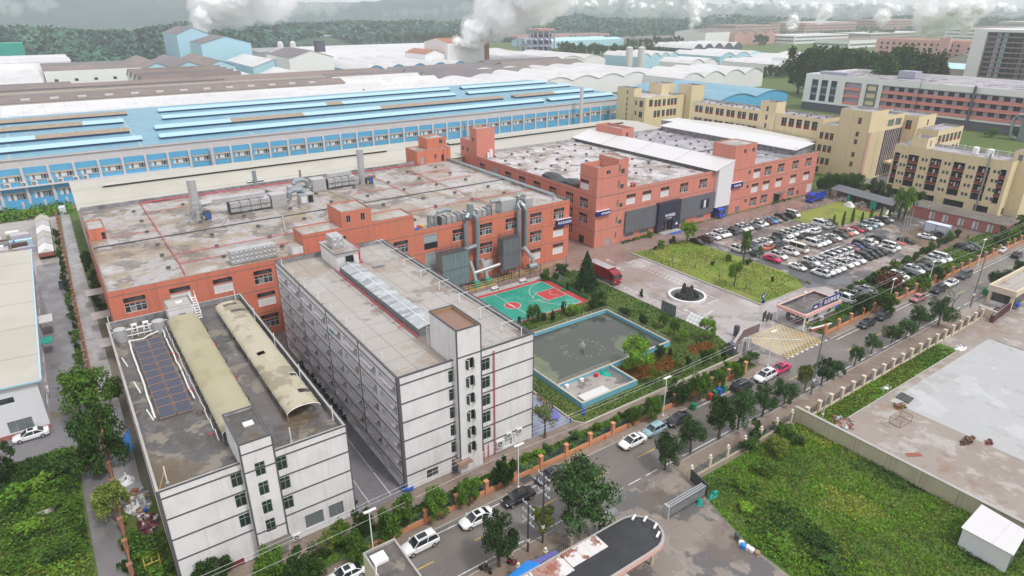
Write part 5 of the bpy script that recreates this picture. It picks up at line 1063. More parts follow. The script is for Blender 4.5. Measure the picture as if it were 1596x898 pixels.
def heap(name,label,c,rx,ry,h,mats,seed,n=26,cat='heap'):
 r=random.Random(seed);mb=MB();nn=14
 rings=[[(c[0]+rx*q*math.cos(6.283*k/nn)*r.uniform(.85,1.15),c[1]+ry*q*math.sin(6.283*k/nn)*r.uniform(.85,1.15),c[2]+h*(1-q**1.5)*r.uniform(.75,1.15))for k in range(nn)]for q in(1,.75,.45,.15)]
 for a,b_ in zip(rings,rings[1:]):
  for k in range(nn):mb.face([a[k],a[(k+1)%nn],b_[(k+1)%nn],b_[k]],r.choice(mats[:2]))
 mb.face(rings[-1],mats[0])
 for k in range(n):
  a=r.uniform(0,6.283);q=math.sqrt(r.random())*.95;p=Vector((c[0]+rx*q*math.cos(a),c[1]+ry*q*math.sin(a),c[2]+h*(1-q**1.5)*.95));an=r.uniform(0,3.14);s=r.uniform(.2,.6)*max(.5,min(rx,ry)/2.2)
  mb.obox(p,(math.cos(an)*s,math.sin(an)*s,r.uniform(-.2,.2)*s),s*r.uniform(.2,.7),r.uniform(.1,.4),r.choice(mats))
 return tag(mb.build(name,loc=c),label,cat)
heap('scrap_heap','heap of mixed scrap at the far end under the recycling shed',(215.4,110.5,0),1.6,3.6,1.7,['car_brown','parapet_pale','white_paint','timber_red'],2)
heap('scrap_heap','heap of mixed scrap under the middle of the recycling shed roof',(214.2,103.5,0),1.7,3.0,1.6,['parapet_pale','band_grey','car_maroon','ac_white'],3)
heap('scrap_heap','heap of mixed scrap at the near end under the recycling shed',(213.2,95.6,0),1.5,2.4,1.5,['tarp_white','parapet_pale','line_yellow','car_teal'],4)
heap('plastic_sacks','bulging pile of white plastic sacks in front of the recycling shed',(210.6,105.8,0),1.3,2.0,1.8,['tarp_white','white_paint'],5,14,'sacks')
heap('soil_heap','long low brown heap of earth along the front of the recycling shed',(210.3,100.5,0),1.2,4.0,1.0,['timber_red','soil','band_grey'],6,20,'heap')
heap('scrap_heap','small heap of yellow and white scrap beside the black cars by the shed',(209.0,94.2,0),1.6,1.8,.9,['ac_white','line_yellow','car_teal','pipe_red'],7)
wb=thing('white_hall','long white building with coral balcony bands and a grey ground floor','hall',(425,155,0))
X,Y0,Y1=406,60,248.5
mb=MB();ops=[(Y1-(y+w),6.0,Y1-y,18.8)for y,w in((239.4,4.2),(233.0,4.2),(227.0,3.8))]
ops+=[(Y1-221.8,6.0,Y1-211.5,18.8)]+[(Y1-208.6,6.0,Y1-201.5,18.8)]+[(Y1-199.0,6.0,Y1-61,18.8)]
mb.wall((X,Y1),(X,Y0),4.7,22,'far_white_wall',ops,1.2,'slate_wall',back=False);mb.wall((X,Y1),(X,Y0),0,4.7,'slate_wall')
mb.wall((X,Y0),(X+60,Y0),0,22,'far_white_wall');mb.wall((X+60,Y0),(X+60,Y1),0,22,'far_white_wall');mb.wall((X+60,Y1),(X,Y1),0,22,'far_white_wall');mb.roof(X,Y0,X+60,Y1,22,1.2,1.0,'roof_purple','far_white_wall','far_white');mb.box(X-.5,Y0,4.7,X-.003,Y1,5.6,'far_white_wall');mb.build('wall',wb)
mb=MB();mb.face([(X+1.2,Y1-2,6),(X+1.2,Y0+1,6),(X+1.2,Y0+1,18.8),(X+1.2,Y1-2,18.8)],'lilac_wall');mb.build('recessed_wall',wb)
fl=[6.0,10.2,14.4]
mb=MB()
for z in fl:
 mb.box(X-.6,61.2,z-.1,X+1.0,198.8,z+1.55,'coral_band');mb.box(X-.65,61.2,z+1.0,X-.6,198.8,z+1.1,'far_pink');mb.box(X-.3,211.8,z-.1,X+1.0,221.6,z+1.4,'coral_band')
mb.build('balcony_band',wb)
mb=MB()
for z in fl:mb.box(X+.2,202.2,z+.8,X+.9,207.8,z+3.2,'cream_stucco')
for y in(202,208):mb.box(X-.2,y,6,X+.1,y+.5,18.8,'steel_panel')
for z in(9.6,13.9):mb.box(X-.1,202.2,z,X+.1,207.8,z+.5,'steel_panel')
for y,w in((239.4,4.2),(233.0,4.2),(227.0,3.8)):
 if y>239:mb.build('spandrel_panel',wb);mb=MB()
 mb.face([(X+.8,y+w,6),(X+.8,y,6),(X+.8,y,18.8),(X+.8,y+w,18.8)],'glass_dark')
 for z in(9.5,13.8):mb.box(X+.4,y,z,X+.79,y+w,z+1.2,'steel_panel')
mb.build('glazing',wb)
k=0
for z in fl:
 y=195.5
 while y>62:
  o=MB();
  if('wbw')not in WM:q=MB();q.face([(0,0,0),(0,-3.0,0),(0,-3.0,2.2),(0,0,2.2)],'opening_black');q.box(-.05,-1.6,0,0.02,-1.45,2.2,'maroon_panel');WM['wbw']=q.mesh('window')
  put('window',WM['wbw'],wb,(X+1.15,y,z+1.6));y-=5.3;k+=1
  if k>96:break
mb=MB();
for y,m in((150.5,'slate_wall'),(124.5,'duct_grey')):mb.tube([(X-1.2,y,3),(X-1.2,y,22.5)],.7,m,8)
mb.tube([(X-1,178,5),(X-1,178,22)],.15,'steel_dark',5);mb.build('flue',wb)
mb=MB();mb.box(X+6,225,21,X+13,243,23.4,'lilac_wall');mb.box(X+30,196,21,X+38,206,25,'lilac_wall');mb.box(X+8,90,21,X+14,108,24.5,'slate_wall');mb.build('roof_house',wb)
t=thing('exhaust_scrubber','dark green grey exhaust tower with two bent ducts before the white hall','duct plant',(396,118,0));mb=MB();mb.box(391,114.5,0,396,121.5,12.5,'steel_panel');mb.build('tower',t);mb=MB();mb.tube([(393.5,123,.5),(393.5,125.5,2),(393.5,126,10),(393.5,124,12),(393.5,118,12.5)],.8,'duct_grey',8);mb.tube([(393.5,114.5,4),(393.5,110,4.2),(393.5,109,10),(393.5,106.5,12)],.7,'duct_grey',8);mb.build('elbow_duct',t)
tb=thing('office_tower','tall grey glass block framed by a broad white pier and top beam','tower',(585,180,0))
X=560;Y0,Y1,h=110,217.5,46
mb=MB();mb.box(X,Y0,0,X+22,208.9,h-1,'slate_wall');mb.build('core',tb)
mb=MB();mb.box(X-3,209,0,X+22,Y1,h+.8,'far_white_wall');mb.box(X-3,Y0,h-1,X+22,208.9,h+.8,'far_white_wall');mb.build('frame',tb)
for k in range(12):
 z=5+k*3.35;mb=MB();mb.box(X-1.6,Y0,z-.45,X-.03,208.8,z+.35,'car_brown');mb.build('floor_band',tb)
 if 'tw' not in WM:
  q=MB();r=random.Random(6);q.face([(0,208.8,.4),(0,Y0,.4),(0,Y0,2.9),(0,208.8,2.9)],'glass_dark')
  for j in range(24):y=208-j*4.1;m=r.choice(['car_teal','glass_grey','lilac_wall'])if j%4 in(1,2)else 'slate_wall';q.box(-.1,y-3.2,.4,-.02,y-(.4 if m!='slate_wall' else 2.8),2.9,m)
  WM['tw']=q.mesh('window_strip')
 put('window_strip',WM['tw'],tb,(X-.3,0,z))
mb=MB();[mb.box(X+2,y,h+.0-4,X+3,y+2.2,h-1.2,'white_paint')for y in range(120,180,4)];mb.build('roof_letters',tb)if 0 else None
bf=thing('blue_factory','very long blue and grey factory with a blue roof and long ridge vents','factory',(140,310,0))
FX0,FX1,FY=-75,262,262.5
mb=MB();mb.wall((FX0,FY),(FX1,FY),0,12.4,'blue_panel',[(2+k*7.2,z,8.2+k*7.2,z+1.4)for k in range(46)for z in(8.3,)]+[(2+k*7.2,2.2,8.2+k*7.2,4.1)for k in range(16)],.25);mb.wall((FX0,FY),(FX1,FY),12.4,15.6,'facade_pale')
mb.wall((FX1,FY),(FX1,350),0,15,'blue_panel');mb.wall((FX0,350),(FX0,FY),0,15,'blue_panel');mb.wall((FX1,350),(FX0,350),0,15,'blue_panel')
mb.box(FX0,FY,15.6,FX1,FY+.3,15.62,'facade_pale');mb.build('wall',bf)
mb=MB();mb.box(0,-.5,0,.8,-.03,12.4,'facade_pale');me=mb.mesh('pier')
for k in range(47):put('pier',me,bf,(FX0+k*7.2,FY,0))
mb=MB()
for k in range(46):
 x=FX0+k*7.2;mb.box(x+1.2,FY-.15,9.75,x+7.1,FY-.03,10.3,'tan_stone');mb.box(x+1.2,FY-.12,7.9,x+7.1,FY-.03,8.2,'tan_stone')
 if k<16:mb.box(x+1.2,FY-.15,4.15,x+7.1,FY-.03,4.6,'tan_stone')
mb.box(FX0,FY-1.6,6.2,40,FY-.03,6.5,'facade_pale');mb.build('string_course',bf)
for k in range(46):window(bf,(FX0,FY),(FX1,FY),2+k*7.2,8.3,6.2,1.4,'ribbon')
for k in range(16):window(bf,(FX0,FY),(FX1,FY),2+k*7.2,2.2,6.2,1.9,'ribbon')
for k in range(13):ac_unit(bf,-36+k*3.6+(k%2)*.8,FY-.6,6.55,0,1.9)
mb=MB()
prof=[(FY-.3,15.5),(283,17.0),(352,17.6)]
mb.faces([(FX0-.5,FY-.4,15.65),(FX1+.5,FY-.4,15.65),(FX1+.5,300,17.6),(FX0-.5,300,17.6),(FX1+.5,352,17.6),(FX0-.5,352,17.6)],[(0,1,2,3),(3,2,4,5)],'blue_roof');mb.face([(FX0-.5,FY-.4,15.62),(FX1+.5,FY-.4,15.62),(FX1+.5,FY-.4,15.1),(FX0-.5,FY-.4,15.1)][::-1],'facade_pale');mb.build('roof',bf)
def vent(y,x0,x1,m,zz):mb=MB();mb.faces([(x0,y-2.0,zz+.7),(x1,y-2.0,zz+.7),(x1,y+1,zz+1.7),(x0,y+1,zz+1.7),(x0,y+3,zz+.9),(x1,y+3,zz+.9)],[(0,1,2,3),(3,2,5,4)],m);mb.box(x0+.3,y-1.7,zz-.6,x1-.3,y+2.6,zz+.68,'blue_dark');mb.build('ridge_vent',bf)
for y,segs in((271,((-74,27.5,'blue_vent'),(33,210,'blue_vent'),(214,258,'blue_vent'))),(287,((-74,-4,'blue_vent'),(-4,25.5,'rust_vent'),(34,62,'blue_vent'),(62,92,'rust_vent'),(92,128,'blue_vent'),(128,196,'rust_vent'),(203,230,'rust_vent'),(230,258,'blue_vent'))),(308,((-74,12,'rust_vent'),(12,26,'blue_vent'),(40,110,'blue_vent'),(110,118,'rust_vent'),(118,180,'blue_vent'),(188,258,'blue_vent'))),(331,((-74,30,'rust_vent'),(42,190,'blue_vent'),(198,258,'blue_vent')))):
 for a,b_,m in segs:vent(y,a,b_,m,15.65+min(1.95,(y-FY)*.052))
mb=MB();mb.tube([(225,258,0),(225,258,24)],.9,'facade_pale',10);tag(mb.build('flue_stack',loc=(225,258,0)),'slim pale flue stack in front of the blue factory wall','stack')
for x in(48,158.6):mb=MB();mb.tube([(x,260.5,0),(x,260.5,13.2)],.55,'facade_pale',8);mb.build('rainwater_pipe',bf)
mb=MB();mb.box(-60,257.4,0,5,257.7,1.7,'blue_panel');[mb.box(-60+k*6,257.2,0,-59.4+k*6,257.9,2.3,'facade_pale')for k in range(11)];tag(mb.build('boundary_wall',loc=(-30,257.5,0)),'low blue boundary wall with pale posts before the blue factory','wall')
def loft(mb,secs,m,caps=True):
 n=len(secs[0]);vs=[p for s in secs for p in s];fs=[]
 for i in range(len(secs)-1):
  for k in range(n-1):fs.append((i*n+k,i*n+k+1,(i+1)*n+k+1,(i+1)*n+k))
 if caps:fs+=[tuple(range(n)),tuple(range((len(secs)-1)*n,len(secs)*n))[::-1]]
 mb.faces(vs,fs,m)
VS={'sedan':(4.7,.91,.88,.93,1.46,-1.75,1.25,-.95,.35,1.0),'suv':(4.65,.93,1.02,1.06,1.70,-2.18,1.25,-1.85,.45,1.08),'hatch':(4.1,.87,.95,.98,1.52,-1.85,1.25,-1.4,.4,1.02),'van':(4.9,.93,1.08,1.15,1.95,-2.36,1.75,-2.22,1.0,1.2),'minibus':(5.4,.98,1.15,1.25,2.35,-2.62,2.3,-2.55,1.75,1.3)}
VM={}
def veh_meshes(kind):
 if kind in VM:return VM[kind]
 L,W,hz,bz,rz,gr,gf,rr_,rf,tz=VS[kind];h=L/2
 b=MB()
 st=[(-h,.80*W,.42,tz*.80),(-h+.10,.93*W,.30,tz*.97),(-h+.55,W,.24,tz),(gr,W,.22,max(tz,bz)),(0,W,.21,bz),(gf,W,.22,bz*.99),(gf+.5*(h-gf),.97*W,.24,hz*.98),(h-.22,.88*W,.28,hz*.86),(h,.70*W,.40,hz*.68)]
 secs=[]
 for x,w,zb,zt in st:secs.append([(x,-w*.86,zb),(x,-w,zb+.14),(x,-w,zb+.4*(zt-zb)),(x,-w*.97,zt-.10),(x,-w*.80,zt),(x,0,zt+.03),(x,w*.80,zt),(x,w*.97,zt-.10),(x,w,zb+.4*(zt-zb)),(x,w,zb+.14),(x,w*.86,zb),(x,-w*.86,zb)])
 loft(b,secs,'car_white')
 rw=W*.70;bw=W*.86
 e=.03
 R_=[(rr_,-rw,rz-.05),(rr_,rw,rz-.05),(rf,rw,rz-.04),(rf,-rw,rz-.04)];mid=(rr_+rf)/2
 loft(b,[[(x,-rw-.02,z-.05),(x,-rw*.8,z),(x,0,z+.03),(x,rw*.8,z),(x,rw+.02,z-.05)]for x,z in((rr_-.04,rz-.05),(rr_+.3,rz),(mid,rz+.02),(rf-.2,rz),(rf+.06,rz-.06))],'car_white',False)
 for s in(-1,1):
  for(xa,za,ya),(xb,zb,yb)in(((gr,bz,bw),(rr_,rz-.06,rw)),((gf,bz,bw),(rf,rz-.06,rw)),(((gr+gf)/2-.1,bz,bw+.01),((rr_+rf)/2-.1,rz-.05,rw+.01))):
   b.tube([(xa,s*ya,za-.02),(xb,s*yb,zb)],.045,'car_white',4)
  b.obox((gf-.35,s*(W+.09),bz+.02),(.06,0,0),.11,.13,'car_white')
 b.box(-h-.02,-W*.5,.45,-h+.02,W*.5,.6,'rubber')if 0 else None
 b.box(h-.12,-W*.55,.30,h+.012,W*.55,.50,'rubber')
 if kind in('suv','van'):[b.box(rr_+.1,s*rw*.92-.03,rz+.02,rf-.1,s*rw*.92+.03,rz+.07,'frame_alu')for s in(-1,1)]
 body=b.mesh('car_body',smooth=38)
 g=MB();zb=bz-.01;zr=rz-.055
 P=lambda x,y,z:(x,y,z)
 g.face([P(gf+.02,-bw*.93,zb),P(gf+.02,bw*.93,zb),P(rf+.02,rw*.95,zr),P(rf+.02,-rw*.95,zr)],'glass_dark')
 g.face([P(gr-.02,bw*.93,zb+.03),P(gr-.02,-bw*.93,zb+.03),P(rr_-.03,-rw*.95,zr),P(rr_-.03,rw*.95,zr)],'glass_dark')
 for s in(-1,1):
  q=[P(gr,s*bw,zb),P(gf,s*bw,zb),P(rf,s*rw,zr),P(rr_,s*rw,zr)];g.face(q if s<0 else q[::-1],'glass_dark')
 if kind in('sedan','suv'):g.box(mid-.15,-rw*.6,rz+.045,rf-.1,rw*.6,rz+.052,'glass_dark')
 glass=g.mesh('car_glass')
 w=MB();w.tube([(0,-.1,0),(0,.1,0)],.33,'rubber',16);w.tube([(0,-.106,0),(0,.106,0)],.2,'rim',10);wheel=w.mesh('car_wheel')
 l=MB();l.obox((0,0,-.07),(.10,0,0),.2,.14,'lamp_glass');lamp=l.mesh('headlight')
 l=MB();l.obox((0,0,-.08),(.06,0,0),.18,.15,'tail_red');tail=l.mesh('tail_light')
 l=MB();l.obox((0,0,-.05),(.012,0,0),.22,.11,'plastic_blue');plate=l.mesh('number_plate')
 VM[kind]=(body,glass,wheel,lamp,tail,plate)
 return VM[kind]
def vehicle(kind,colour,loc,heading,label,group=None,full=True,cat='car',name=None):
 L,W,hz,bz,rz,*_=VS[kind];h=L/2
 body,glass,wheel,lamp,tail,plate=veh_meshes(kind)
 t=thing(name or{'van':'parked_van','minibus':'parked_minibus'}.get(kind,'parked_car'),label,{'van':'van','minibus':'minibus'}.get(kind,cat),loc,group);t.rotation_euler=(0,0,heading)
 def add(n,me,p,rz_=0):o=bpy.data.objects.new(n,me);COL.objects.link(o);o.parent=t;o.location=p;o.rotation_euler=(0,0,rz_);return o
 o=add('body',body,(0,0,0));o.material_slots[0].link='OBJECT';o.material_slots[0].material=MATS[colour]
 add('windows',glass,(0,0,0))
 for x in(-h*.60,h*.63):
  for s in(-1,1):add('wheel',wheel,(x,s*(W-.08),.33))
 if full:
  for s in(-1,1):add('headlight',lamp,(h-.17,s*W*.58,hz*.72));add('tail_light',tail,(-h+.05,s*W*.68,bz*.80))
  add('number_plate',plate,(h+.02,0,.45))
 return t
ORD=['first','second','third','fourth','fifth','sixth','seventh','eighth','ninth','tenth','eleventh','twelfth','thirteenth','fourteenth','fifteenth','sixteenth','seventeenth','eighteenth','nineteenth','twentieth','twenty-first','twenty-second']
CN={'car_white':'white','car_black':'black','car_grey':'dark grey','car_silver':'silver','car_red':'red','car_magenta':'crimson','car_blue':'navy blue','car_sky':'bright blue','car_orange':'orange','car_maroon':'dark maroon','car_rose':'dusty rose','car_teal':'pale teal','car_cream':'cream','car_brown':'taupe'}
KN={'sedan':'saloon car','suv':'SUV','hatch':'hatchback','van':'van','minibus':'minibus'}
def cr(x0,y0,s,x,y):return(x0+x/s,y0+y/s)
def row(rowname,cars,heading,ysnap=None,xsnap=None):
 for i,(p,kind,col)in enumerate(cars):
  g=G(*p,.75);x,y=g.x,g.y
  if ysnap is not None:y=ysnap+(y-ysnap)*.25
  hd=heading+rnd.uniform(-.03,.03)+(math.pi if rnd.random()<.12 else 0)
  vehicle(kind,col,(x,y,.025),hd,'%s %s, %s from the lawn in the %s'%(CN[col],KN[kind],ORD[i],rowname),'cars in the factory parking lot',full=False)
c1=lambda x,y:cr(1060,310,7.98,x,y);c2=lambda x,y:cr(1180,320,9.975,x,y);c3=lambda x,y:cr(1230,370,9.975,x,y);c4=lambda x,y:cr(1320,320,8.867,x,y)
w_,k_,g_,s_='car_white','car_black','car_grey','car_silver'
S1=[((145,500),'sedan',k_),((235,465),'suv','car_maroon'),((335,435),'sedan',w_),((405,410),'suv',w_),((470,400),'suv',w_),((550,375),'suv',g_),((605,355),'hatch',g_),((675,340),'suv',w_),((735,322),'suv',w_),((820,310),'sedan',g_),((870,288),'suv',w_),((945,280),'suv',w_),((1010,262),'sedan','car_maroon'),((1070,247),'sedan','car_sky'),((1130,235),'sedan','car_brown'),((1195,212),'suv',k_),((1265,185),'suv',k_),((1340,172),'van',w_)]
row('row by the factory fence',[(c1(*p),k,c)for p,k,c in S1],-math.pi/2,109.5)
S2=[(c1(575,572),'suv',w_),(c1(640,560),'sedan',w_),(c1(700,535),'sedan',k_),(c1(755,525),'sedan',g_),(c1(820,520),'hatch',s_),(c1(885,500),'sedan',s_),(c1(935,478),'sedan',w_),(c1(1015,458),'sedan',g_),(c1(1105,425),'suv',g_),(c1(1175,402),'suv',w_),(c1(1240,378),'suv',w_),(c1(1315,358),'suv',w_),(c1(1375,340),'suv',w_),(c1(1430,322),'suv',w_),(c2(690,272),'sedan',s_),(c2(810,240),'van',w_),(c2(910,232),'suv',w_),(c2(990,215),'sedan',k_)]
row('second row from the factory',S2,-math.pi/2,98)
S3=[(c1(965,655),'suv',g_),(c1(1095,595),'sedan','car_orange'),(c1(1215,557),'sedan',g_),(c1(1365,500),'sedan',w_),(c2(735,465),'sedan',k_),(c2(915,398),'hatch',w_),(c2(1130,322),'sedan',s_)]
row('loose row parked nose to tail',S3,0.0,None)
S4=[(c2(245,822),'sedan','car_magenta'),(c2(310,768),'suv',w_),(c2(500,712),'suv',w_),(c2(605,660),'minibus','car_cream'),(c2(800,572),'van',w_),(c2(925,562),'suv',w_),(c2(985,535),'suv',w_),(c2(1075,508),'sedan','car_maroon'),(c2(1140,475),'sedan',w_),(c2(1225,430),'suv',g_),(c2(1310,405),'suv','car_orange'),(c2(1395,385),'sedan',w_),(c2(1475,352),'sedan','car_red'),(c2(1550,340),'sedan',k_),(c4(190,290),'sedan',w_),(c4(275,262),'suv','car_teal'),(c4(355,232),'suv',w_),(c4(425,195),'suv',k_),(c4(510,182),'hatch',s_)]
row('third row from the factory',S4,-math.pi/2,90)
S5=[(c3(245,485),'sedan',w_),(c3(390,455),'sedan',g_),(c3(460,412),'suv',w_),(c3(570,388),'hatch',s_),(c3(650,352),'sedan',s_),(c3(720,312),'suv',w_),(c3(785,270),'suv',w_),(c3(880,242),'suv',w_),(c3(970,218),'suv',w_),(c3(1075,192),'sedan','car_rose'),(c3(1160,168),'sedan','car_blue'),(c3(1240,132),'suv',k_),(c3(1295,105),'suv',w_),(c3(1355,80),'sedan',w_),(c4(480,480),'suv',k_),(c4(560,465),'sedan',g_)]
row('inner row of the middle block',S5,math.pi/2,83.5)
S6=[(c3(540,562),'suv',w_),(c3(665,548),'suv',w_),(c3(755,520),'suv',w_),(c3(830,482),'suv',w_),(c3(950,435),'suv',w_),(c3(1035,398),'sedan',w_),(c3(1150,368),'suv',w_),(c3(1225,305),'suv',k_),(c3(1330,282),'suv',k_),(c3(1410,252),'suv',k_),(c3(1520,235),'hatch',k_),(c4(640,618),'suv',w_),(c4(695,588),'van',w_)]
row('outer row of the middle block',S6,-math.pi/2,77.5)
for p,k,c,hd,lb in((c4(820,482),'sedan',k_,-1.5,'black saloon car standing alone behind the flagpoles'),(c4(1110,428),'sedan',w_,-1.4,'white saloon car standing left of the white site cabin'),(c4(1240,400),'suv',k_,-.25,'black pickup shaped car right in front of the white site cabin')):g=G(*p,.75);vehicle(k,c,(g.x,g.y,.03),hd,lb,None,False)
c6=lambda x,y:cr(1280,390,7.98,x,y);c7=lambda x,y:cr(1440,330,10.2,x,y)
S7=[(c6(255,590),'van',w_),(c6(365,540),'suv',w_),(c6(455,520),'suv',g_),(c6(525,470),'sedan',s_),(c6(890,352),'suv',w_),(c6(930,305),'suv',w_),(c6(1075,268),'sedan',k_),(c6(1165,245),'suv',w_),(c6(1245,212),'sedan',g_),(c6(1310,172),'sedan',k_),(c6(1390,105),'suv',w_),(c6(1490,92),'van',w_),(c7(600,560),'suv',k_),(c7(735,570),'sedan',k_),(c7(830,548),'sedan',g_)]
for i,(p,k,c)in enumerate(S7):g=G(*p,.75);vehicle(k,c,(g.x,64.8+(g.y-64.8)*.3,.11),-math.pi/2+rnd.uniform(-.05,.05),'%s %s, %s from the gatehouse behind the clipped hedge'%(CN[c],KN[k],ORD[i]),'cars parked behind the hedge',False)
for px,py,k,c,hd,lb in((655,846,'suv',w_,math.pi,'white SUV with a dark sunroof on the street near the small grey roofed building'),(743,806,'sedan',w_,math.pi,'white saloon car second along the kerb by the workshop'),(808,773,'sedan',k_,math.pi,'black saloon car on the street under the twin utility poles'),(858,739,'sedan',g_,math.pi,'grey saloon car half hidden above the big round tree'),(986,686,'sedan',w_,math.pi,'white saloon car with a black roof window on the street below the pond'),(1020,668,'hatch','car_teal',math.pi,'pale blue hatchback just ahead of the open street white saloon'),(1057,652,'sedan',k_,math.pi,'black saloon car beside the tall white street lamp and green bin'),(1157,600,'suv',k_,0,'black SUV at the kerb just before the factory gate'),(1192,585,'suv',w_,math.pi,'white SUV on the street in front of the factory gate'),(1216,573,'sedan','car_magenta',math.pi,'crimson saloon car on the street below the yellow box marking'),(1351,503,'sedan',k_,math.pi,'black saloon car parked just right of the gatehouse'),(1377,491,'suv',k_,math.pi,'black SUV parked behind the black saloon by the gatehouse'),(1430,464,'hatch','car_rose',math.pi,'dark rose hatchback driving on the far part of the street'),(1463,450,'suv',k_,math.pi,'black SUV ahead of the rose hatchback on the far street'),(1482,440,'sedan',w_,math.pi,'white saloon car on the far street behind a grey van'),(1503,428,'van',g_,math.pi,'grey box van on the far street, last of the moving vehicles'),(540,893,'sedan',w_,math.pi,'white saloon car cut off by the bottom edge beside the grey roofed building'),(48,676,'sedan',w_,math.pi,'white saloon car in front of the white warehouse door')):
 g=G(px,py,.75);vehicle(k,c,(g.x,g.y,.012),hd,lb,'cars on the street' if px>100 else None,True,name='parked_car' if k!='van' else None)
for px,py,c,lb in((1562,388,w_,'white saloon car far right beyond the cream dormitory'),(1585,396,k_,'black saloon car at the far right edge beside the pink house')):g=G(px,py,.75);vehicle('sedan',c,(g.x,g.y,.03),0.1,lb,None,False)
def lorry(name,label,x,y,heading,m,L=8.5,box_h=3.5,open_top=False):
 t=thing(name,label,'truck',(x,y,.03));t.rotation_euler=(0,0,heading)
 def add(mb,n,sm=None):
  o=bpy.data.objects.new(n,mb.mesh(n,(0,0,0),sm));COL.objects.link(o);o.parent=t
 b=MB();b.box(-L+2.4,-1.2,1.0,-.15,1.2,box_h,m,'galvanised' if not open_top else 'tarp_dark')
 for k in range(7):x_=-L+2.5+k*(L-2.7)/6;[b.box(x_-.05,s*1.2-.03,1.0,x_+.05,s*1.2+.03,box_h,m)for s in(-1,1)]
 add(b,'cargo_box')
 b=MB();pr=[(-.05,.7),(2.05,.55),(2.2,1.2),(2.1,1.7),(1.85,2.6),(1.5,2.95),(.2,3.35),(-.05,3.3)]
 v=[(a,s*1.18,z)for s in(-1,1)for a,z in pr];n=len(pr);b.faces(v,[tuple(range(n)),tuple(range(n,2*n))[::-1]]+[(i,n+i,n+(i+1)%n,(i+1)%n)for i in range(n)],m);b.box(1.9,-1.1,.45,2.3,1.1,.95,m);add(b,'cab')
 b=MB();b.face([(2.13,-1.0,1.72),(2.13,1.0,1.72),(1.9,1.0,2.55),(1.9,-1.0,2.55)],'glass_dark')
 for s in(-1,1):q=[(.6,s*1.19,1.75),(1.85,s*1.19,1.75),(1.7,s*1.19,2.5),(.6,s*1.19,2.5)];b.face(q if s<0 else q[::-1],'glass_dark');b.box(2.0,s*1.3-.12,1.6,2.12,s*1.3+.12,2.3,'rubber')
 add(b,'windows')
 b=MB();b.box(-L+2.4,-.9,.6,1.8,.9,.98,'steel_dark');add(b,'chassis')
 for x_ in(1.2,-L+4.8,-L+3.5):
  for s in(-1,1):b=MB();b.tube([(x_,s*1.1-.15,.48),(x_,s*1.1+.15,.48)],.48,'rubber',14);b.tube([(x_,s*1.1-.156,.48),(x_,s*1.1+.156,.48)],.26,'rim',10);add(b,'wheel')
 for s in(-1,1):b=MB();b.box(2.2,s*.85-.18,.85,2.26,s*.85+.18,1.1,'lamp_glass');add(b,'headlight')
 return t
lorry('box_lorry','dark red box lorry with a silver roof parked on the entrance drive',101.7,103.2,-math.pi/2,'truck_red',9.5,3.6)
lorry('box_lorry','blue lorry cab driving out from under the white sheeted hall',165.2,123.4,-math.pi/2,'truck_blue',8.5,3.2)
lorry('box_lorry','blue box lorry parked at the far end of the third salmon block',205.6,116.0,math.pi,'truck_blue',8.0,3.3,True)
def scooter(label,loc,rz,m,name='scooter'):
 t=thing(name,label,'scooter',loc);t.rotation_euler=(0,0,rz)
 def add(b,n):o=bpy.data.objects.new(n,b.mesh(n));COL.objects.link(o);o.parent=t
 b=MB();b.tube([(-.8,0,.75),(-.3,0,.72),(-.1,0,.35),(.3,0,.33),(.5,0,.7),(.42,0,1.0)],[.14,.17,.12,.1,.12,.05],m,8);b.tube([(.35,-.3,1.02),(.35,.3,1.02)],.03,'rubber',5);b.tube([(.5,0,.7),(.68,0,.28)],.05,'steel_dark',6);add(b,'body')
 b=MB();b.tube([(-.75,0,.84),(-.1,0,.8)],.13,'rubber',8);add(b,'seat')
 for x in(-.6,.68):b=MB();b.tube([(x,-.05,.27),(x,.05,.27)],.27,'rubber',12);add(b,'wheel')
 return t
g=G(550,790);scooter('red and black scooter parked at the right end of the workshop front',(g.x,g.y,.02),.4,'plastic_red')
for i in range(12):x=26.5+rnd.uniform(-.2,.2);scooter('dark scooter in the long row under the dormitory balconies',(x+1.2,86+i*1.9,.02),math.pi+rnd.uniform(-.15,.15),'steel_dark')['group']='scooters under the balconies'
g=G(1508,372);scooter('dark motorcycle standing right of the white site cabin',(g.x,g.y,.03),.5,'steel_dark')
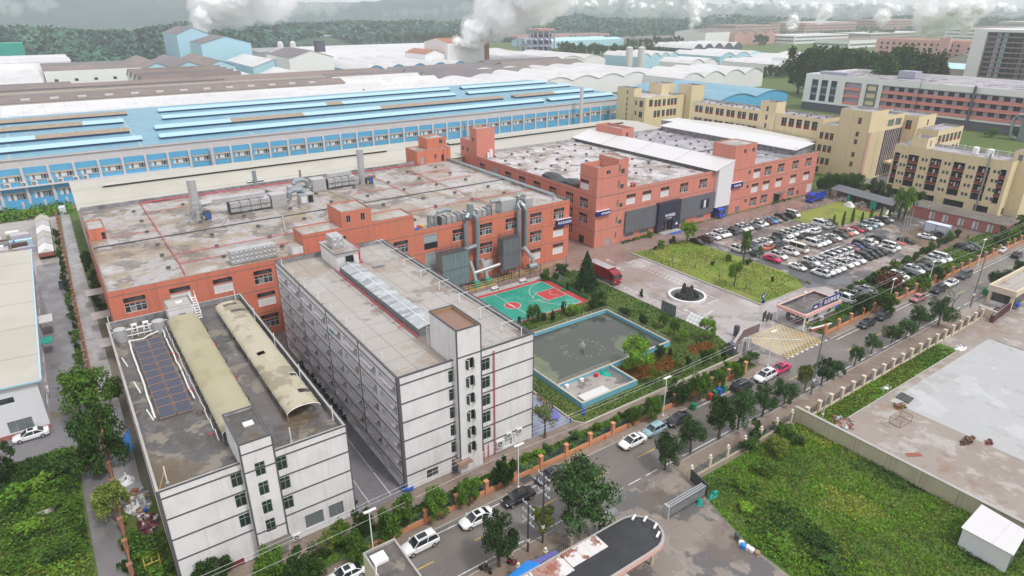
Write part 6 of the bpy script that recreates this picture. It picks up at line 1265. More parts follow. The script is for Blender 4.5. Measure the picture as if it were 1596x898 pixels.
def person(label,loc,rz,top,legs='cloth_dark',walk=.12,ride=False):
 vs=[((0,0,.95),.15),((0,0,1.15),.14),((0,0,1.38),.16),((0,0,1.5),.06),((0,.02,1.63),.095),((0,.02,1.72),.09),((-.1,0,.88),.095),((-.1,walk,.5),.065),((-.1,walk*.4,.09),.05),((-.1,walk*.4+.13,.04),.04),((.1,0,.88),.095),((.1,-walk*.2,.5),.065),((.1,-walk*1.3,.09),.05),((.1,-walk*1.3+.13,.04),.04),((-.2,0,1.4),.06),((-.26,-.02,1.14),.045),((-.26,.1,.92),.036),((-.25,.14,.84),.03),((.2,0,1.4),.06),((.26,.02,1.14),.045),((.27,-.05,.9),.036),((.27,-.05,.82),.03)]
 if ride:
  for k,p in{6:(-.1,.02,.88),7:(-.16,.40,.80),8:(-.15,.36,.42),9:(-.15,.5,.38),10:(.1,.02,.88),11:(.16,.40,.80),12:(.15,.36,.42),13:(.15,.5,.38),15:(-.27,.2,1.2),16:(-.26,.42,1.1),17:(-.26,.5,1.07),19:(.27,.2,1.2),20:(.26,.42,1.1),21:(.26,.5,1.07),0:(0,0,.93)}.items():vs[k]=(p,vs[k][1])
 ed=[(0,1),(1,2),(2,3),(3,4),(4,5),(0,6),(6,7),(7,8),(8,9),(0,10),(10,11),(11,12),(12,13),(2,14),(14,15),(15,16),(16,17),(2,18),(18,19),(19,20),(20,21)]
 me=bpy.data.meshes.new('person');me.from_pydata([v for v,r in vs],ed,[]);o=bpy.data.objects.new('person',me);COL.objects.link(o)
 md=o.modifiers.new('skin','SKIN');o.modifiers.new('sub','SUBSURF').levels=1
 if not me.skin_vertices:me.attributes.new if 0 else None
 for i,(v,r)in enumerate(vs):me.skin_vertices[0].data[i].radius=(r,r)
 me.skin_vertices[0].data[0].use_root=True
 dg=C.evaluated_depsgraph_get();m2=bpy.data.meshes.new_from_object(o.evaluated_get(dg));o.modifiers.clear();o.data=m2
 m2.materials.clear()
 for n in(legs,top,'skin','white_paint' if ride else 'cloth_dark'):m2.materials.append(MATS[n])
 for p in m2.polygons:
  c=p.center;p.material_index=3 if c.z>1.70 or(c.z>1.6 and c.y<-.02)else 2 if c.z>1.49 or(c.z<.93 and abs(c.x)>.2)else 1 if c.z>.93 else 0;p.use_smooth=True
 o.location=loc;o.rotation_euler=(0,0,rz);tag(o,label,'person');return o
try:
 g=G(1245,509);person('person in a yellow safety vest standing on the gatehouse step',(117.0,62.2,.32),2.2,'vest_yellow');
 for px,py,hd,m,top,l1,l2 in((757,893,2.0,'steel_dark','cloth_dark','dark scooter on the pavement at the bottom edge','person in dark clothes and white helmet riding the dark scooter'),(800,883,-1.0,'plastic_red','band_grey','red scooter beside the bright blue awning','person in grey with a white helmet on the red scooter')):
  g=G(px,py);scooter(l1,(g.x,g.y,.13),hd,m);person(l2,(g.x-.15*math.cos(hd),g.y-.15*math.sin(hd),.13),hd-math.pi/2,top,ride=True)
 person('person in dark clothes standing beside the gatehouse post',(116.4,61.5,.32),1.2,'cloth_dark')
except Exception as e:print('person failed',e)
def post_fence(name,label,xs,y,low,lowm,postm,railm,ph=2.1,pw=.28,rails=(1.0,1.4,1.8),bars=.0,globe=False,wallh=.75,axis='x',cap=True,cat='fence'):
 t=thing(name,label,cat,(xs[0],y,0)if axis=='x' else(y,xs[0],0))
 sw=(lambda p:p)if axis=='x' else(lambda p:(p[1],p[0],p[2]))
 def bx(mb,a,b_,c,d,e,f,m):p,q=sw((a,b_,c)),sw((d,e,f));mb.box(*p,*q,m)
 mb=MB()
 for a,b_ in zip(xs,xs[1:]):bx(mb,a+pw/2,y-.12,0,b_-pw/2,y+.12,wallh,lowm)
 if wallh:mb.build('low_wall',t)
 mb=MB()
 for a,b_ in zip(xs,xs[1:]):
  for z in rails:mb.tube([sw((a+pw/2,y,z)),sw((b_-pw/2,y,z))],.035,railm,4)
  if bars:
   n=int((b_-a-pw)/bars)
   for k in range(1,n):x=a+pw/2+(b_-a-pw)*k/n;bx(mb,x-.022,y-.022,wallh,x+.022,y+.022,rails[-1]+.05,railm)
 mb.build('rail',t)
 pm=MB();p=sw((pw/2,pw/2,0));pm.box(-pw/2,-pw/2,0,pw/2,pw/2,ph,postm);pm.box(-pw/2-.06,-pw/2-.06,ph,pw/2+.06,pw/2+.06,ph+.14,postm)
 if globe:pm.tube([(0,0,ph+.14),(0,0,ph+.3)],.05,'steel_dark',6);pm.sphere((0,0,ph+.46),.19,'white_paint',10,6)
 me=pm.mesh('post')
 for x in xs:put('post',me,t,sw((x,y,0)))
 return t
post_fence('street_fence','orange rendered street fence with green steel rails west of the factory gate',[18.8+4.6*k for k in range(17)],58.7,1,'fence_orange','fence_orange','fence_steel',2.1,.5,(1.0,1.5,1.9),.35)
post_fence('street_fence','orange rendered street fence with green steel rails east of the gatehouse',[118+4.6*k for k in range(40)],58.7,1,'fence_orange','fence_orange','fence_steel',2.1,.5,(1.0,1.5,1.9),.35)
post_fence('yard_fence','fence of cream pillars and dark rails along the concrete yard',[88.2+3.35*k for k in range(20)],44.05,1,'pillar_cream','pillar_cream','steel_dark',2.1,.55,(.6,1.2,1.75),.28,wallh=.35)
post_fence('meadow_fence','dark railing with globe lamps on its pillars beside the overgrown field',[61.9+3.9*k for k in range(7)],44.9,1,'wall_cream','pillar_cream','fence_steel',1.9,.4,(.7,1.2,1.6),.3,True,.35)
post_fence('meadow_fence','dark railing with white globe lamps below the twin utility poles',[28.5+3.9*k for k in range(4)],44.7,1,'wall_cream','pillar_cream','fence_steel',1.9,.4,(.7,1.2,1.6),.3,True,.35)
post_fence('lane_fence','long overgrown fence of brown pillars along the western lane',[66+4.4*k for k in range(41)],-3.55,1,'fence_brown','fence_brown','fence_brown',1.9,.5,(.9,1.4),0,wallh=.8,axis='y')
t=thing('boundary_wall','tall pale cream boundary wall between the field and the concrete yard','wall',(86.3,30,0));mb=MB();mb.box(86.1,-20,0,86.35,45.0,2.6,'wall_cream','concrete');mb.box(85.98,-20,2.6,86.5,45.0,2.72,'concrete');mb.build('wall',t);mb=MB();[mb.box(85.95,-20+4.6*k,0,86.1,-19.6+4.6*k,2.55,'wall_cream')for k in range(15)];mb.build('buttress',t)
def wire_fence(name,label,pts,h=2.2,step=3.0,m='fence_steel'):
 t=thing(name,label,'fence',(*pts[0],0));mb=MB();pm=MB()
 for a,b_ in zip(pts,pts[1:]):
  a=Vector((*a,0));b_=Vector((*b_,0));n=max(1,int((b_-a).length/step))
  for k in range(n+1):p=a+(b_-a)*k/n;pm.tube([p,p+Vector((0,0,h))],.05,m,5)
  for z in(.15,h*.5,h-.05):mb.tube([a+Vector((0,0,z)),b_+Vector((0,0,z))],.022,m,3)
  nn=int((b_-a).length/.5)
  for k in range(nn):p=a+(b_-a)*(k+.5)/nn;mb.tube([p+Vector((0,0,.1)),p+Vector((0,0,h-.05))],.012,m,3)
 mb.build('mesh_panel',t);pm.build('post',t)
wire_fence('wire_fence','tall dark wire fence between the court and the salmon factory',[(44,116.4),(90.5,116.4),(99,116.8)],3.2,3.1)
wire_fence('wire_fence','thin wire fence behind the first parking row',[(140,113.6),(182,113.6),(182.3,111.5),(205,110.8)],1.8,3.2)
mb=MB();mb.tube([(50,118.6,1.1),(99.5,118.9,1.1)],.06,'line_yellow',4);mb.tube([(50,118.6,.55),(99.5,118.9,.55)],.06,'line_yellow',4);[mb.tube([(50+k*2.5,118.6,0),(50+k*2.5,118.6,1.15)],.06,'line_yellow',4)for k in range(20)];mb.box(60,118.2,0,79,118.55,.12,'line_yellow');tag(mb.build('guard_rail',loc=(75,118.6,0)),'yellow guard rail along the foot of the salmon factory','guard rail')
mb=MB();r=random.Random(2)
for k in range(13):x=90.6;y=98.6+k*1.25;mb.box(90.3,y,0,90.4,y+1.22,.9,'crate_green')
tag(mb.build('court_screen',loc=(90.3,106,0)),'low bright green screen at the east end of the basketball court','screen')
t=thing('basketball_hoop','green basketball hoop stand at the end of the court','basketball hoop',(90.0,106,0))
mb=MB();mb.tube([(89.9,106,0),(89.9,106,2.6),(88.6,106,3.3)],.14,'crate_green',8);mb.box(88.9,105.5,0,90.2,106.5,.3,'crate_green');mb.build('post',t);mb=MB();mb.box(88.5,105.1,2.9,88.56,106.9,3.95,'glass_grey');mb.build('backboard',t);mb=MB();mb.tube([(88.2+.23*math.cos(k*.5236),106+.23*math.sin(k*.5236),3.05)for k in range(13)],.02,'plastic_red',4);mb.build('rim',t)
for i,(x,y,rz)in enumerate(((76.5,115.2,0),(84.5,115.2,0))):
 t=thing('park_bench',['grey bench beside the court, the one nearer the dormitory','grey bench beside the court, the one nearer the fir'][i],'bench',(x,y,.07));mb=MB();mb.box(x-.9,y-.2,.48,x+.9,y+.25,.54,'ac_white');mb.build('seat',t);mb=MB();mb.box(x-.9,y+.25,.6,x+.9,y+.31,1.0,'ac_white');mb.build('backrest',t)
 for s in(-.8,.8):mb=MB();mb.box(x+s-.05,y-.2,.07,x+s+.05,y+.3,.48,'steel_dark');mb.build('leg',t)
pd=thing('fish_pond','rectangular blue tiled pond with white railings and a dry concrete corner','pond',(75,80,0))
mb=MB();PZ=1.05;W=.4
out=[(61,66.7),(73.6,66.7),(73.6,73.3),(89.1,73.3),(89.1,91.4),(61,91.4)]
inn=[(61.4,67.1),(73.2,67.1),(73.2,73.7),(88.7,73.7),(88.7,91.0),(61.4,91.0)]
for k in range(6):
 a,b_,c,d=out[k],out[(k+1)%6],inn[(k+1)%6],inn[k]
 mb.face([(*a,0),(*b_,0),(*b_,PZ),(*a,PZ)],'pool_blue');mb.face([(*a,PZ),(*b_,PZ),(*c,PZ),(*d,PZ)],'pond_stone');mb.face([(*d,PZ),(*c,PZ),(*c,0.06),(*d,0.06)],'pool_blue')
mb.box(61.41,73.3,.05,73.2,73.7,PZ-.02,'pool_blue','pond_stone');mb.build('basin_wall',pd)
mb=MB();mb.face([(61.4,67.1,.5),(73.2,67.1,.5),(73.2,73.3,.5),(61.4,73.3,.5)],'annex_floor');mb.build('dry_floor',pd)
mb=MB();mb.box(62.0,67.2,.53,67.6,69.0,.95,'tarp_white','shed_white');mb.build('cover_sheet',pd)
heap('tarpaulin_heap','crumpled green tarpaulin in the dry corner of the pond',(71.2,72.3,.5),.9,1.2,.4,['plastic_teal','plastic_teal'],51,5,'tarpaulin')
for x,y,m,l in((69.2,72.4,'plastic_red','small red tub in the dry corner of the pond'),(66,72.6,'white_paint','white box on the inner pond wall, right of two'),(62.6,72.5,'white_paint','white box on the inner pond wall, left of two')):b=MB();b.box(x-.3,y-.25,.51,x+.3,y+.25,1.0,m);b.box(x-.34,y-.29,1.0,x+.34,y+.29,1.06,m);tag(b.build('tub',loc=(x,y,.5)),l,'tub')
mb=MB()
for a,b_ in(((61.2,91.2),(88.9,91.2)),((88.9,91.2),(88.9,73.5)),((61.2,73.5),(61.2,91.2)),((61.2,73.5),(73.4,73.5))):
 a=Vector((*a,PZ));b_=Vector((*b_,PZ));n=int((b_-a).length/2)
 for z in(.35,.75):mb.tube([a+Vector((0,0,z)),b_+Vector((0,0,z))],.03,'pond_stone',4)
 for k in range(n+1):p=a+(b_-a)*k/n;mb.tube([p,p+Vector((0,0,.78))],.035,'pond_stone',4)
mb.build('railing',pd)
mb=MB();mb.face([(61.4,73.7,.38),(88.7,73.7,.38),(88.7,91,.38),(61.4,91,.38)],'pond_water');struct(mb,'water')
fj=thing('fountain_jet','small white fountain jet in the middle of the green pond','fountain',(74.0,81.6,.38))
mb=MB();r=random.Random(9)
for k in range(46):
 a=r.uniform(0,6.283);s=r.uniform(.2,1.1);h=r.uniform(.7,1.6);p0=Vector((74,81.6,.4));mb.tube([p0+Vector((math.cos(a)*s*q,math.sin(a)*s*q,h*4*q*(1-q)))for q in(0,.35,.65,.9)],[.02,.025,.02,.012],'foam',3,False)
mb.build('spray',fj);mb=MB()
for k in range(80):a=r.uniform(0,6.283);q=r.gauss(3.3,.35)if k<120 else r.uniform(.2,3.0);s=r.uniform(.02,.075);mb.obox((74+q*math.cos(a)*1.15,81.6+q*math.sin(a),.385),(s,0,0),s*.7,.012,'foam')
mb.build('ripple_foam',fj)
ft=thing('rockery_fountain','round white basin with a dark rockery standing in the entrance drive','fountain',(109.9,87.1,0))
mb=MB();n=40
def ring(r_,z):return[(109.9+r_*math.cos(6.283185*k/n),87.1+r_*math.sin(6.283185*k/n),z)for k in range(n)]
rs=[ring(4.25,0),ring(4.25,.62),ring(3.7,.62),ring(3.7,.1)]
for a,b_ in zip(rs,rs[1:]):
 for k in range(n):mb.face([a[k],a[(k+1)%n],b_[(k+1)%n],b_[k]],'white_stucco')
mb.build('rim',ft);mb=MB();mb.face([(x,y,.3)for x,y,z in ring(3.7,0)],'basin_water');mb.build('basin_floor',ft)
mb=MB();r=random.Random(17)
for k in range(46):
 a=r.uniform(0,6.283);q=r.uniform(0,3.0);h=r.uniform(.6,1.5)*(1.6 if q<1.1 else 1);x=110+q*math.cos(a);y=87.2+q*.7*math.sin(a);nn=7
 rg=[[(x+w*math.cos(6.283*j/nn)*r.uniform(.6,1.2),y+w*math.sin(6.283*j/nn)*r.uniform(.6,1.2),z)for j in range(nn)]for z,w in((.2,.75),(.2+h*.5,.6),(.2+h*.85,.35),(.2+h,.1))]
 for c,d in zip(rg,rg[1:]):
  for j in range(nn):mb.face([c[j],c[(j+1)%nn],d[(j+1)%nn],d[j]],'rock_dark')
 mb.face(rg[-1],'rock_dark')
for x,y,h in((109.6,87.9,3.3),(110.9,86.9,2.8),(109.9,87.3,2.4)):
 nn=8;rg=[[(x+w*math.cos(6.283*j/nn)*r.uniform(.6,1.25),y+w*math.sin(6.283*j/nn)*r.uniform(.6,1.25),z)for j in range(nn)]for z,w in((.2,1.0),(h*.4,.8),(h*.7,.55),(h*.9,.32),(h,.1))]
 for c,d in zip(rg,rg[1:]):
  for j in range(nn):mb.face([c[j],c[(j+1)%nn],d[(j+1)%nn],d[j]],'rock_dark')
 mb.face(rg[-1],'rock_dark')
mb.build('rockery',ft)
t=thing('notice_board','dark grey free standing board at the edge of the entrance drive','board',(99.3,83,0));mb=MB();mb.box(99.2,81.1,.3,99.3,85.1,2.8,'grey_cladding');[mb.box(99.16,81.3+k*.6,.3,99.2,81.38+k*.6,2.8,'frame_alu')for k in range(7)];mb.build('panel',t);mb=MB();[mb.tube([(99.4,y,0),(99.4,y,2.8)],.06,'frame_white',5)for y in(81.1,83.1,85.1)];mb.build('post',t)
t=thing('notice_board','white gridded board leaning beside the dark board at the drive','board',(100,77.3,0));mb=MB();mb.faces([(99.9,75.4,.1),(99.9,79.0,.1),(101.5,79.0,1.9),(101.5,75.4,1.9),(100,75.4,.05),(100,79,.05),(101.6,79,1.85),(101.6,75.4,1.85)],[(3,2,1,0),(4,5,6,7),(0,1,5,4),(2,3,7,6),(1,2,6,5),(3,0,4,7)],'white_paint')
for k in range(4):q=k/3;mb.tube([(99.87+1.6*q,75.4,.1+1.8*q),(99.87+1.6*q,79,.1+1.8*q)],.025,'steel_dark',3)
for k in range(5):y=75.4+k*.9;mb.tube([(99.87,y,.1),(101.47,y,1.9)],.025,'steel_dark',3)
mb.build('panel',t);mb=MB();mb.tube([(101.5,75.6,1.85),(102.4,75.6,0)],.05,'steel_dark',4);mb.tube([(101.5,78.8,1.85),(102.4,78.8,0)],.05,'steel_dark',4);mb.build('strut',t)
t=thing('totem_sign','small blue and white sign at the corner of the lawn','sign',(121.0,75.4,.08));mb=MB();mb.box(120.6,75.3,1.0,121.5,75.42,2.3,'sign_blue');mb.box(120.75,75.28,1.45,121.35,75.3,1.75,'sign_white');mb.box(120.95,75.27,1.25,121.15,75.3,2.0,'sign_white');mb.build('panel',t);mb=MB();mb.box(121.0,75.3,.08,121.12,75.4,1.0,'plastic_blue');mb.box(120.8,74.9,.08,121.4,75.2,.8,'sign_blue');mb.build('post',t)
t=thing('stone_gate_wall','low dark stone clad wall at the left of the factory gate','wall',(102,66.5,0));mb=MB();mb.box(103.2,67.1,0,108.4,67.6,1.9,'stone_purple','concrete');mb.obox((99.8,66.0,0),(3.3,1.4,0),.28,1.9,'stone_purple',0,'concrete');mb.build('wall',t);mb=MB();mb.box(95.6,63.6,0,96.6,65.2,2.3,'slate_wall');mb.box(102.6,68.2,0,103.4,69.0,2.3,'slate_wall');mb.sphere((95.5,63.4,1.9),.22,'white_paint',8,5);mb.build('pier',t)
t=thing('folding_gate','silver folding gate collapsed beside the stone clad wall','gate',(101,63.8,0));mb=MB()
d=Vector((5.2,3.4,0));
for k in range(16):p=Vector((97.6,62.0,0))+d*(k/16);mb.obox(p+d/40,d*.006,.45,1.3,'galvanised',.15);mb.tube([p+Vector((-.25,.4,.2)),p+Vector((.25,.2,1.4))],.035,'galvanised',4)
mb.obox((100.2,63.7,0),d*.5,.06,.08,'frame_alu',1.42);mb.build('lattice',t)
gh=thing('gatehouse','gatehouse with a pink fascia, white posts and a blue rooftop sign','gatehouse',(121.5,65.2,0))
mb=MB();mb.wall((118.6,62.9),(128.3,62.9),.3,3.0,'white_stucco',[(1.8,1.1,3.5,2.8),(6.9,1.1,8.1,2.8)],.12);mb.wall((128.3,62.9),(128.3,67.9),.3,3.0,'white_stucco');mb.wall((128.3,67.9),(118.6,67.9),.3,3.0,'white_stucco');mb.box(118.58,62.86,.0,128.32,67.92,1.0,'stone_purple')
bay=[(118.6,67.8),(117.6,67.2),(117.1,66.2),(117.0,65.2),(117.2,64.2),(117.8,63.3),(118.6,62.9)]
for a,b_ in zip(bay,bay[1:]):mb.face([(*a,.3),(*b_,.3),(*b_,1.3),(*a,1.3)],'stone_purple');mb.face([(*a,2.8),(*b_,2.8),(*b_,3.0),(*a,3.0)],'white_stucco')
mb.build('wall',gh);mb=MB()
for a,b_ in zip(bay,bay[1:]):mb.face([(*a,1.3),(*b_,1.3),(*b_,2.8),(*a,2.8)],'glass_dark')
mb.box(116.8,64.8,1.5,117.0,65.9,2.4,'frame_white');mb.box(116.76,64.9,2.0,116.8,65.8,2.35,'sign_blue');mb.build('bay_window',gh)
window(gh,(118.6,62.9),(128.3,62.9),1.8,1.1,1.7,1.7,'wide',.12);window(gh,(118.6,62.9),(128.3,62.9),6.9,1.1,1.2,1.7,'wide',.12)
mb=MB();mb.roof(115.5,61.9,128.7,68.5,3.65,.55,.4,'roof_dark','slate_wall','pink_fascia')
for a,b_,c,d in((115.5,61.9,128.7,61.95),(115.5,68.45,128.7,68.5),(115.5,61.95,115.55,68.45),(128.65,61.95,128.7,68.45)):mb.box(a,b_,3.0,c,d,3.648,'pink_fascia')
mb.face([(115.5,61.9,3.0),(115.5,68.5,3.0),(128.7,68.5,3.0),(128.7,61.9,3.0)],'white_stucco');mb.build('roof',gh)
mb=MB();mb.prism([(115.3,61.6),(118.6,61.6),(118.6,68.6),(115.3,68.6)],0,.3,'concrete');mb.build('platform',gh)
for x,y in((115.9,62.2),(115.9,68.2)):mb=MB();mb.tube([(x,y,.3),(x,y,3.0)],.17,'white_paint',8);mb.build('post',gh)
mb=MB();mb.box(118.4,62.35,3.9,120.6,62.45,5.0,'sign_blue');mb.box(122.0,62.35,3.9,128.4,62.45,5.4,'sign_blue');glyphs(mb,(122.4,62.33,4.2),(1,0,0),(0,0,1),5,.9,41,gap=1.25);mb.box(118.9,62.33,4.2,120.0,62.35,4.6,'sign_white')
for x in(118.6,120.3,122.4,125,127.8):mb.tube([(x,62.5,3.6),(x,62.5,5.0)],.05,'frame_white',4);mb.tube([(x,62.5,4.9),(x,64,3.2)],.04,'frame_white',4)
for z in(5.3,5.9):mb.tube([(118.4,62.45,z-.4),(128.4,62.45,z-.4)],.03,'frame_white',4)
mb.build('roof_sign',gh);mb=MB();mb.tube([(122,66.5,3.1),(122,66.5,5.6)],.05,'frame_white',5);mb.box(121.7,66.3,5.4,122.4,66.7,5.55,'white_paint');mb.build('roof_lamp',gh)
ac_unit(gh,122.6,62.5,.5,0,1.1)
t=thing('turnstile','dark pedestrian turnstile rails left of the gatehouse','turnstile',(114.8,69,0));mb=MB()
for x,y,h in((113.2,69.6,2.0),(113.8,69.1,1.6),(114.9,68.9,1.5),(115.0,70.4,1.6),(115.1,69.6,1.5)):mb.box(x-.15,y-.12,0,x+.15,y+.12,h,'steel_dark')
for z in(.5,.9,1.3):mb.tube([(114.9,68.9,z),(115.0,70.4,z)],.03,'steel_dark',4)
mb.build('rail',t)
t=thing('barrier_gate','pink and white barrier arm lying beside the gatehouse','barrier',(119.5,60.8,0));mb=MB();mb.obox((119.8,60.6,0),(2.9,-.5,0),.25,.7,'brick_pink',0,'white_paint');mb.build('arm',t)
mb=MB();mb.box(124.4,59.4,.1,125.2,60.0,.7,'roof_purple');mb.sphere((124.8,59.7,.9),.35,'roof_purple',8,6);tag(mb.build('stone_ornament',loc=(124.8,59.7,.1)),'small grey stone figure at the end of the orange fence','ornament')
mb=MB();r=random.Random(4);mb.obox((130.8,65.0,.1),(1.8,.3,0),1.0,1.7,'tarp_blue');tag(mb.build('tarpaulin',loc=(130.8,65,.1)),'blue tarpaulin bundle behind the gatehouse','tarpaulin')
mb=MB();[mb.box(56.7,69.0+k*1.5,.15,56.8,70.2+k*1.5,1.25,'timber_dark')or mb.box(56.66,69.15+k*1.5,.35,56.7,70.05+k*1.5,1.1,'line_faded')for k in range(3)];tag(mb.build('display_panel',loc=(56.7,71,0)),'three small framed panels along the kerb of the blue paving','panel')
t=thing('table_tennis_table','violet table tennis table on the blue paving','table',(55.6,67.4,0));mb=MB();mb.obox((55.6,67.4,0),(.5,1.25,0),.8,.06,'tarp_violet',.72);mb.build('tabletop',t)
for s in(-1,1):mb=MB();mb.box(55.3,67.4+s*.8-.05,0,55.9,67.4+s*.8+.05,.72,'tarp_violet');mb.build('leg',t)
t=thing('exercise_machine','yellow and blue exercise machine at the corner of the blue paving','exercise machine',(57.0,64.8,0));mb=MB();mb.tube([(57,64.8,0),(57,64.8,1.5)],.09,'plastic_blue',6);mb.tube([(56.5,64.8,1.5),(57.5,64.9,1.5)],.07,'line_yellow',5);mb.tube([(56.5,64.8,1.5),(56.5,64.8,1.0)],.06,'line_yellow',5);mb.tube([(57.5,64.9,1.5),(57.5,64.9,1.1)],.06,'line_yellow',5);mb.tube([(57,64.4,1.2),(57,65.2,1.2)],.05,'line_yellow',5);mb.build('frame',t)
mb=MB();mb.tube([(60.1,65.2,.1),(60.1,65.4,1.3)],.28,'plastic_blue',8);tag(mb.build('float',loc=(60.1,65.2,.1)),'blue inflatable tube standing on the grass near the pond corner','float')
def lamp(x,y,label,h=7.1,m='white_paint',d=-1):
 t=thing('street_lamp',label,'street lamp',(x,y,.12));mb=MB();mb.tube([(x,y,.12),(x,y,h)],[.10,.06],m,8);mb.box(x-.18,y-.18,.12,x+.18,y+.18,.3,m);mb.build('pole',t)
 mb=MB();mb.tube([(x-.55,y,h-.05),(x,y,h-.25),(x+.55,y,h-.05)],.05,m,5);mb.obox((x+.1,y,h),(.75,0,0),.17,.1,m,-.02);mb.build('lamp_head',t)
for px,py,lb in((1038,652,'tall white street lamp below the pond near the black saloon'),(1356,473,'white street lamp just right of the gatehouse tree'),(1445,453,'white street lamp beside the row behind the hedge'),(1527,416,'farthest white street lamp, at the end of the pink brick house')):
 g=G(px,py);lamp(g.x,57.7,lb)
g=G(808,694,7.1);lamp(g.x,g.y,'white street lamp between the dormitory front and the black saloon');g=G(575,797,7.1);lamp(g.x,g.y,'leftmost white street lamp, among trees by the workshop');g=G(1190,568);lamp(g.x,57.7,'white street lamp at the left edge of the yellow box marking')
g=G(1154,560);mb=MB();mb.tube([(g.x,g.y,0),(g.x,g.y,4.6)],.07,'pvc_white',6);mb.tube([(g.x,g.y,4.5),(g.x+9,g.y-6.2,4.0)],.06,'pvc_white',5);tag(mb.build('barrier',loc=(g.x,g.y,0)),'thin white post with a long slanting arm beside the gate wall','post')
def util_pole(x,y,h,label,arms=True,m='steel_dark'):
 t=thing('utility_pole',label,'utility pole',(x,y,0));mb=MB();mb.tube([(x,y,0),(x,y,h)],[.14,.09],m,9);mb.tube([(x,y,h*.23),(x,y,h*.27)],.2,'white_paint',9);mb.build('pole',t)
 if arms:
  mb=MB()
  for k,z in enumerate((h-.5,h-1.8,h-3.0)):mb.box(x-.06,y-1.1,z,x+.06,y+1.1,z+.1,'frame_alu');[mb.tube([(x,y+s,z+.1),(x,y+s,z+.35)],.045,'white_paint',6)for s in(-1.05,-.4,.4,1.05)]
  mb.box(x-1.0,y-.05,h-2.5,x+.9,y+.05,h-2.4,'frame_alu');mb.tube([(x,y,h-3.6),(x+.9,y,h-2.45)],.04,'frame_alu',4);mb.build('cross_arm',t)
 return t
util_pole(35.7,47.3,7.6,'shorter of the twin utility poles beside the big round tree');util_pole(38.0,47.4,10.6,'taller of the twin utility poles beside the big round tree')
util_pole(95.3,47.6,12,'tall dark concrete pole on the verge below the yellow box marking',False,'grey_cladding');util_pole(156.2,51.3-3.6,12.4,'tall dark pole beside the leafless tree on the far verge',False,'grey_cladding');
g=G(1280,656);util_pole(g.x,g.y,5.2,'short leaning pole on the yard verge near the scrap panels',False,'parapet_pale')
t=thing('overhead_wires','pale overhead wires running along the whole street','wires',(95,52,9))
mb=MB()
def sag(a,b_,s,r=.02):a=Vector(a);b_=Vector(b_);mb.tube([a+(b_-a)*(k/10)-Vector((0,0,s*4*(k/10)*(1-k/10)))for k in range(11)],r,'wire',4,False)
for dy,z in((11.3-.0,6.6),(11.6,6.9),(10.2,5.6)):
 sag((-20,48+dy-1,z),(38,48+dy,z),.5);sag((38,48+dy,z),(95.3,48+dy-.4,z),.7);sag((95.3,48+dy-.4,z),(156,48+dy-.6,z+.2),.8);sag((156,48+dy-.6,z+.2),(260,48+dy-1,z),.9)
mb.build('wire',t)
for i,(px,py)in enumerate(((1402,380),(1406.5,379),(1411.5,378))):
 g=G(px,py);t=thing('flagpole',['white flagpole on the red plinth, left of three','white flagpole on the red plinth, middle of three','white flagpole on the red plinth, right of three'][i],'flagpole',(g.x,g.y,.3));mb=MB();mb.tube([(g.x,g.y,.3),(g.x,g.y,11.0+i*.6)],[.09,.05],'galvanised',6);mb.build('pole',t);mb=MB();mb.obox((g.x+.5,g.y,0),(.45,.1,0),.03,.9,['line_faded','plastic_red','plastic_blue'][i],9.4+i*.5);mb.build('flag',t)
mb=MB();g=G(1407,379);mb.box(g.x-2.2,g.y-1.2,0,g.x+2.2,g.y+1.2,.3,'brick_pink');tag(mb.build('plinth',loc=(g.x,g.y,0)),'low red plinth under the three flagpoles','plinth')
for i in range(15):
 x=143+i*3.6+(i%3)*.4;y=93.9+(i%2)*.3;mb=MB();mb.tube([(x,y,0),(x,y,2.6)],.05,'steel_dark',5);tag(mb.build('fence_post',loc=(x,y,0)),'thin bare dark post in the line between the parking rows','post','posts between parking rows')
ng=thing('guardhouse','guardhouse with a rounded pink edged roof of black felt and rusty white sheets','guardhouse',(38,39,0))
out=[(18,36.2),(44.8,36.2)]+[(45.6+3.1*math.cos(R(a)),39.15+2.95*math.sin(R(a)))for a in range(-75,91,15)]+[(18,42.1)]
mb=MB();mb.prism(out,3.25,3.85,'pink_fascia','concrete');ins=[((x-38)*.975+38,(y-39.15)*.9+39.15)for x,y in out];mb.build('roof',ng)
mb=MB();mb.prism([p for p in ins if True],3.855,3.93,'felt_black');mb.build('felt_cover',ng)
mb=MB()
for k,(xa,xb,ya)in enumerate(((18,31.5,38.9),(31.6,36.0,39.2),(36.1,41.3,39.6))):mb.box(xa,ya,3.94,xb,41.75,3.98+.01*k,'rusty_white')
mb.build('sheet_cover',ng)
mb=MB();
for a in(-50,-15,25,60):p=Vector((45.6+2.3*math.cos(R(a)),39.15+2.2*math.sin(R(a)),3.95));mb.obox(p,(.45,.2,0),.12,.16,'white_paint',.2);mb.tube([p,p+Vector((0,0,.25))],.05,'steel_dark',4)
mb.build('spot_lamp',ng)
mb=MB();mb.box(18,37.2,0,41.5,41.2,3.24,'wall_cream');mb.box(33,37.12,2.4,38.2,37.2,2.75,'tarp_violet');mb.box(39.6,37.1,.3,40.6,37.19,2.6,'timber_red');mb.box(39.5,36.9,0,43,41,.25,'concrete','white_stucco');mb.build('wall',ng)
for x,y in((46.4,37.4),(46.6,40.8)):mb=MB();mb.tube([(x,y,0),(x,y,3.24)],.22,'wall_cream',8);mb.build('post',ng)
hb=thing('grey_roofed_building','tall narrow cream building with a mossy grey flat roof at the street edge','building',(17.2,43,0))
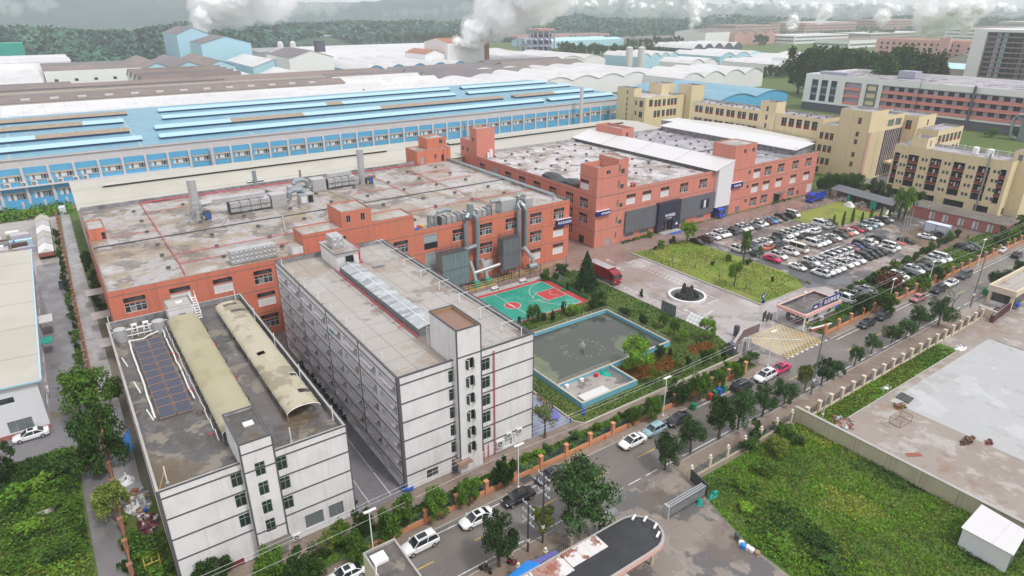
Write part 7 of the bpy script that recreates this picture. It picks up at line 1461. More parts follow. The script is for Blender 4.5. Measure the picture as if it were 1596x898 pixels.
mb=MB();x0,x1,y0,y1,h=15.55,18.9,36,46.9,12.0;mb.wall((x0,y1),(x0,y0),0,h,'wall_cream');mb.wall((x1,y0),(x1,y1),0,h,'concrete');mb.wall((x1,y1),(x0,y1),0,h,'wall_cream');mb.wall((x0,y0),(x1,y0),0,h,'wall_cream');mb.roof(x0,y0,x1,y1,h,.3,.16,'roof_dark','concrete','concrete');mb.build('wall',hb)
mb=MB();mb.box(15.9,44.8,11.72,17.3,46.1,12.05,'white_paint');mb.build('roof_hatch',hb);mb=MB();[mb.tube([(15.8+k*.05,43.6-.2*k,11.9),(17.6,43.3-.2*k,11.9)],.03,'steel_dark',4)for k in range(3)];mb.tube([(15.6,44,11.9),(15.6,44,13)],.05,'white_paint',5);mb.tube([(15.3,43.2,12.5),(15.9,44.2,12.9)],.04,'white_paint',5);mb.build('antenna',hb)
def tarp(name,label,pts,m):mb=MB();n=len(pts);mb.faces(pts+[(x,y,z-.08)for x,y,z in pts],[tuple(range(n)),tuple(range(n,2*n))[::-1]]+[(i,n+i,n+(i+1)%n,(i+1)%n)for i in range(n)],m);return tag(mb.build(name,loc=pts[0]),label,'tarpaulin')
q=lambda a,b_,z:tuple(G(a,b_,z));tarp('tarpaulin','bright blue tarpaulin awning beside the rusty guardhouse roof',[q(785,905,2.9),q(822,905,3.1),q(843,872,3.1),q(823,871,2.6)][::-1]if 0 else[q(780,908,2.7),q(825,905,3.0),q(842,878,3.0),q(822,873,2.6)],'tarp_blue');tarp('tarpaulin','violet tarpaulin awning against the guardhouse roof edge',[q(829,874,2.7),q(838,880,2.9),q(870,862,2.9),q(866,857,2.7)],'tarp_violet')
for x,y in((28.2,42.6),(30.8,43.4),(33.2,43.2)):pass
mb=MB();[mb.tube([(31+k*1.0,42.2,0),(31+k*1.0,42.4,2.8)],.05,'wood_old',4)for k in range(5)];mb.build('awning_frame',ng)
t=thing('sliding_gate','silver folding gate standing across the wet concrete apron','gate',(57,41.8,0));mb=MB()
for k in range(26):x=53.8+k*.27;mb.box(x,41.45,.12,x+.07,42.2,1.75,'galvanised');mb.tube([(x,41.42,.2),(x+.26,41.42,1.6)],.025,'galvanised',3);mb.box(x,41.4,0,x+.05,42.25,.12,'steel_dark')
for y in(41.5,41.82,42.14):mb.box(53.7,y-.06,1.76,60.8,y+.06,1.86,'frame_alu')
mb.box(53.5,41.4,0,53.78,42.25,1.95,'galvanised');mb.build('lattice',t)
t=thing('leaf_gate','black steel gate leaf swung open at the end of the railing','gate',(61.5,43.3,0));mb=MB();mb.obox((61.35,43.0,0),(-.35,-1.75,0),.05,1.9,'steel_dark',.1);mb.build('panel',t)
mb=MB();g=G(955,800);mb.box(g.x-.9,g.y-.7,.0,g.x+.9,g.y+.7,.04,'parapet_inner');mb.box(g.x-.9,g.y+.45,.04,g.x-.2,g.y+.7,.06,'white_paint');tag(mb.build('manhole_cover',loc=(g.x,g.y,0)),'square dark drain cover beside the guardhouse','drain cover')
mb=MB();g=G(820,748);mb.box(g.x-.9,g.y-.6,.12,g.x+.9,g.y+.6,.15,'steel_dark');tag(mb.build('manhole_cover',loc=(g.x,g.y,0)),'dark drain cover in the pavement under the street lamp','drain cover')
yg=thing('yard_gatehouse','cream gate building with a flat parapet roof and open frame','gatehouse',(172,44.3,0))
mb=MB();x0,x1,y0,y1=161.4,186,42.0,46.8
for x,y in((x0,y0),(x0,y1-.6),(x1-.6,y0),(x1-.6,y1-.6),(173,y0)):mb.box(x,y,0,x+.6,y+.6,3.2,'pillar_cream')
mb.box(x0+.1,y0+.6,0,x0+.3,y1-.6,1.0,'white_stucco');mb.build('post',yg);mb=MB();mb.box(x0+.35,y0+.3,.0,x1-.2,y1-.2,3.1,'wall_cream');mb.face([(x0+.33,y1-.7,1.0),(x0+.33,y0+.7,1.0),(x0+.33,y0+.7,2.9),(x0+.33,y1-.7,2.9)],'glass_dark');mb.face([(x0+1,y0+.28,.2),(x0+9,y0+.28,.2),(x0+9,y0+.28,2.9),(x0+1,y0+.28,2.9)],'glass_dark');mb.build('wall',yg)
mb=MB();mb.wall((x0-.3,y0-.3),(x1+.3,y0-.3),3.2,4.5,'pillar_cream');mb.wall((x1+.3,y0-.3),(x1+.3,y1+.3),3.2,4.5,'pillar_cream');mb.wall((x1+.3,y1+.3),(x0-.3,y1+.3),3.2,4.5,'pillar_cream');mb.wall((x0-.3,y1+.3),(x0-.3,y0-.3),3.2,4.5,'pillar_cream');mb.roof(x0-.3,y0-.3,x1+.3,y1+.3,4.5,.9,.45,'roof_slab','pillar_cream','pillar_cream');mb.build('roof',yg)
mb=MB();mb.box(163,41.2,.5,164.2,41.9,1.3,'plastic_blue');tag(mb.build('water_barrel',loc=(163.5,41.5,0)),'blue barrel at the corner of the yard gate building','barrel')
t=thing('sliding_gate','long dark maroon folding gate at the entrance of the concrete yard','gate',(157,42.2,0));mb=MB();a=G(1544,503);b_=G(1577,478);d=b_-a;n=34
for k in range(n):p=a+d*k/n;mb.obox(p+d/80,d*.006,.4,1.5,'car_maroon',.1)
mb.obox((a+b_)/2,d*.5,.06,.1,'frame_alu',1.6);mb.obox((a+b_)/2+Vector((.2,-.25,0)),d*.5,.05,.1,'car_maroon',1.6);mb.build('lattice',t)
mb=MB();a=G(1523,488);b_=G(1550,499);mb.obox((a+b_)/2,(b_-a)/2,.15,1.9,'pillar_cream',0,'white_stucco');tag(mb.build('name_wall',loc=tuple(a)),'short cream wall panel beside the maroon yard gate','wall')
t=thing('tin_shed','white corrugated tin shed against the boundary wall in the field','shed',(82,15,0))
mb=MB();zt=3.6;A_=[tuple(G(1498,822,3.0)),tuple(G(1530,786,3.3)),tuple(G(1602,828,3.3)),tuple(G(1580,866,3.0))];mb.faces([Vector(p)for p in A_]+[Vector(p)-Vector((0,0,.1))for p in A_],[(3,2,1,0),(4,5,6,7),(0,1,5,4),(1,2,6,5),(2,3,7,6),(3,0,4,7)],'shed_white');mb.build('roof',t)
mb=MB();c_=sum((Vector(p)for p in A_),Vector())/4;B_=[c_+(Vector(p)-c_)*.93 for p in A_];n=4
for k in range(n):a,b_=B_[k],B_[(k+1)%n];mb.face([(a.x,a.y,0),(b_.x,b_.y,0),(b_.x,b_.y,b_.z-.15),(a.x,a.y,a.z-.15)],'steel_panel' if k!=3 else 'shed_white_wall')
mb.build('wall',t)
def board(name,label,px,py,l,w,rz,m,h=.12,cat='board',n=1):
 g=G(px,py);mb=MB();r=random.Random(int(px))
 for k in range(n):mb.obox((g.x+r.uniform(-.3,.3)*(n>1),g.y+k*w*2.1,.01),(math.cos(rz)*l/2,math.sin(rz)*l/2,0),w,h*r.uniform(.6,1.3),m)
 return tag(mb.build(name,loc=(g.x,g.y,0)),label,cat)
heap('scrap_heap','heap of rusty and blue grey scrap sheets at the corner of the yard verge',tuple(G(1316,660)),1.5,1.9,.5,['car_brown','timber_red','car_teal','ac_white'],38,22,'scrap');board('steel_plate','rusty brown plate lying flat on the concrete yard',1424,709,2.2,.4,-.55,'timber_red',.05,'plate');board('pallet','dark slatted pallet at the edge of the pale slab',1417,624,2.4,.35,.1,'steel_dark',.15,'pallet',3);heap('timber_heap','pile of dark broken timber on the edge of the pale slab',tuple(G(1507,688)),1.9,.55,.4,['timber_dark','bark','timber_red'],36,30,'timber');heap('timber_heap','small dark red timber scrap right of the broken timber pile',tuple(G(1541,691)),.9,.4,.3,['timber_red','timber_dark'],37,12,'timber')
t=thing('open_cage','rusty open steel frame box on the yard','cage',tuple(G(1402,658)));g=G(1402,658);mb=MB()
for s in(0,1.1):
 pts=[(g.x-1.6,g.y-.8,s+.05),(g.x+1.6,g.y-1.0,s+.05),(g.x+1.7,g.y+.8,s+.05),(g.x-1.5,g.y+.9,s+.05)];mb.tube(pts+[pts[0]],.05,'copper_brown',4)
 if s==0:[mb.tube([p,(p[0],p[1],1.15)],.05,'copper_brown',4)for p in pts]
[mb.tube([(g.x-1.6+k*.6,g.y-.85,1.15),(g.x-1.5+k*.6,g.y+.85,1.15)],.03,'copper_brown',4)for k in range(6)];mb.build('bars',t)
heap('rubble_heap','low pile of white scrap and plastic at the edge of the yard verge',tuple(G(1380,607)),1.2,.7,.4,['tarp_white','white_paint','parapet_pale'],31,8);heap('rubble_heap','pile of white plaster rubble at the upper edge of the pale slab',tuple(G(1497,543)),1.6,.9,.5,['tarp_white','white_paint','roof_slab'],32,10);heap('rubble_heap','rusty brush pile in front of the open steel frame',tuple(G(1402,634)),1.3,.8,.7,['timber_red','grass_bed','copper_brown'],33,12)
heap('plastic_sacks','crumpled bright green tarpaulin at the end of the silver gate',tuple(G(1111,774)),1.0,.6,.6,['plastic_teal','plastic_teal'],34,6,'tarpaulin');heap('plastic_sacks','small green bundle under the end of the silver gate',tuple(G(1090,786)),.5,.4,.5,['plastic_teal','plastic_teal'],35,4,'tarpaulin')
for i,(px,py,m,h)in enumerate(((1148,841,'car_grey',1.1),(1155,849,'white_paint',.6),(1158,854,'tarp_blue',.7),(1165,856,'ac_white',.6),(1171,859,'tarp_white',.5),(1180,863,'wood_old',.4))):
 g=G(px,py);mb=MB();mb.tube([(g.x,g.y,0),(g.x,g.y,h*.8),(g.x,g.y,h)],[.32,.36,.2],m,8);tag(mb.build('waste_bin' if i in(0,2)else 'bucket',loc=(g.x,g.y,0)),['dark bin first in the line of buckets along the field edge','white bucket beside the dark bin at the field edge','blue bin in the line of buckets along the field edge','pale bucket right of the blue bin at the field edge','white sack shaped bucket second from the lower end of the line','brown bucket at the lower end of the bucket line'][i],'bucket' if i not in(0,2)else 'bin')
for i,(px,py,m)in enumerate(((1106,623,'plastic_red'),(1113,618,'crate_green'),(1120,615,'plastic_blue'),(1127,610,'crate_green'),(1080,638,'crate_green'))):
 g=G(px,py);t=thing('waste_bin',['red wheeled bin at the left of the kerbside bins','green wheeled bin beside the red one at the kerb','blue wheeled bin in the kerbside row','green wheeled bin at the right end of the kerbside row','single green wheeled bin behind the black saloon by the lamp'][i],'bin',(g.x,g.y,.02));mb=MB();mb.box(g.x-.35,g.y-.4,.1,g.x+.35,g.y+.4,1.0,m);mb.build('body',t);mb=MB();mb.box(g.x-.38,g.y-.44,1.0,g.x+.38,g.y+.44,1.12,m);mb.build('lid',t);mb=MB();mb.tube([(g.x-.36,g.y+.3,.12),(g.x+.36,g.y+.3,.12)],.12,'rubber',8);mb.build('wheel',t)
g=G(1540,457);mb=MB();mb.box(g.x-1.9,g.y-.6,.1,g.x+1.9,g.y+.6,1.2,'crate_green');[mb.tube([(g.x-1.3+k*1.3,g.y-.6,1.2),(g.x-1.3+k*1.3,g.y+.6,1.2)],.45,'crate_green',10)for k in range(3)];tag(mb.build('waste_container',loc=(g.x,g.y,0)),'long green waste container on the far verge','container')
g=G(942,684);mb=MB();mb.tube([(g.x,g.y,.12),(g.x,g.y,.8)],[.22,.05],'plastic_red',8);mb.box(g.x-.25,g.y-.25,.12,g.x+.25,g.y+.25,.17,'plastic_red');tag(mb.build('traffic_cone',loc=(g.x,g.y,.12)),'red traffic cone at the foot of the orange fence','cone')
g=G(635,762);mb=MB();mb.tube([(g.x,g.y,0),(g.x,g.y,.5)],[.8,.9],'plastic_blue',14);tag(mb.build('plastic_tub',loc=(g.x,g.y,0)),'round blue tub at the corner of the dormitory','tub')
wh=thing('white_warehouse','white steel warehouse with a cream sheet roof at the left edge','warehouse',(-30,145,0))
mb=MB();x0,x1,y0,y1,h=-62,-9.9,110.2,180,8.6;L=x1-x0
mb.wall((x0,y0),(x1,y0),0,h,'shed_white_wall',[(L-5.0,.9,L-1.9,2.9),(L-6.8,5.9,L-3.2,6.9)],.15);mb.wall((x1,y0),(x1,y1),0,h,'shed_white_wall',[(5+k*8.2,z,9+k*8.2,z+1.6)for k in range(8)for z in(1.4,5.4)],.15);mb.wall((x1,y1),(x0,y1),0,h,'shed_white_wall');mb.wall((x0,y1),(x0,y0),0,h,'shed_white_wall');mb.box(x0,y0-.05,0,x1+.05,y0+.02,.8,'brick_pink');mb.build('wall',wh)
window(wh,(x0,y0),(x1,y0),L-5.0,.9,3.1,2.0,'wide');window(wh,(x0,y0),(x1,y0),L-6.8,5.9,3.6,1.0,'small')
for k in range(8):
 for z in(1.4,5.4):window(wh,(x1,y0),(x1,y1),5+k*8.2,z,4,1.6,'wide')
mb=MB();mb.faces([(x0,y0-.4,h+2.2),(x1+.5,y0-.4,h+.05),(x1+.5,y1+.4,h+.05),(x0,y1+.4,h+2.2)],[(0,1,2,3)],'shed_cream');mb.face([(x0,y0-.38,h+2.15),(x0,y0-.38,h-.1),(x1+.5,y0-.38,h-.1),(x1+.5,y0-.38,h)],'shed_white_wall');mb.box(x1+.5,y0-.5,h-.15,x1+.75,y1+.4,h+.2,'blue_vent');mb.faces([(x0,y0-.55,h+2.25),(x1+.5,y0-.55,h+.1),(x1+.5,y0-.41,h+.1),(x0,y0-.41,h+2.25),(x0,y0-.55,h+2.0),(x1+.5,y0-.55,h-.15)],[(0,1,2,3),(0,4,5,1)],'blue_vent');mb.build('roof',wh)
mb=MB();mb.box(x1+.02,146.5,3.2,x1+2.3,150.5,3.4,'shed_white');mb.box(x1+.02,137.5,2.6,x1+1.8,140.5,2.75,'plastic_teal');mb.build('door_canopy',wh)
ac_unit(wh,-9.5,120,1.6,-math.pi/2)
t=thing('rubbish_bin','dark green skip standing in the lane behind the warehouse','skip',tuple(G(102,448)));g=G(102,448);mb=MB();mb.box(g.x-1.1,g.y-1.2,.2,g.x+1.1,g.y+1.0,1.5,'fence_steel','opening_black');mb.build('body',t)
rs=random.Random(21);sm=['silage','white_paint','far_blue','lilac_wall','shed_cream','plastic_blue','parapet_pale','timber_dark','tarp_white','interior_grey']
sl=['pale','white','light blue','lilac','cream','blue','grey','dark','off white','ash grey']
for i in range(18):
 y=184+i*2.35;c=rs.randrange(len(sm));mb=MB();x=-25+rs.uniform(-1.5,1.5)
 for k in range(3):mb.box(x+k*5.0+rs.uniform(-.4,.4),y+rs.uniform(-.2,.2),.0,x+k*5+rs.uniform(3.2,4.7),y+rs.uniform(1.2,1.9),rs.uniform(.8,2.2),sm[(c+k*3)%len(sm)]if k else sm[c])
 tag(mb.build('material_stack',loc=(x,y,0)),'%s fronted stack of sheets, %s from the warehouse in the scrap yard'%(sl[c],ORD[i]),'stack','stacks in the scrap yard')
for k in range(6):
 y=199+k*6.4;t=thing('covered_trailer','pale covered trailer beside the lane fence, %s from the near end'%ORD[k],'trailer',(-7.3,y,0),'covered trailers by the lane');mb=MB();mb.box(-8.9,y,.8,-5.7,y+6.0,1.9,'timber_red');mb.build('body',t);mb=MB();mb.faces([(-9,y,1.9),(-7.3,y,2.9),(-5.6,y,1.9),(-9,y+6,1.9),(-7.3,y+6,2.9),(-5.6,y+6,1.9)],[(0,1,4,3),(1,2,5,4),(2,1,0),(3,4,5)],['tarp_white','silage','shed_cream'][k%3]);mb.build('cover',t)
 for yy in(y+1.2,y+4.8):mb=MB();mb.tube([(-9,yy,.45),(-5.6,yy,.45)],.45,'rubber',10);mb.build('wheel',t)
t=thing('pump_cabinet','white cabinet at the far end of the western lane','cabinet',(-2.0,246,0));mb=MB();mb.box(-2.6,244,0,-.8,247,2.2,'cabin_white');mb.build('body',t)
tarp('tarpaulin','blue tarpaulin hanging between the lane trees and the workshop wall',[(-1.3,93.5,1.2),(-.2,93.5,2.4),(-.2,98.5,2.6),(-1.2,98.8,1.4)],'tarp_blue')
heap('rubbish_heap','heap of white sacks and rubbish at the foot of the workshop wall',(-1.4,84,0),1.6,3.0,.9,['parapet_pale','tarp_white','timber_red','plastic_blue','wood_old'],41,36);heap('rubbish_heap','small pile of white bundles under the lane tree',(-2.0,89.6,0),1.0,1.3,.8,['tarp_white','white_paint','parapet_pale'],42,10)
heap('rubbish_heap','heap of red brown tin and rags against the workshop wall',(-.9,78.8,0),1.3,2.2,.9,['timber_red','car_maroon','tarp_white','parapet_pale'],44,30)
t=thing('yellow_frame','yellow tube frame standing in the weeds near the workshop corner','frame',(-1.4,70.6,0));mb=MB();[mb.tube([(-2.2+k*.8,70.2,.2+z),(-2.2+k*.8,71.4,.2+z)],.05,'line_yellow',4)for k in range(3)for z in(0,.9)];[mb.tube([(-2.2,y,.2+z),(-.6,y,.2+z)],.05,'line_yellow',4)for y in(70.2,71.4)for z in(0,.9)];[mb.tube([(x,y,0),(x,y,1.1)],.05,'line_yellow',4)for x in(-2.2,-.6)for y in(70.2,71.4)];mb.build('tube',t)
heap('rubbish_heap','pale slab of rubble lying in the overgrown plot at left',tuple(G(70,800)),1.3,.8,.4,['roof_slab','concrete','car_rose'],43,5)
def tp(px,py,top,wpx,kind,label,bare=.22,name='street_tree',group=None,z=0.,is_bush=False):
 g=G(px,py,z);h=hgt((px,py),(px,top))-z*0;h=max(.5,h*.95);depth=(g-Vector((0,0,H))).dot(fwd);w=wpx*depth/F
 if is_bush:return bush((g.x,g.y,z),h,w,kind,label,name,'shrub' if name!='hedge_bush' else 'bush',group)
 return tree((g.x,g.y,z),h,w,kind,label,name,'tree',group,bare)
sg='trees along the street'
for a in((903,828,724,112,'street','biggest round tree on the street, above the rounded guardhouse roof',.15),(778,884,800,66,'street','tree leaning over the street left of the twin utility poles'),(845,834,785,40,'olive','thin young tree right of the twin utility poles',.3),(1036,732,676,46,'street','tree at the corner of the meadow railing beside the gate apron'),(1076,706,645,48,'street','tree next along the meadow railing behind the corner tree'),(1120,684,606,50,'street','left one of the dense pair of trees by the bins'),(1150,670,604,48,'street','right one of the dense pair of trees by the bins'),(1187,650,596,42,'street','tree right of the dense pair, over the verge'),(1222,630,591,40,'street','tree left of the tall concrete pole on the verge'),(1254,608,570,34,'olive','pale sparse tree at the foot of the tall concrete pole'),(1279,601,553,32,'street','first tree right of the tall concrete pole'),(1305,586,560,27,'street','small low tree, second right of the tall concrete pole'),(1331,570,536,23,'street','slim tree, third right of the tall concrete pole'),(1358,551,518,28,'street','fourth tree right of the tall concrete pole'),(1389,535,503,30,'street','fifth tree right of the tall concrete pole'),(1411,526,496,32,'street','sixth tree right of the tall concrete pole'),(1430,514,473,33,'street','dark tree opposite the two parked black cars by the gatehouse'),(1462,508,462,42,'street','broad tree left of the leafless tree'),(1547,453,420,22,'street','dark tree beside the green waste container'),(1566,446,415,24,'street','tree just beyond the yard gate building'),(1588,428,403,24,'street','last tree on the far right of the street')):
 tp(*a[:6],*(a[6:]or(.2,)),name='street_tree',group=sg)
g=G(1484,481);t=thing('bare_tree','leafless tree on the verge before the yard gate','tree',g);mb=MB();r=random.Random(3);tips=[]
def twig(p,d,l,w,n):
 e=p+d*l;mb.tube([p,(p+e)/2+Vector((r.gauss(0,.06),r.gauss(0,.06),0))*l,e],[w,w*.8,w*.55],'bark',5)
 tips.append(e)
 if n:
  for k in range(3):twig(e-d*l*r.uniform(0,.3),(d+Vector((r.gauss(0,.5),r.gauss(0,.5),r.uniform(-.05,.35)))).normalized(),l*r.uniform(.6,.8),w*.55,n-1)
twig(Vector(g),Vector((.1,0,1)).normalized(),1.9,.13,4);mb.build('trunk',t);mb=MB();leaf_cloud(mb,[(p,Vector((0,0,1)))for p in tips if r.random()<.55],.22,'leaf_yellow',r);mb.build('crown',t)
for a in((622,838,774,62,'mid','leafy tree beside the lamp at the right end of the alley'),(568,838,792,38,'dark','dark tree behind the leftmost street lamp'),(533,852,812,36,'bright','bright tree left of the leftmost street lamp'),(560,878,828,44,'mid','bushy tree under the wires left of the grey roofed building'),(512,862,828,30,'olive','yellow green tree in front of the workshop windows'),(425,905,846,50,'mid','bushy tree at the bottom edge before the workshop door'),(480,905,856,62,'dark','dark bushy tree at the bottom edge right of the workshop door'),(335,905,868,60,'dark','dark bushy tree at the bottom edge below the workshop corner'),(683,812,764,46,'mid','tree in the strip below the middle of the dormitory front'),(731,790,744,40,'mid','tree in the strip below the dormitory door'),(786,760,714,38,'dark','tree in the strip below the dormitory hydrants'),(1014,655,616,30,'mid','tree in the strip left of the tall white lamp'),(1056,630,592,38,'dark','dense tree right of the tall white lamp'),(1090,624,580,40,'round','spreading tree in the strip above the kerbside bins'),(1118,606,578,22,'mid','small tree in the strip right of the spreading one'),(1148,594,562,22,'mid','last tree in the strip before the factory gate'),(986,664,636,24,'mid','low tree in the strip under the pond corner'),(1339,492,452,34,'dark','dark tree right of the gatehouse'),(1375,487,448,46,'round','broad bright tree beside the gatehouse lamp'),(1460,440,413,24,'dark','dark tree at the fence beside the rear parked row'),(1437,455,430,20,'mid','small tree at the fence left of a lamp')):
 k={'mid':'round'}.get(a[4],a[4]);tp(a[0],a[1],a[2],a[3],k,a[5],.12,'garden_tree','trees in the planting strip')
tp(1385,448,420,52,'red','reddish bush between the parked cars and the street fence',0,'red_shrub',is_bush=True)
r=random.Random(11)
for i in range(64):
 x=-8+i*1.68+r.uniform(-.4,.4);bush((x,60.0+r.uniform(-.5,1.2),.1),r.uniform(.9,1.6),r.uniform(1.7,2.5),r.choice(['bush','bushdark','bushbright','hedgeball']),'low rounded bush in the planting strip behind the western street fence','hedge_bush','bush','bushes behind the western street fence')
for i in range(20):
 g=G(1309+i*9.6,466-i*5.05);bush((g.x,g.y,.05),r.uniform(1.9,2.5),r.uniform(2.5,3.1),'hedgeball' if i%3 else 'bush','clipped round bush in the hedge between the parking lot and the rear row','hedge_bush','bush','clipped hedge by the parking lot')
for i in range(22):bush((150+i*4.1+r.uniform(-1,1),60.2+r.uniform(-.5,1.4),.1),r.uniform(1.0,1.9),r.uniform(2.0,3.4),r.choice(['bush','bushdark','bushbright']),'loose green bush behind the eastern street fence','hedge_bush','bush','bushes behind the eastern street fence')
for i in range(14):bush((204+i*2.4+r.uniform(-1,1),62.5+r.uniform(-2,3),.1),r.uniform(2,3.4),r.uniform(3.0,4.6),r.choice(['bush','bushdark']),'tall dense bush below the pink brick house','hedge_bush','bush','dense bushes below the brick house')
tp(913,452,388,44,'conifer','tall dark conifer beside the red lorry',.06,'fir_tree')
tp(992,577,524,52,'bright','bright round tree leaning over the pond corner',.1,'garden_tree');tp(1100,530,494,28,'bright','bright tree at the drive corner beside the leaning white board',.25,'garden_tree')
tp(849,682,626,38,'airy','airy pale tree on the blue paving beside the dormitory',.3,'garden_tree')
for a in((831,503,476,24,'round','rounded bushy tree on the court edge nearest the dormitory'),(862,500,483,8,'dark','thin dark sapling at the south side of the court'),(878,489,468,8,'dark','second thin dark sapling at the south side of the court'),(893,494,472,22,'bright','pale green bush at the south east part of the court'),(930,482,455,32,'dark','dark bush below the fir'),(847,500,486,10,'dark','small dark conifer right of the rounded bush by the court'),(809,504,492,6,'dark','tiny conifer at the dormitory end of the court'),(1001,512,488,14,'dark','clipped ball tree at the upper corner of the pond'),(1034,512,487,17,'round','clipped ball tree below the dark notice board'),(1051,524,497,17,'round','clipped ball tree below the leaning white board'),(1042,532,512,15,'olive','grey green ball tree near the pond railing'),(1063,532,513,20,'bright','bright clipped bush below the leaning white board'),(972,492,480,22,'dark','low dark bush at the top corner of the pond'),(1028,560,535,18,'dark','dark ball tree at the right corner of the pond'),(1044,556,542,7,'dark','narrow dark shrub right of the pond corner'),(1097,570,543,20,'dark','dark round tree in the orange plants left of the gate wall'),(1057,584,558,22,'olive','olive round tree in the orange plants'),(1021,600,572,28,'olive','broad olive tree in the orange planting below the pond'),(1071,568,553,14,'bushdark','dark shrub between the two round garden trees'),(1125,562,542,12,'bushdark','small bush against the gate wall'),(1110,556,540,16,'bushbright','bright low bush left of the gate wall'),(875,430,410,22,'dark','dark shrub behind the basketball hoop'),(850,436,420,20,'round','bush at the corner of the wire fence'),(866,440,424,12,'dark','dark shrub right of the basketball hoop'),(884,452,438,8,'conifer','small dark conifer left of the fir'),(907,462,448,8,'olive','thin shrub right of the court screen')):
 if a[4].startswith('bush')or a[2]>a[1]-16:tp(*a[:6],0,'shrub',is_bush=True)if not a[4]=='conifer' else tp(*a[:6],.05,'small_conifer')
 else:tp(*a[:6],.22 if 'ball' in a[5]or 'round tree' in a[5]or 'olive' in a[5]else .05,'garden_tree')
for a in((1070,380,342,30,'bright','bright round tree at the corner of the lawn and the car rows',.2),(1144,446,405,24,'bright','bright young tree in the middle of the lawn',.3),(1158,412,352,15,'round','tall thin irregular tree at the far edge of the lawn',.3),(1183,402,380,5,'bright','slender sapling at the lawn edge before a dark grey car',.3),(1135,408,395,9,'bush','small bush on the lawn near the tall thin tree',0),(1030,388,374,12,'bright','light green shrub at the top of the lawn',.05),(1048,380,369,12,'bushdark','dark shrub at the top of the lawn by the bright tree',0),(1021,390,382,7,'bushdark','small dark shrub at the far left end of the lawn',0),(1203,441,430,5,'dark','tiny sapling at the right of the lawn',.2),(1110,414,406,8,'bushdark','small grassy shrub on the lawn near the centre',0),(1000,462,450,9,'bushdark','leafy stump by the white drive kerb',0),(1165,414,404,14,'bushdark','low dark shrub at the foot of the tall thin tree',0)):
 if a[4].startswith('bush'):tp(*a[:6],0,'shrub',is_bush=True)
 else:tp(*a[:6],a[6],'lawn_tree')
for i,(px,py,h)in enumerate(((1048,409,2.4),(1083,420,2.2),(1120,438,3.0),(1014,396,2.2),(1162,452,2.2),(955,452,2.6))):
 g=G(px,py);mb=MB();r=random.Random(i+60);
 for k in range(9):mb.tube([g,g+Vector((r.gauss(0,.12),r.gauss(0,.12),h*.45)),g+Vector((r.gauss(0,.5),r.gauss(0,.5),h*r.uniform(.75,1)))],[.06,.04,.012],'bark_pale',4)
 leaf_cloud(mb,[(g+Vector((r.gauss(0,.4),r.gauss(0,.4),h*r.uniform(.6,1))),Vector((0,0,1)))for k in range(12)],.25,'leaf_olive',r)
 tag(mb.build('bare_shrub',loc=tuple(g)),'nearly leafless shrub, %s'%('second from the far left of the lawn','in the middle of the lawn','largest of the lawn','at the far left tip of the lawn','nearest the leaning sign corner of the lawn','beside the red lorry cab')[i],'shrub')
for i in range(8):
 g=G(1298+i*14.5,353-i*2.2+(i%2)*4);tp(g.x*0+1298+i*14.5,353-i*2.2+(i%2)*4,335-i*1.5-(i%3)*4,5,'column','slim climbing plant on a stake in the rough plot',.2,'sapling','saplings in the rough plot')
for i in range(9):x=124+i*1.9;bush((x if i<5 else 178+i*3,122.2,.05),.7,1.6,'bush','low green bush along the foot of the salmon walls','hedge_bush','bush','bushes along the salmon walls')
g=G(1000,372);bush((133.5,121.8,0),1.9,2.6,'bushbright','round bush left of the dark entrance portal','hedge_bush','bush')
for a in((1293,303,268,36,'dark','dark tree left of the glass front, beside the salmon block'),(1326,302,266,38,'dark','dark tree below the glass front'),(1367,316,277,38,'dark','dark tree behind the recycling shed'),(1406,344,287,32,'round','lighter tree at the near corner of the recycling shed'),(1424,322,295,28,'dark','dark tree before the cream dormitory'),(1279,298,276,18,'dark','small dark tree at the end wall of the salmon block'),(1345,300,284,18,'round','small tree between the two dark trees by the shed'),(1541,214,198,20,'round','small round tree before the white hall'),(1580,212,198,16,'round','small round tree at the right end before the white hall')):
 tp(*a[:6],.12,'garden_tree')
for a in((150,650,566,84,'round','upper tree at the lane beside the blue tarpaulin',.1),(163,738,622,78,'dark','big dense tree at the lane below the blue tarpaulin',.02),(181,812,754,64,'olive','yellow green tree above the rubbish heap',.08),(5,750,684,50,'dark','dark tree cut by the left edge below the white saloon',.02)):
 tp(*a[:6],a[6],'lane_tree')
r=random.Random(5)
for i in range(34):bush((-4.6+r.uniform(-.3,.3),105+i*3.6,0),r.uniform(1.0,1.9),r.uniform(1.5,2.4),r.choice(['bush','bushdark']),'leafy clump growing against the brown pillar fence of the western lane','shrub','shrub','clumps along the lane fence')
for i in range(9):bush((.6+r.uniform(-.3,.5),150+i*5.5,0),r.uniform(1.6,3),r.uniform(1.9,3.0),r.choice(['bush','bushdark']),'leafy clump between the lane and the salmon factory side wall','shrub','shrub','clumps by the factory side wall')
for i,(px,py,k,h,w)in enumerate(((60,768,'bushbright',2.2,4.4),(45,830,'bushbright',1.6,4),(30,800,'bushdark',2.0,4),(100,740,'bushdark',2.3,5),(15,778,'bush',1.8,4),(110,790,'bush',1.5,4),(22,880,'bush',1.5,4),(90,870,'bushdark',1.4,4),(205,850,'bush',1.6,2.6),(228,880,'bushbright',1.5,2.6),(252,893,'bush',1.3,2.8),(196,885,'bushdark',1.3,2.2))):
 g=G(px,py);bush(g,h,w,k,'rank shrub in the overgrown plot at the western lane','shrub','shrub','shrubs in the overgrown plot')
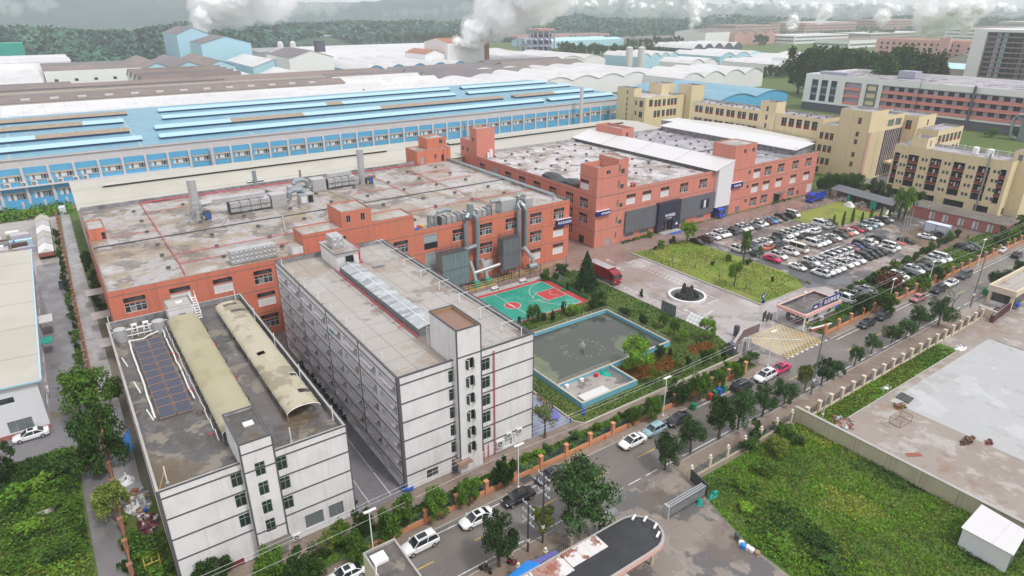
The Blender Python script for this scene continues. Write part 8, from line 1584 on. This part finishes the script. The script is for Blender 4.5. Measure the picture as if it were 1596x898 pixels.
for i,(px,py,k,h,w)in enumerate(((1205,706,'olive',2.6,4.6),(1165,700,'bushdark',2,3.6),(1190,740,'bush',1.6,3.4),(1150,760,'bushbright',1.3,3),(1160,795,'bushbright',1,2.6),(1270,850,'bushdark',1.0,4.4),(1225,850,'bush',.9,4),(1290,880,'bushdark',1.0,4),(1215,676,'bush',1.6,3.6),(1240,690,'bushdark',1.3,3),(1180,680,'bushdark',2.2,3.4))):
 g=G(px,py);bush(g,h,w,k,'wild shrub in the overgrown field before the boundary wall','shrub','shrub','shrubs in the overgrown field')
def inpoly(poly):
 def f(x,y):
  c=False
  for i in range(len(poly)):
   (xa,ya),(xb,yb)=poly[i],poly[i-1]
   if(ya>y)!=(yb>y)and x<(xb-xa)*(y-ya)/(yb-ya)+xa:c=not c
  return c
 return f
mead=inpoly([(62.7,44.0),(61.0,41.5),(60.0,38.2),(58.7,33),(58.5,25),(58.4,5),(86.0,5),(86.0,44)])
tuft_field('grass',mead,(58,8,86,44),42000,.12,.8,['leaf_dark','leaf_mid','leaf_olive','leaf_bright','leaf_bright','leaf_yellow'],3,.27)
crop=inpoly([(58.8,33),(65.5,40),(69,33),(66,22),(58.6,22)])
tuft_field('bean_plants',lambda x,y:crop(x,y)and(x*.62+y*.78)%1.35<.85,(58,20,70,41),7000,.25,.6,['leaf_conifer','leaf_mid','leaf_dark'],5,.36)
tuft_field('flowering_weeds',lambda x,y:mead(x,y)and noise.noise(Vector((x*.25,y*.25,8)))>.2,(62,12,82,38),2600,.3,.8,['leaf_yellow','leaf_yellow','leaf_light'],7,.26)
tuft_field('verge_grass',lambda x,y:noise.noise(Vector((x*.2,y*.4,2)))>-1+max(0,(x-108)*.035),(87,40.5,132,43.8),12000,.08,.5,['leaf_mid','leaf_olive','leaf_bright'],9,.32)
plot=inpoly([(-26,102.5),(-7.5,102.5),(-7.2,80),(-6.8,62),(-26,62)])
tuft_field('undergrowth',plot,(-26,62,-6.8,103),22000,.2,1.3,['leaf_dark','leaf_dark','leaf_mid','leaf_mid','leaf_olive','leaf_bright'],11,.4)
tuft_field('undergrowth',lambda x,y:True,(-3.4,62,.5,76),3200,.2,1.0,['leaf_dark','leaf_mid','leaf_olive'],12,.36)
gard=inpoly([(57.8,65),(58.8,63.6),(97.3,63.6),(99.7,70.2),(99.7,114),(91,114),(91,97.6),(57.8,97.6)])
tuft_field('garden_grass',lambda x,y:gard(x,y)and not(60.6<x<89.4 and 73<y<91.7)and not(60.6<x<74 and 66.4<y<74),(57.8,63.6,99.8,114),24000,.03,.3,['leaf_dark','leaf_mid','leaf_mid','leaf_olive','leaf_bright'],13,.32,.05)
tuft_field('orange_ground_cover',lambda x,y:(inpoly([(74.2,68.2),(84,66.6),(86.5,71.5),(80,72.8),(74.2,72.4)])(x,y)or inpoly([(90,68.5),(96,67.5),(96.5,70),(91,71)])(x,y)or inpoly([(82,73.5),(88,74.5),(89,76.5),(84,76)])(x,y)),(74,66,97,77),11000,.05,.4,['leaf_orange','leaf_orange','leaf_orange','leaf_olive'],14,.3,.05)
tuft_field('strip_grass',lambda x,y:True,(-6,59.1,96,61.9),9000,.05,.5,['leaf_dark','leaf_mid','leaf_bright'],15,.34,.1)
tuft_field('strip_grass',lambda x,y:True,(118,59.1,230,68),11000,.03,.4,['leaf_mid','leaf_bright','leaf_bright'],16,.4,.1)
tuft_field('lawn_grass',lambda x,y:noise.noise(Vector((x*.12,y*.12,4)))>-.35,(120.2,75.2,140.5,114),9000,.0,.12,['leaf_olive','leaf_olive','leaf_bright'],17,.28,.08)
tuft_field('roadside_grass',lambda x,y:True,(124,121.9,215,122.7),1500,.02,.4,['leaf_mid','leaf_bright'],18,.3)
tuft_field('vegetation_belt',lambda x,y:True,(-45,243.5,1,256.5),5200,.2,2.4,['leaf_mid','leaf_bright','leaf_dark'],19,.8)
tuft_field('meadow_edge',lambda x,y:True,(28,42.8,40.3,44.3),1200,.1,1.1,['leaf_dark','leaf_mid'],20,.35)
def shed(name,label,x0,x1,y0,y1,h,n,m,mw,kind='gable',rise=2.5,axis='y',cat='shed',group=None,wins=0):
 """hall of n roof bays side by side; axis = direction of the ridges"""
 t=thing(name,label,cat,((x0+x1)/2,(y0+y1)/2,0),group);mb=MB();rb=MB()
 q=(lambda a,b_,z:(a,b_,z))if axis=='y' else(lambda a,b_,z:(b_,a,z))
 a0,a1,l0,l1=(x0,x1,y0,y1)if axis=='y' else(y0,y1,x0,x1)
 for i in range(n):
  c0=a0+(a1-a0)*i/n;c1=a0+(a1-a0)*(i+1)/n;w=c1-c0
  if kind=='gable':pr=[(c0,h),((c0+c1)/2,h+rise),(c1,h)]
  elif kind=='saw':pr=[(c0,h),(c0+w*.12,h+rise),(c1,h)]
  else:pr=[(c0+w*k/8,h+rise*math.sin(math.pi*k/8))for k in range(9)]
  for l,s in((l0,1),(l1,-1)):
   f=[q(c0,l,0),q(c1,l,0)]+[q(a,l,z)for a,z in pr[::-1]];mb.face(f if s>0 else f[::-1],mw)
  for e,((a,z),(b_,y))in enumerate(zip(pr,pr[1:])):rb.face([q(a,l0-.6,z+.15),q(b_,l0-.6,y+.15),q(b_,l1+.6,y+.15),q(a,l1+.6,z+.15)],'slate_roof' if m=='brown_roof' and(i+e)%3==1 else m)
 for a in(a0,a1):mb.face([q(a,l0,0),q(a,l1,0),q(a,l1,h),q(a,l0,h)],mw)
 mb.build('wall',t);rb.build('roof',t)
 for k in range(wins):
  o=MB();xx=x0+(x1-x0)*(k+.5)/wins;o.box(xx-1.2,y0-.1,h*.55,xx+1.2,y0-.02,h*.55+1.8,'glass_dark');o.build('window',t)
 return t
shed('white_shed','long white ridged roof directly behind the blue factory',-160,180,358,416,14.6,3,'far_white','far_white_wall','gable',1.8,'x')
mb=MB()
sh2=shed('brown_shed','very long brown ridged roof with a row of small roof lights',-200,165,422,500,15.5,4,'brown_roof','far_tan','gable',2.4,'x')
mb=MB();mb.box(0,0,0,4,2.5,.8,'far_white');me=mb.mesh('roof_light');[put('roof_light',me,sh2,(-95+k*12.5,425,16.4))for k in range(20)]
mb=MB();mb.box(-200,440,17.9,160,443,18.7,'far_tan');mb.box(-200,460,17.9,100,463,18.7,'slate_roof');mb.build('ridge_vent',sh2)
shed('slate_shed','dark ridged roof at far left behind the brown one',-220,20,505,560,12,3,'slate_roof','far_tan','gable',2.2,'x')
sh2=shed('white_shed','wide white flat ridged hall at the far left',-260,5,566,740,12,4,'far_white','far_white_wall','gable',2.5,'x')
mb=MB();mb.box(-160,600,15,-60,604,16.2,'parapet_pale');mb.box(-140,640,15,-20,644,16.2,'parapet_pale');mb.build('ridge_vent',sh2)
shed('white_shed','tall white hall with a brown roof left of the sawtooth gables',8,72,612,690,17,2,'brown_roof','far_white_wall','gable',2,'x',wins=5)
shed('white_shed','bright white roof left of the tall brown roofed hall',-40,30,700,800,18,2,'far_white','far_white_wall','gable',2,'x')
shed('grey_hall','pale hall with a grey brown roof and sawtooth gable ends',59,122,508,590,13,4,'brown_roof','far_white_wall','saw',6,'x',wins=3)
shed('slate_shed','group of dark roofs with light blue gables left of the blue tower halls',75,150,640,760,13,3,'brown_roof','far_blue','gable',5)
shed('blue_hall','tall pale blue gabled hall, the nearer of two beside the plume',150,200,770,830,26,1,'slate_roof','far_blue','gable',7)
shed('blue_hall','tall pale blue gabled hall, the farther of two beside the plume',142,176,850,940,33,1,'slate_roof','far_blue','gable',7)
shed('white_hall','pale gabled hall low in front of the big white hall',110,178,500,560,10,2,'far_white','far_white_wall','gable',7)
shed('blue_hall','low pale blue gabled hall behind the white gabled one',165,240,640,740,11,2,'far_white','far_blue','gable',6)
t=shed('white_hall','big plain white gabled hall with two white silos behind it',186,226,600,668,20,1,'slate_roof','far_white_wall','gable',6)
mb=MB();mb.box(226,640,22,234,648,32,'slate_wall');mb.build('roof_house',t)
for x in(216,229):mb=MB();mb.tube([(x,720,0),(x,720,27),(x,720,29)],[3,3,1.2],'far_white',12);tag(mb.build('silo',loc=(x,720,0)),'white silo behind the big plain hall, the %s one'%('left' if x<220 else 'right'),'silo')
shed('white_shed','immense low white roof across the middle distance',235,500,700,960,10,3,'far_white','far_white_wall','gable',3,'x')
shed('arched_shed','row of arched white roofs with dark blue gable ends',238,345,560,690,8,5,'far_white','blue_panel','arch',6)
shed('brown_shed','low gabled roofs in brown and grey before the arched row',182,240,480,545,9,4,'brown_roof','far_tan','gable',5,'x')
shed('white_shed','row of white gables facing left behind the blue roof',160,235,366,470,11,4,'far_white','far_tan','gable',5,'x')
shed('slate_shed','dark gabled roofs in front of the rust roofed white hall',245,345,450,540,9,3,'slate_roof','far_white_wall','gable',6,'x')
t=shed('white_hall','tall white hall with a rust coloured roof under the great plume',345,388,600,650,28,1,'tile_rust','far_white_wall','gable',4,'x');mb=MB();mb.box(389,600,0,394,606,34,'tile_rust');mb.build('chimney',t)
shed('white_hall','lower white annex left of the rust roofed hall',322,344.5,606,650,18,1,'tile_rust','far_white_wall','gable',4)
shed('white_shed','white roof with rolling bays right of the row of gables',242,298,362,440,11,2,'far_white','far_white_wall','arch',3)
shed('brown_shed','two long dark ridges between white roofs in the centre',350,440,500,560,11,2,'brown_roof','far_tan','gable',4,'x')
shed('white_shed','wide white rolling roof in the centre behind the cream corner building',300,430,385,485,11,5,'far_white','far_white_wall','arch',3)
shed('white_shed','white rolling roof before the steel frame tower',400,530,570,690,9,4,'far_white','far_white_wall','arch',4)
shed('blue_hall','pale blue roofed hall beside the cream corner building',266,360,350,400,11,2,'far_blue','far_blue','gable',3)if 0 else None
shed('blue_shed','wide light blue roof beyond the end of the blue factory',335,404,258,335,9,2,'blue_roof','blue_panel','arch',3,'y')
shed('white_shed','white vaulted hall at the right behind the light blue sheds',400,500,345,405,11,4,'far_white','far_white_wall','arch',4)
shed('blue_hall','pale blue rounded hall in the centre distance before the tree row',545,605,530,590,11,4,'far_white','far_blue','arch',4)
shed('white_shed','white double vault with tall end walls at centre right',520,560,440,480,11,2,'far_white','far_white_wall','arch',4)
shed('blue_hall','pale aqua sheds at right with white roofs',640,720,500,570,10,3,'far_white','far_blue','arch',4)
shed('white_shed','large white box hall left of the dark trees',620,700,355,420,14,2,'far_white','far_white_wall','arch',3)
t=shed('canopy_hall','open arched canopy hall with white roof in the green gap',735,840,620,690,10,5,'far_white','slate_wall','arch',6)
shed('blue_hall','very long pale blue roof in the far centre',690,880,900,980,10,2,'far_blue','far_blue','gable',3,'x')
shed('slate_shed','long dark roof behind the far pale blue one',880,1010,860,930,10,2,'slate_roof','far_tan','gable',3,'x')
shed('white_hall','white and pink striped hall with four pink gables in the distance',965,1030,790,860,22,1,'slate_roof','far_white_wall','gable',5,'x');shed('pink_hall','pink gabled hall joined to the distant white hall',1031,1150,780,860,18,4,'brown_roof','far_pink','gable',7)
for i,(x,y,w,d,h,m,lb)in enumerate(((1350,1000,160,80,26,'far_pink','long pink works block under the small right plume'),(1600,980,220,90,30,'far_pink','second long pink works block on the right horizon'),(1900,950,260,90,34,'far_pink','farthest long pink works block on the right horizon'),(1250,780,180,70,14,'far_white_wall','low white works roof below the right horizon'),(1180,640,150,60,12,'far_white_wall','low white works beside the green gap'),(1500,760,240,80,14,'far_tan','low tan works below the right horizon'),(1500,560,200,70,28,'far_white_wall','white banded block behind the pink apartment house'),(1150,330,90,60,36,'far_blue','turquoise hall with grey roof behind the pink apartment house'),(1700,1300,500,100,20,'far_white_wall','pale works strip at the foot of the right hills'),(600,1280,300,60,14,'far_blue','pale blue works strip at the foot of the centre hills'),(900,1120,240,60,12,'far_pink','rust coloured works strip before the centre hills'),(2200,700,300,100,30,'far_tan','tan works on the far right'),(2000,520,200,90,40,'far_pink','dark pink building near the right tower'))):
 t=thing('works_block',lb,'factory',(x,y,0));mb=MB();mb.box(x-w/2,y-d/2,0,x+w/2,y+d/2,h,m,'far_white' if i%2 else 'brown_roof');mb.build('wall',t);mb=MB()
 for z in range(4,int(h)-3,6):mb.box(x-w/2-.3,y-d/2+2,z,x-w/2-.05,y+d/2-2,z+2.4,'glass_grey');mb.box(x-w/2+2,y-d/2-.3,z,x+w/2-2,y-d/2-.05,z+2.4,'glass_grey')
 mb.build('window_band',t)
t=thing('frame_tower','open steel and concrete frame tower in the centre distance','tower',(560,700,0));mb=MB()
for i in range(6):
 for j in range(3):mb.box(515+i*9,700+j*9,0,516.2+i*9,701.2+j*9,24 if i<2 else 36,'lilac_wall')
for z in(8,16,24):mb.box(515,700,z,561,719,z+1.6,'lilac_wall');mb.box(534,706,z,560,716,z+6,'slate_wall')
mb.box(533,700,34,561,719,36.5,'far_pink');mb.build('frame',t)
for i,(x,y)in enumerate(((497,500),(508,494))):mb=MB();mb.tube([(x,y,0),(x,y,24),(x,y,25)],[3.6,3.6,1],'far_white',14);tag(mb.build('silo',loc=(x,y,0)),'white silo before the pale blue rounded hall, the %s one'%('left','right')[i],'silo')
t=thing('apartment_house','pink tiled six storey apartment house with paired windows','apartments',(770,340,0));mb=MB();x0,x1,y0,y1,h=770,800,300,395,30;mb.box(x0,y0,0,x1,y1,h,'pink_tile','tile_rust');mb.box(x0-6,318,0,x0-.1,328,h+3,'pink_tile');mb.box(x0-20,y0-30,0,x0+10,y0-.1,h-2,'pink_tile','tile_rust');mb.build('wall',t)
for f in range(5):
 mb=MB()
 for k in range(14):y=y0+4+k*6.4;mb.box(x0-.2,y,6+f*4.6,x0-.02,y+2.4,8.4+f*4.6,'opening_black')
 for k in range(4):y=y0-28+k*6.8;mb.box(x0-20.2,y,6+f*4.2,x0-20.02,y+2.6,8.4+f*4.2,'opening_black');x=x0-18+k*7;mb.box(x,y0-30.2,6+f*4.2,x+2.6,y0-30.02,8.4+f*4.2,'opening_black')
 mb.build('window_row',t)
t=thing('green_net_hall','building wrapped in bright green safety net at far left','building',(-40,900,0));mb=MB();mb.box(-160,880,0,0,920,24,'plastic_teal');mb.box(-26,880,24,0,900,27,'plastic_teal');mb.build('net',t)
shed('slate_shed','dark ribbed roofs between the pink apartments and the tall grey block',700,800,215,290,18,3,'slate_roof','far_tan','gable',4,'x');shed('green_hall','pale green hall in front of the dark ribbed roofs',600,640,215,262,16,1,'far_blue','roof_slab','gable',3)
shed('white_shed','pale rolling roof between the aqua sheds and the dark wood',600,665,400,465,9,3,'far_white','far_white_wall','arch',3)
shed('white_shed','pale low hall behind the left edge of the dark wood',690,790,420,500,9,2,'far_white','far_white_wall','gable',3)
for i,(px,py,top)in enumerate(((626,60,43),(652,58,33),(714,55,38),(1077,122,108),(1092,123,110))):
 g=G(px,py);h=hgt((px,py),(px,top));mb=MB();w=h*.07;mb.tube([(g.x,g.y,0),(g.x,g.y,h)],[w*.5,w*.15],'far_white_wall',4);mb.box(g.x-h*.10,g.y-h*.10,h*.8,g.x+h*.1,g.y+h*.1,h*.83,'far_white_wall');tag(mb.build('pylon',loc=(g.x,g.y,0)),['pale lattice pylon before the hills, left of three','tallest pale pylon before the hills','pale pylon before the hills, right of three','thin mast above the white vaults behind the cream building, left one','thin mast above the white vaults behind the cream building, right one'][i],'pylon')
r=random.Random(31)
for i in range(15):
 px=1290+i*10.2;py=112;x=486+r.uniform(-10,14)-i*1.5;y=300-i*7.0+r.uniform(-5,5);tree((x,y,0),r.uniform(31,38),r.uniform(24,31),'wood','tall dark tree in the wood behind the white hall','wood_tree','tree','dark wood behind the white hall',.05)
def belt(px0,py0,px1,py1,n,h0,h1,label,group,kind='far'):
 for i in range(n):
  q=(i+.5)/n;g=G(px0+(px1-px0)*q+r.uniform(-2,2),py0+(py1-py0)*q+r.uniform(-1,1));tree((g.x,g.y,0),r.uniform(h0,h1),r.uniform(h0,h1)*.85,kind,label,'belt_tree','tree',group,.08)
belt(872,84,1050,94,30,12,17,'tree in the long row behind the pale blue rounded hall','tree row behind the pale blue hall');belt(975,78,1100,68,20,12,17,'tree in the belt above the open canopy hall','tree belt above the canopy hall');belt(600,71,720,68,24,14,20,'tree in the belt below the hills left of the great plume','tree belt left of the great plume');belt(862,96,910,92,8,12,16,'tree beside the steel frame tower','trees by the frame tower');belt(1165,68,1195,72,8,12,18,'tree beside the distant pink gables','trees by the distant pink gables');belt(1100,100,1225,112,12,8,11,'tree before the pale aqua sheds','trees before the aqua sheds');belt(1190,122,1252,118,14,9,12,'tree beside the light blue sheds','trees by the light blue sheds');belt(1345,62,1392,62,10,14,20,'tree below the distant pink works','trees below the pink works');belt(745,66,800,64,10,14,18,'tree behind the great plume','trees behind the great plume')
def hill_z(x,y,r0,r1,hmax,seed,base):
 rr=math.hypot(x,y);q=(rr-r0)/(r1-r0);p=Vector((x*base,y*base,seed));f=noise.fractal(p,.85,2.1,6)*.5+.5;ridge=1-abs(noise.noise(Vector((x*base*1.6,y*base*1.6,seed+5))))*1.6
 up=min(1,max(0,q)/.45)**1.2*(1 if q<.6 else max(0,1-(q-.6)/.4));e=min(1,max(0,q*5))
 return hmax*up*max(.05,f*.75+ridge*.35)+(noise.noise(Vector((x*.02,y*.02,seed)))*7+noise.noise(Vector((x*.06,y*.06,seed)))*3)*e-4
def near_edge(a):
 """the wood comes closest on the left and recedes to the right"""
 t=[(-50,790),(-38,820),(-22,960),(-8,1230),(6,1430),(20,1700),(36,2050),(50,2200)]
 for(a0,r0),(a1,r1)in zip(t,t[1:]):
  if a<=a1:return r0+(r1-r0)*(a-a0)/(a1-a0)
 return 2200
def hills(name,r0f,depth,a0,a1,hmax,seed,nr,na,base,m,wood=0):
 vs=[];fs=[]
 for i in range(nr+1):
  for j in range(na+1):
   ad=a0+(a1-a0)*j/na;a=R(ad)+YAW;r0=r0f(ad);rr=r0+depth*i/nr;x=rr*math.sin(a);y=rr*math.cos(a);vs.append((x,y,hill_z(x,y,r0,r0+depth,hmax,seed,base)))
 w=na+1
 for i in range(nr):
  for j in range(na):fs.append((i*w+j+1,i*w+j,(i+1)*w+j,(i+1)*w+j+1)[::-1])
 mb=MB();mb.faces(vs,[f[::-1]for f in fs],m);o=mb.build(name);o.data.shade_smooth();o['kind']='structure'
 if wood:
  r=random.Random(seed);by={'hill_leaf':[],'hill_leaf_dark':[]}
  for k in range(wood):
   ad=r.uniform(a0,a1);r0=r0f(ad);rr=r0+depth*.62*r.random()**1.3;a=R(ad)+YAW;x=rr*math.sin(a);y=rr*math.cos(a)
   if noise.noise(Vector((x*.006,y*.006,2)))>.34:continue
   z=hill_z(x,y,r0,r0+depth,hmax,seed,base);by['hill_leaf_dark' if noise.noise(Vector((x*.012,y*.012,5)))+r.gauss(0,.25)>0 else 'hill_leaf'].append((Vector((x,y,z+r.uniform(3,10))),Vector((r.gauss(0,.6),r.gauss(0,.6)-.3,.8)).normalized()))
  mb=MB();[leaf_cloud(mb,p,11,m_,r)for m_,p in by.items()];o=mb.build('forest');o['kind']='stuff'
mat('hill_wood',(.032,.075,.045),.9,[(.012,7,.46,.54,(.05,.10,.05),.85),(.006,5,.6,.66,(.15,.15,.09),.6)])
mat('hill_leaf',(.055,.115,.08),.9,island=.45,spec=.1);mat('hill_leaf_dark',(.03,.068,.052),.9,island=.45,spec=.1)  # leaf colours lightened and blued: part of the distance haze is painted in
mat('hill_far',(.035,.075,.085),.9,[(.006,7,.45,.56,(.02,.045,.055),.8)])  # blue of the far haze is mixed into the mountain colour
hills('hill',near_edge,900,-48,48,44,3.3,40,400,.0024,'hill_wood',60000)
hills('mountain',lambda a:2500,2700,-48,14,205,11.7,60,260,.00062,'hill_far')
hills('mountain',lambda a:2900,2700,6,48,110,21.2,50,200,.0009,'hill_far')
def vol_mat(name,dens,col=(1,1,1),an=.2,emit=0):
 m=bpy.data.materials.new(name);m.use_nodes=True;nt=m.node_tree;nt.nodes.remove(nt.nodes['Principled BSDF'])
 v=nt.nodes.new('ShaderNodeVolumePrincipled');v.inputs['Color'].default_value=(*col,1);v.inputs['Density'].default_value=dens;v.inputs['Anisotropy'].default_value=an
 nt.links.new(v.outputs[0],nt.nodes['Material Output'].inputs['Volume']);MATS[name]=m;return m
mat('steam_core',(.97,.97,.97),1.0,spec=0)
def puffs(name,label,path,seed,m,cat='smoke',n=26,bump=.3,core=.55):
 """billowing steam along a widening path: a thick heart inside a thin ragged veil"""
 def blob(nm,sc,mm,jit,cnt):
  r=random.Random(seed);bm=bmesh.new()
  for i in range(cnt):
   q=(i+.5)/cnt;f=q*(len(path)-1);k=min(int(f),len(path)-2);f-=k
   c=Vector(path[k][:3])*(1-f)+Vector(path[k+1][:3])*f;rad=path[k][3]*(1-f)+path[k+1][3]*f
   c+=Vector((r.gauss(0,.3),r.gauss(0,.3),r.gauss(0,.25)))*rad*jit
   bmesh.ops.create_icosphere(bm,subdivisions=2,radius=rad*r.uniform(.55,.95)*sc,matrix=Matrix.Translation(c))
  me=bpy.data.meshes.new(nm);bm.to_mesh(me);bm.free();o=bpy.data.objects.new(nm,me);COL.objects.link(o)
  big=max(p[3]for p in path)
  md=o.modifiers.new('r','REMESH');md.mode='VOXEL';md.voxel_size=max(big*.05,.8)
  for fr,am in((.6,1.2),(.25,.7),(.09,.35)):
   tx=bpy.data.textures.new('puff','CLOUDS');tx.noise_scale=big*fr;tx.noise_depth=4
   md=o.modifiers.new('d','DISPLACE');md.texture=tx;md.strength=big*bump*am;md.texture_coords='GLOBAL';md.mid_level=.5
  m2=bpy.data.meshes.new_from_object(o.evaluated_get(C.evaluated_depsgraph_get()));o.modifiers.clear();o.data=m2
  m2.materials.clear();m2.materials.append(MATS[mm]);m2.shade_smooth();return o
 o=blob(name,1.0,m,1.0,n);tag(o,label,cat,None,'stuff')
 if core:c=blob('steam_heart',core,'steam_core',.9,n);c.parent=o
 return o
vol_mat('steam_dense',.05);vol_mat('steam_thin',.05);vol_mat('mist_thin',.006);vol_mat('mist_dense',.010)
def P_(px,py,dist):
 d=ray(px,py);d=d*(dist/math.hypot(d.x,d.y));return(d.x,d.y,H+d.z)
def plume(label,pts,dist,m='steam_dense',seed=1,n=30):
 k=dist*1.02/F;return puffs('steam_plume',label,[(*P_(x,y,dist),w*k*1.3)for x,y,w in pts],seed,m,'steam',n)
plume('white steam plume rising from the pale blue tower halls and drifting right',[(301,66,5),(308,40,10),(318,14,17),(338,-6,24),(372,-14,30),(420,-18,30)],900,seed=1,n=44)
plume('greatest white steam plume leaning right above the rust roofed hall',[(704,70,3),(722,65,8),(745,55,14),(768,36,22),(785,14,30),(800,-10,38),(830,-30,44)],700,seed=2,n=56)
plume('narrow leaning white plume right of the great one',[(844,40,2),(850,33,5),(858,23,8),(866,14,9)],1100,seed=3,n=18)
plume('small white plume above the distant white hall in the centre',[(1075,47,2),(1078,38,4),(1082,28,7),(1086,19,9),(1088,12,9)],1150,seed=4,n=20)
plume('small round puff above the teal tank at the right',[(1233,46,4),(1237,38,7),(1240,30,6)],1250,seed=5,n=12)
plume('wisp of steam leaning right on the right horizon',[(1273,37,2),(1280,30,5),(1288,22,8),(1292,12,8)],1500,seed=6,n=16)
plume('puff of steam over the pink works on the right horizon',[(1371,36,3),(1373,28,7),(1376,22,8)],1500,seed=7,n=12)
plume('wide white plume bank left of the tall grey block',[(1448,52,8),(1452,36,14),(1460,20,20),(1470,6,26)],1100,seed=8,n=24)
plume('white plume just left of the tall grey block',[(1503,47,4),(1508,36,8),(1514,24,12),(1510,10,16)],1050,seed=9,n=20)
mst=lambda label,pts,dist,m,seed,n=14,core=0:puffs('mist_bank',label,[(*P_(x,y,dist),w*dist*1.02/F)for x,y,w in pts],seed,m,'mist',n,.5,core)
mst('pale mist lying on the left mountain',[(-60,6,14),(20,12,10),(90,4,8)],2450,'mist_dense',21);mst('pale mist along the mountain tops left of centre',[(360,22,16),(420,14,18),(480,8,14),(540,0,12)],2450,'mist_dense',22,24);mst('pale wisp of mist over the mountain between the plumes',[(590,24,5),(660,18,7),(760,12,10)],2450,'mist_thin',23)
mst('low cloud bank over the right hills',[(800,0,16),(900,6,18),(1060,8,18),(1220,12,17),(1400,14,18),(1640,16,20)],2480,'mist_dense',24,60,.3);mst('faint mist in the valley before the right hills',[(860,34,5),(1000,30,6),(1150,33,5),(1300,36,6)],1320,'mist_thin',25,20)
vol_mat('haze_air',.0002,(.92,.97,1.0),.1)
mb=MB();mb.box(-5200,-420,-12,6400,6400,380,'haze_air');o=mb.build('haze');o['kind']='stuff'
cam=bpy.data.cameras.new('camera');co=bpy.data.objects.new('camera',cam);COL.objects.link(co)
cam.sensor_width=36;cam.lens=F/1596*36;cam.clip_start=.5;cam.clip_end=30000
co.matrix_world=Matrix(((RR.x,UU.x,-fwd.x,0),(RR.y,UU.y,-fwd.y,0),(RR.z,UU.z,-fwd.z,H),(0,0,0,1)))
S.camera=co
EL,AZ=R(58),R(165)
w=bpy.data.worlds.new('World');S.world=w;w.use_nodes=True;nt=w.node_tree;N=nt.nodes;L=nt.links
bg=N['Background'];sky=N.new('ShaderNodeTexSky');sky.sky_type='NISHITA';sky.sun_disc=False;sky.sun_elevation=EL;sky.sun_rotation=AZ;sky.dust_density=3.0;sky.ozone_density=.6
hs=N.new('ShaderNodeHueSaturation');hs.inputs['Saturation'].default_value=.35;L.new(sky.outputs[0],hs.inputs['Color'])
tc=N.new('ShaderNodeTexCoord');nz=N.new('ShaderNodeTexNoise');nz.inputs['Scale'].default_value=2.2;nz.inputs['Detail'].default_value=6
mp=N.new('ShaderNodeMapping');mp.inputs['Scale'].default_value=(1,1,4);L.new(tc.outputs['Generated'],mp.inputs[0]);L.new(mp.outputs[0],nz.inputs['Vector'])
mr=N.new('ShaderNodeMapRange');mr.inputs[1].default_value=.38;mr.inputs[2].default_value=.62;mr.inputs[3].default_value=.75;mr.inputs[4].default_value=1.0;L.new(nz.outputs['Fac'],mr.inputs[0])
mx=N.new('ShaderNodeMix');mx.data_type='RGBA';L.new(mr.outputs[0],mx.inputs[0]);L.new(hs.outputs[0],mx.inputs[6]);mx.inputs[7].default_value=(9.3,9.4,9.9,1)
L.new(mx.outputs[2],bg.inputs['Color']);bg.inputs['Strength'].default_value=.066
sl=bpy.data.lights.new('sun','SUN');sl.energy=1.5;sl.angle=R(10);sl.color=(1,.97,.93);so_=bpy.data.objects.new('sun',sl);COL.objects.link(so_)
sd=Vector((math.sin(AZ)*math.cos(EL),math.cos(AZ)*math.cos(EL),math.sin(EL)));so_.rotation_euler=sd.to_track_quat('Z','Y').to_euler()
S.view_settings.view_transform='Standard';S.view_settings.look='None';S.view_settings.gamma=1;S.view_settings.use_curve_mapping=False;S.view_settings.exposure=.74
S.render.engine='CYCLES';cy=S.cycles;cy.max_bounces=6;cy.diffuse_bounces=3;cy.glossy_bounces=3;cy.transmission_bounces=2;cy.transparent_max_bounces=8;cy.volume_bounces=6;cy.use_denoising=True
try:cy.denoiser='OPENIMAGEDENOISE'
except Exception:pass
cy.use_adaptive_sampling=True;cy.adaptive_threshold=.02
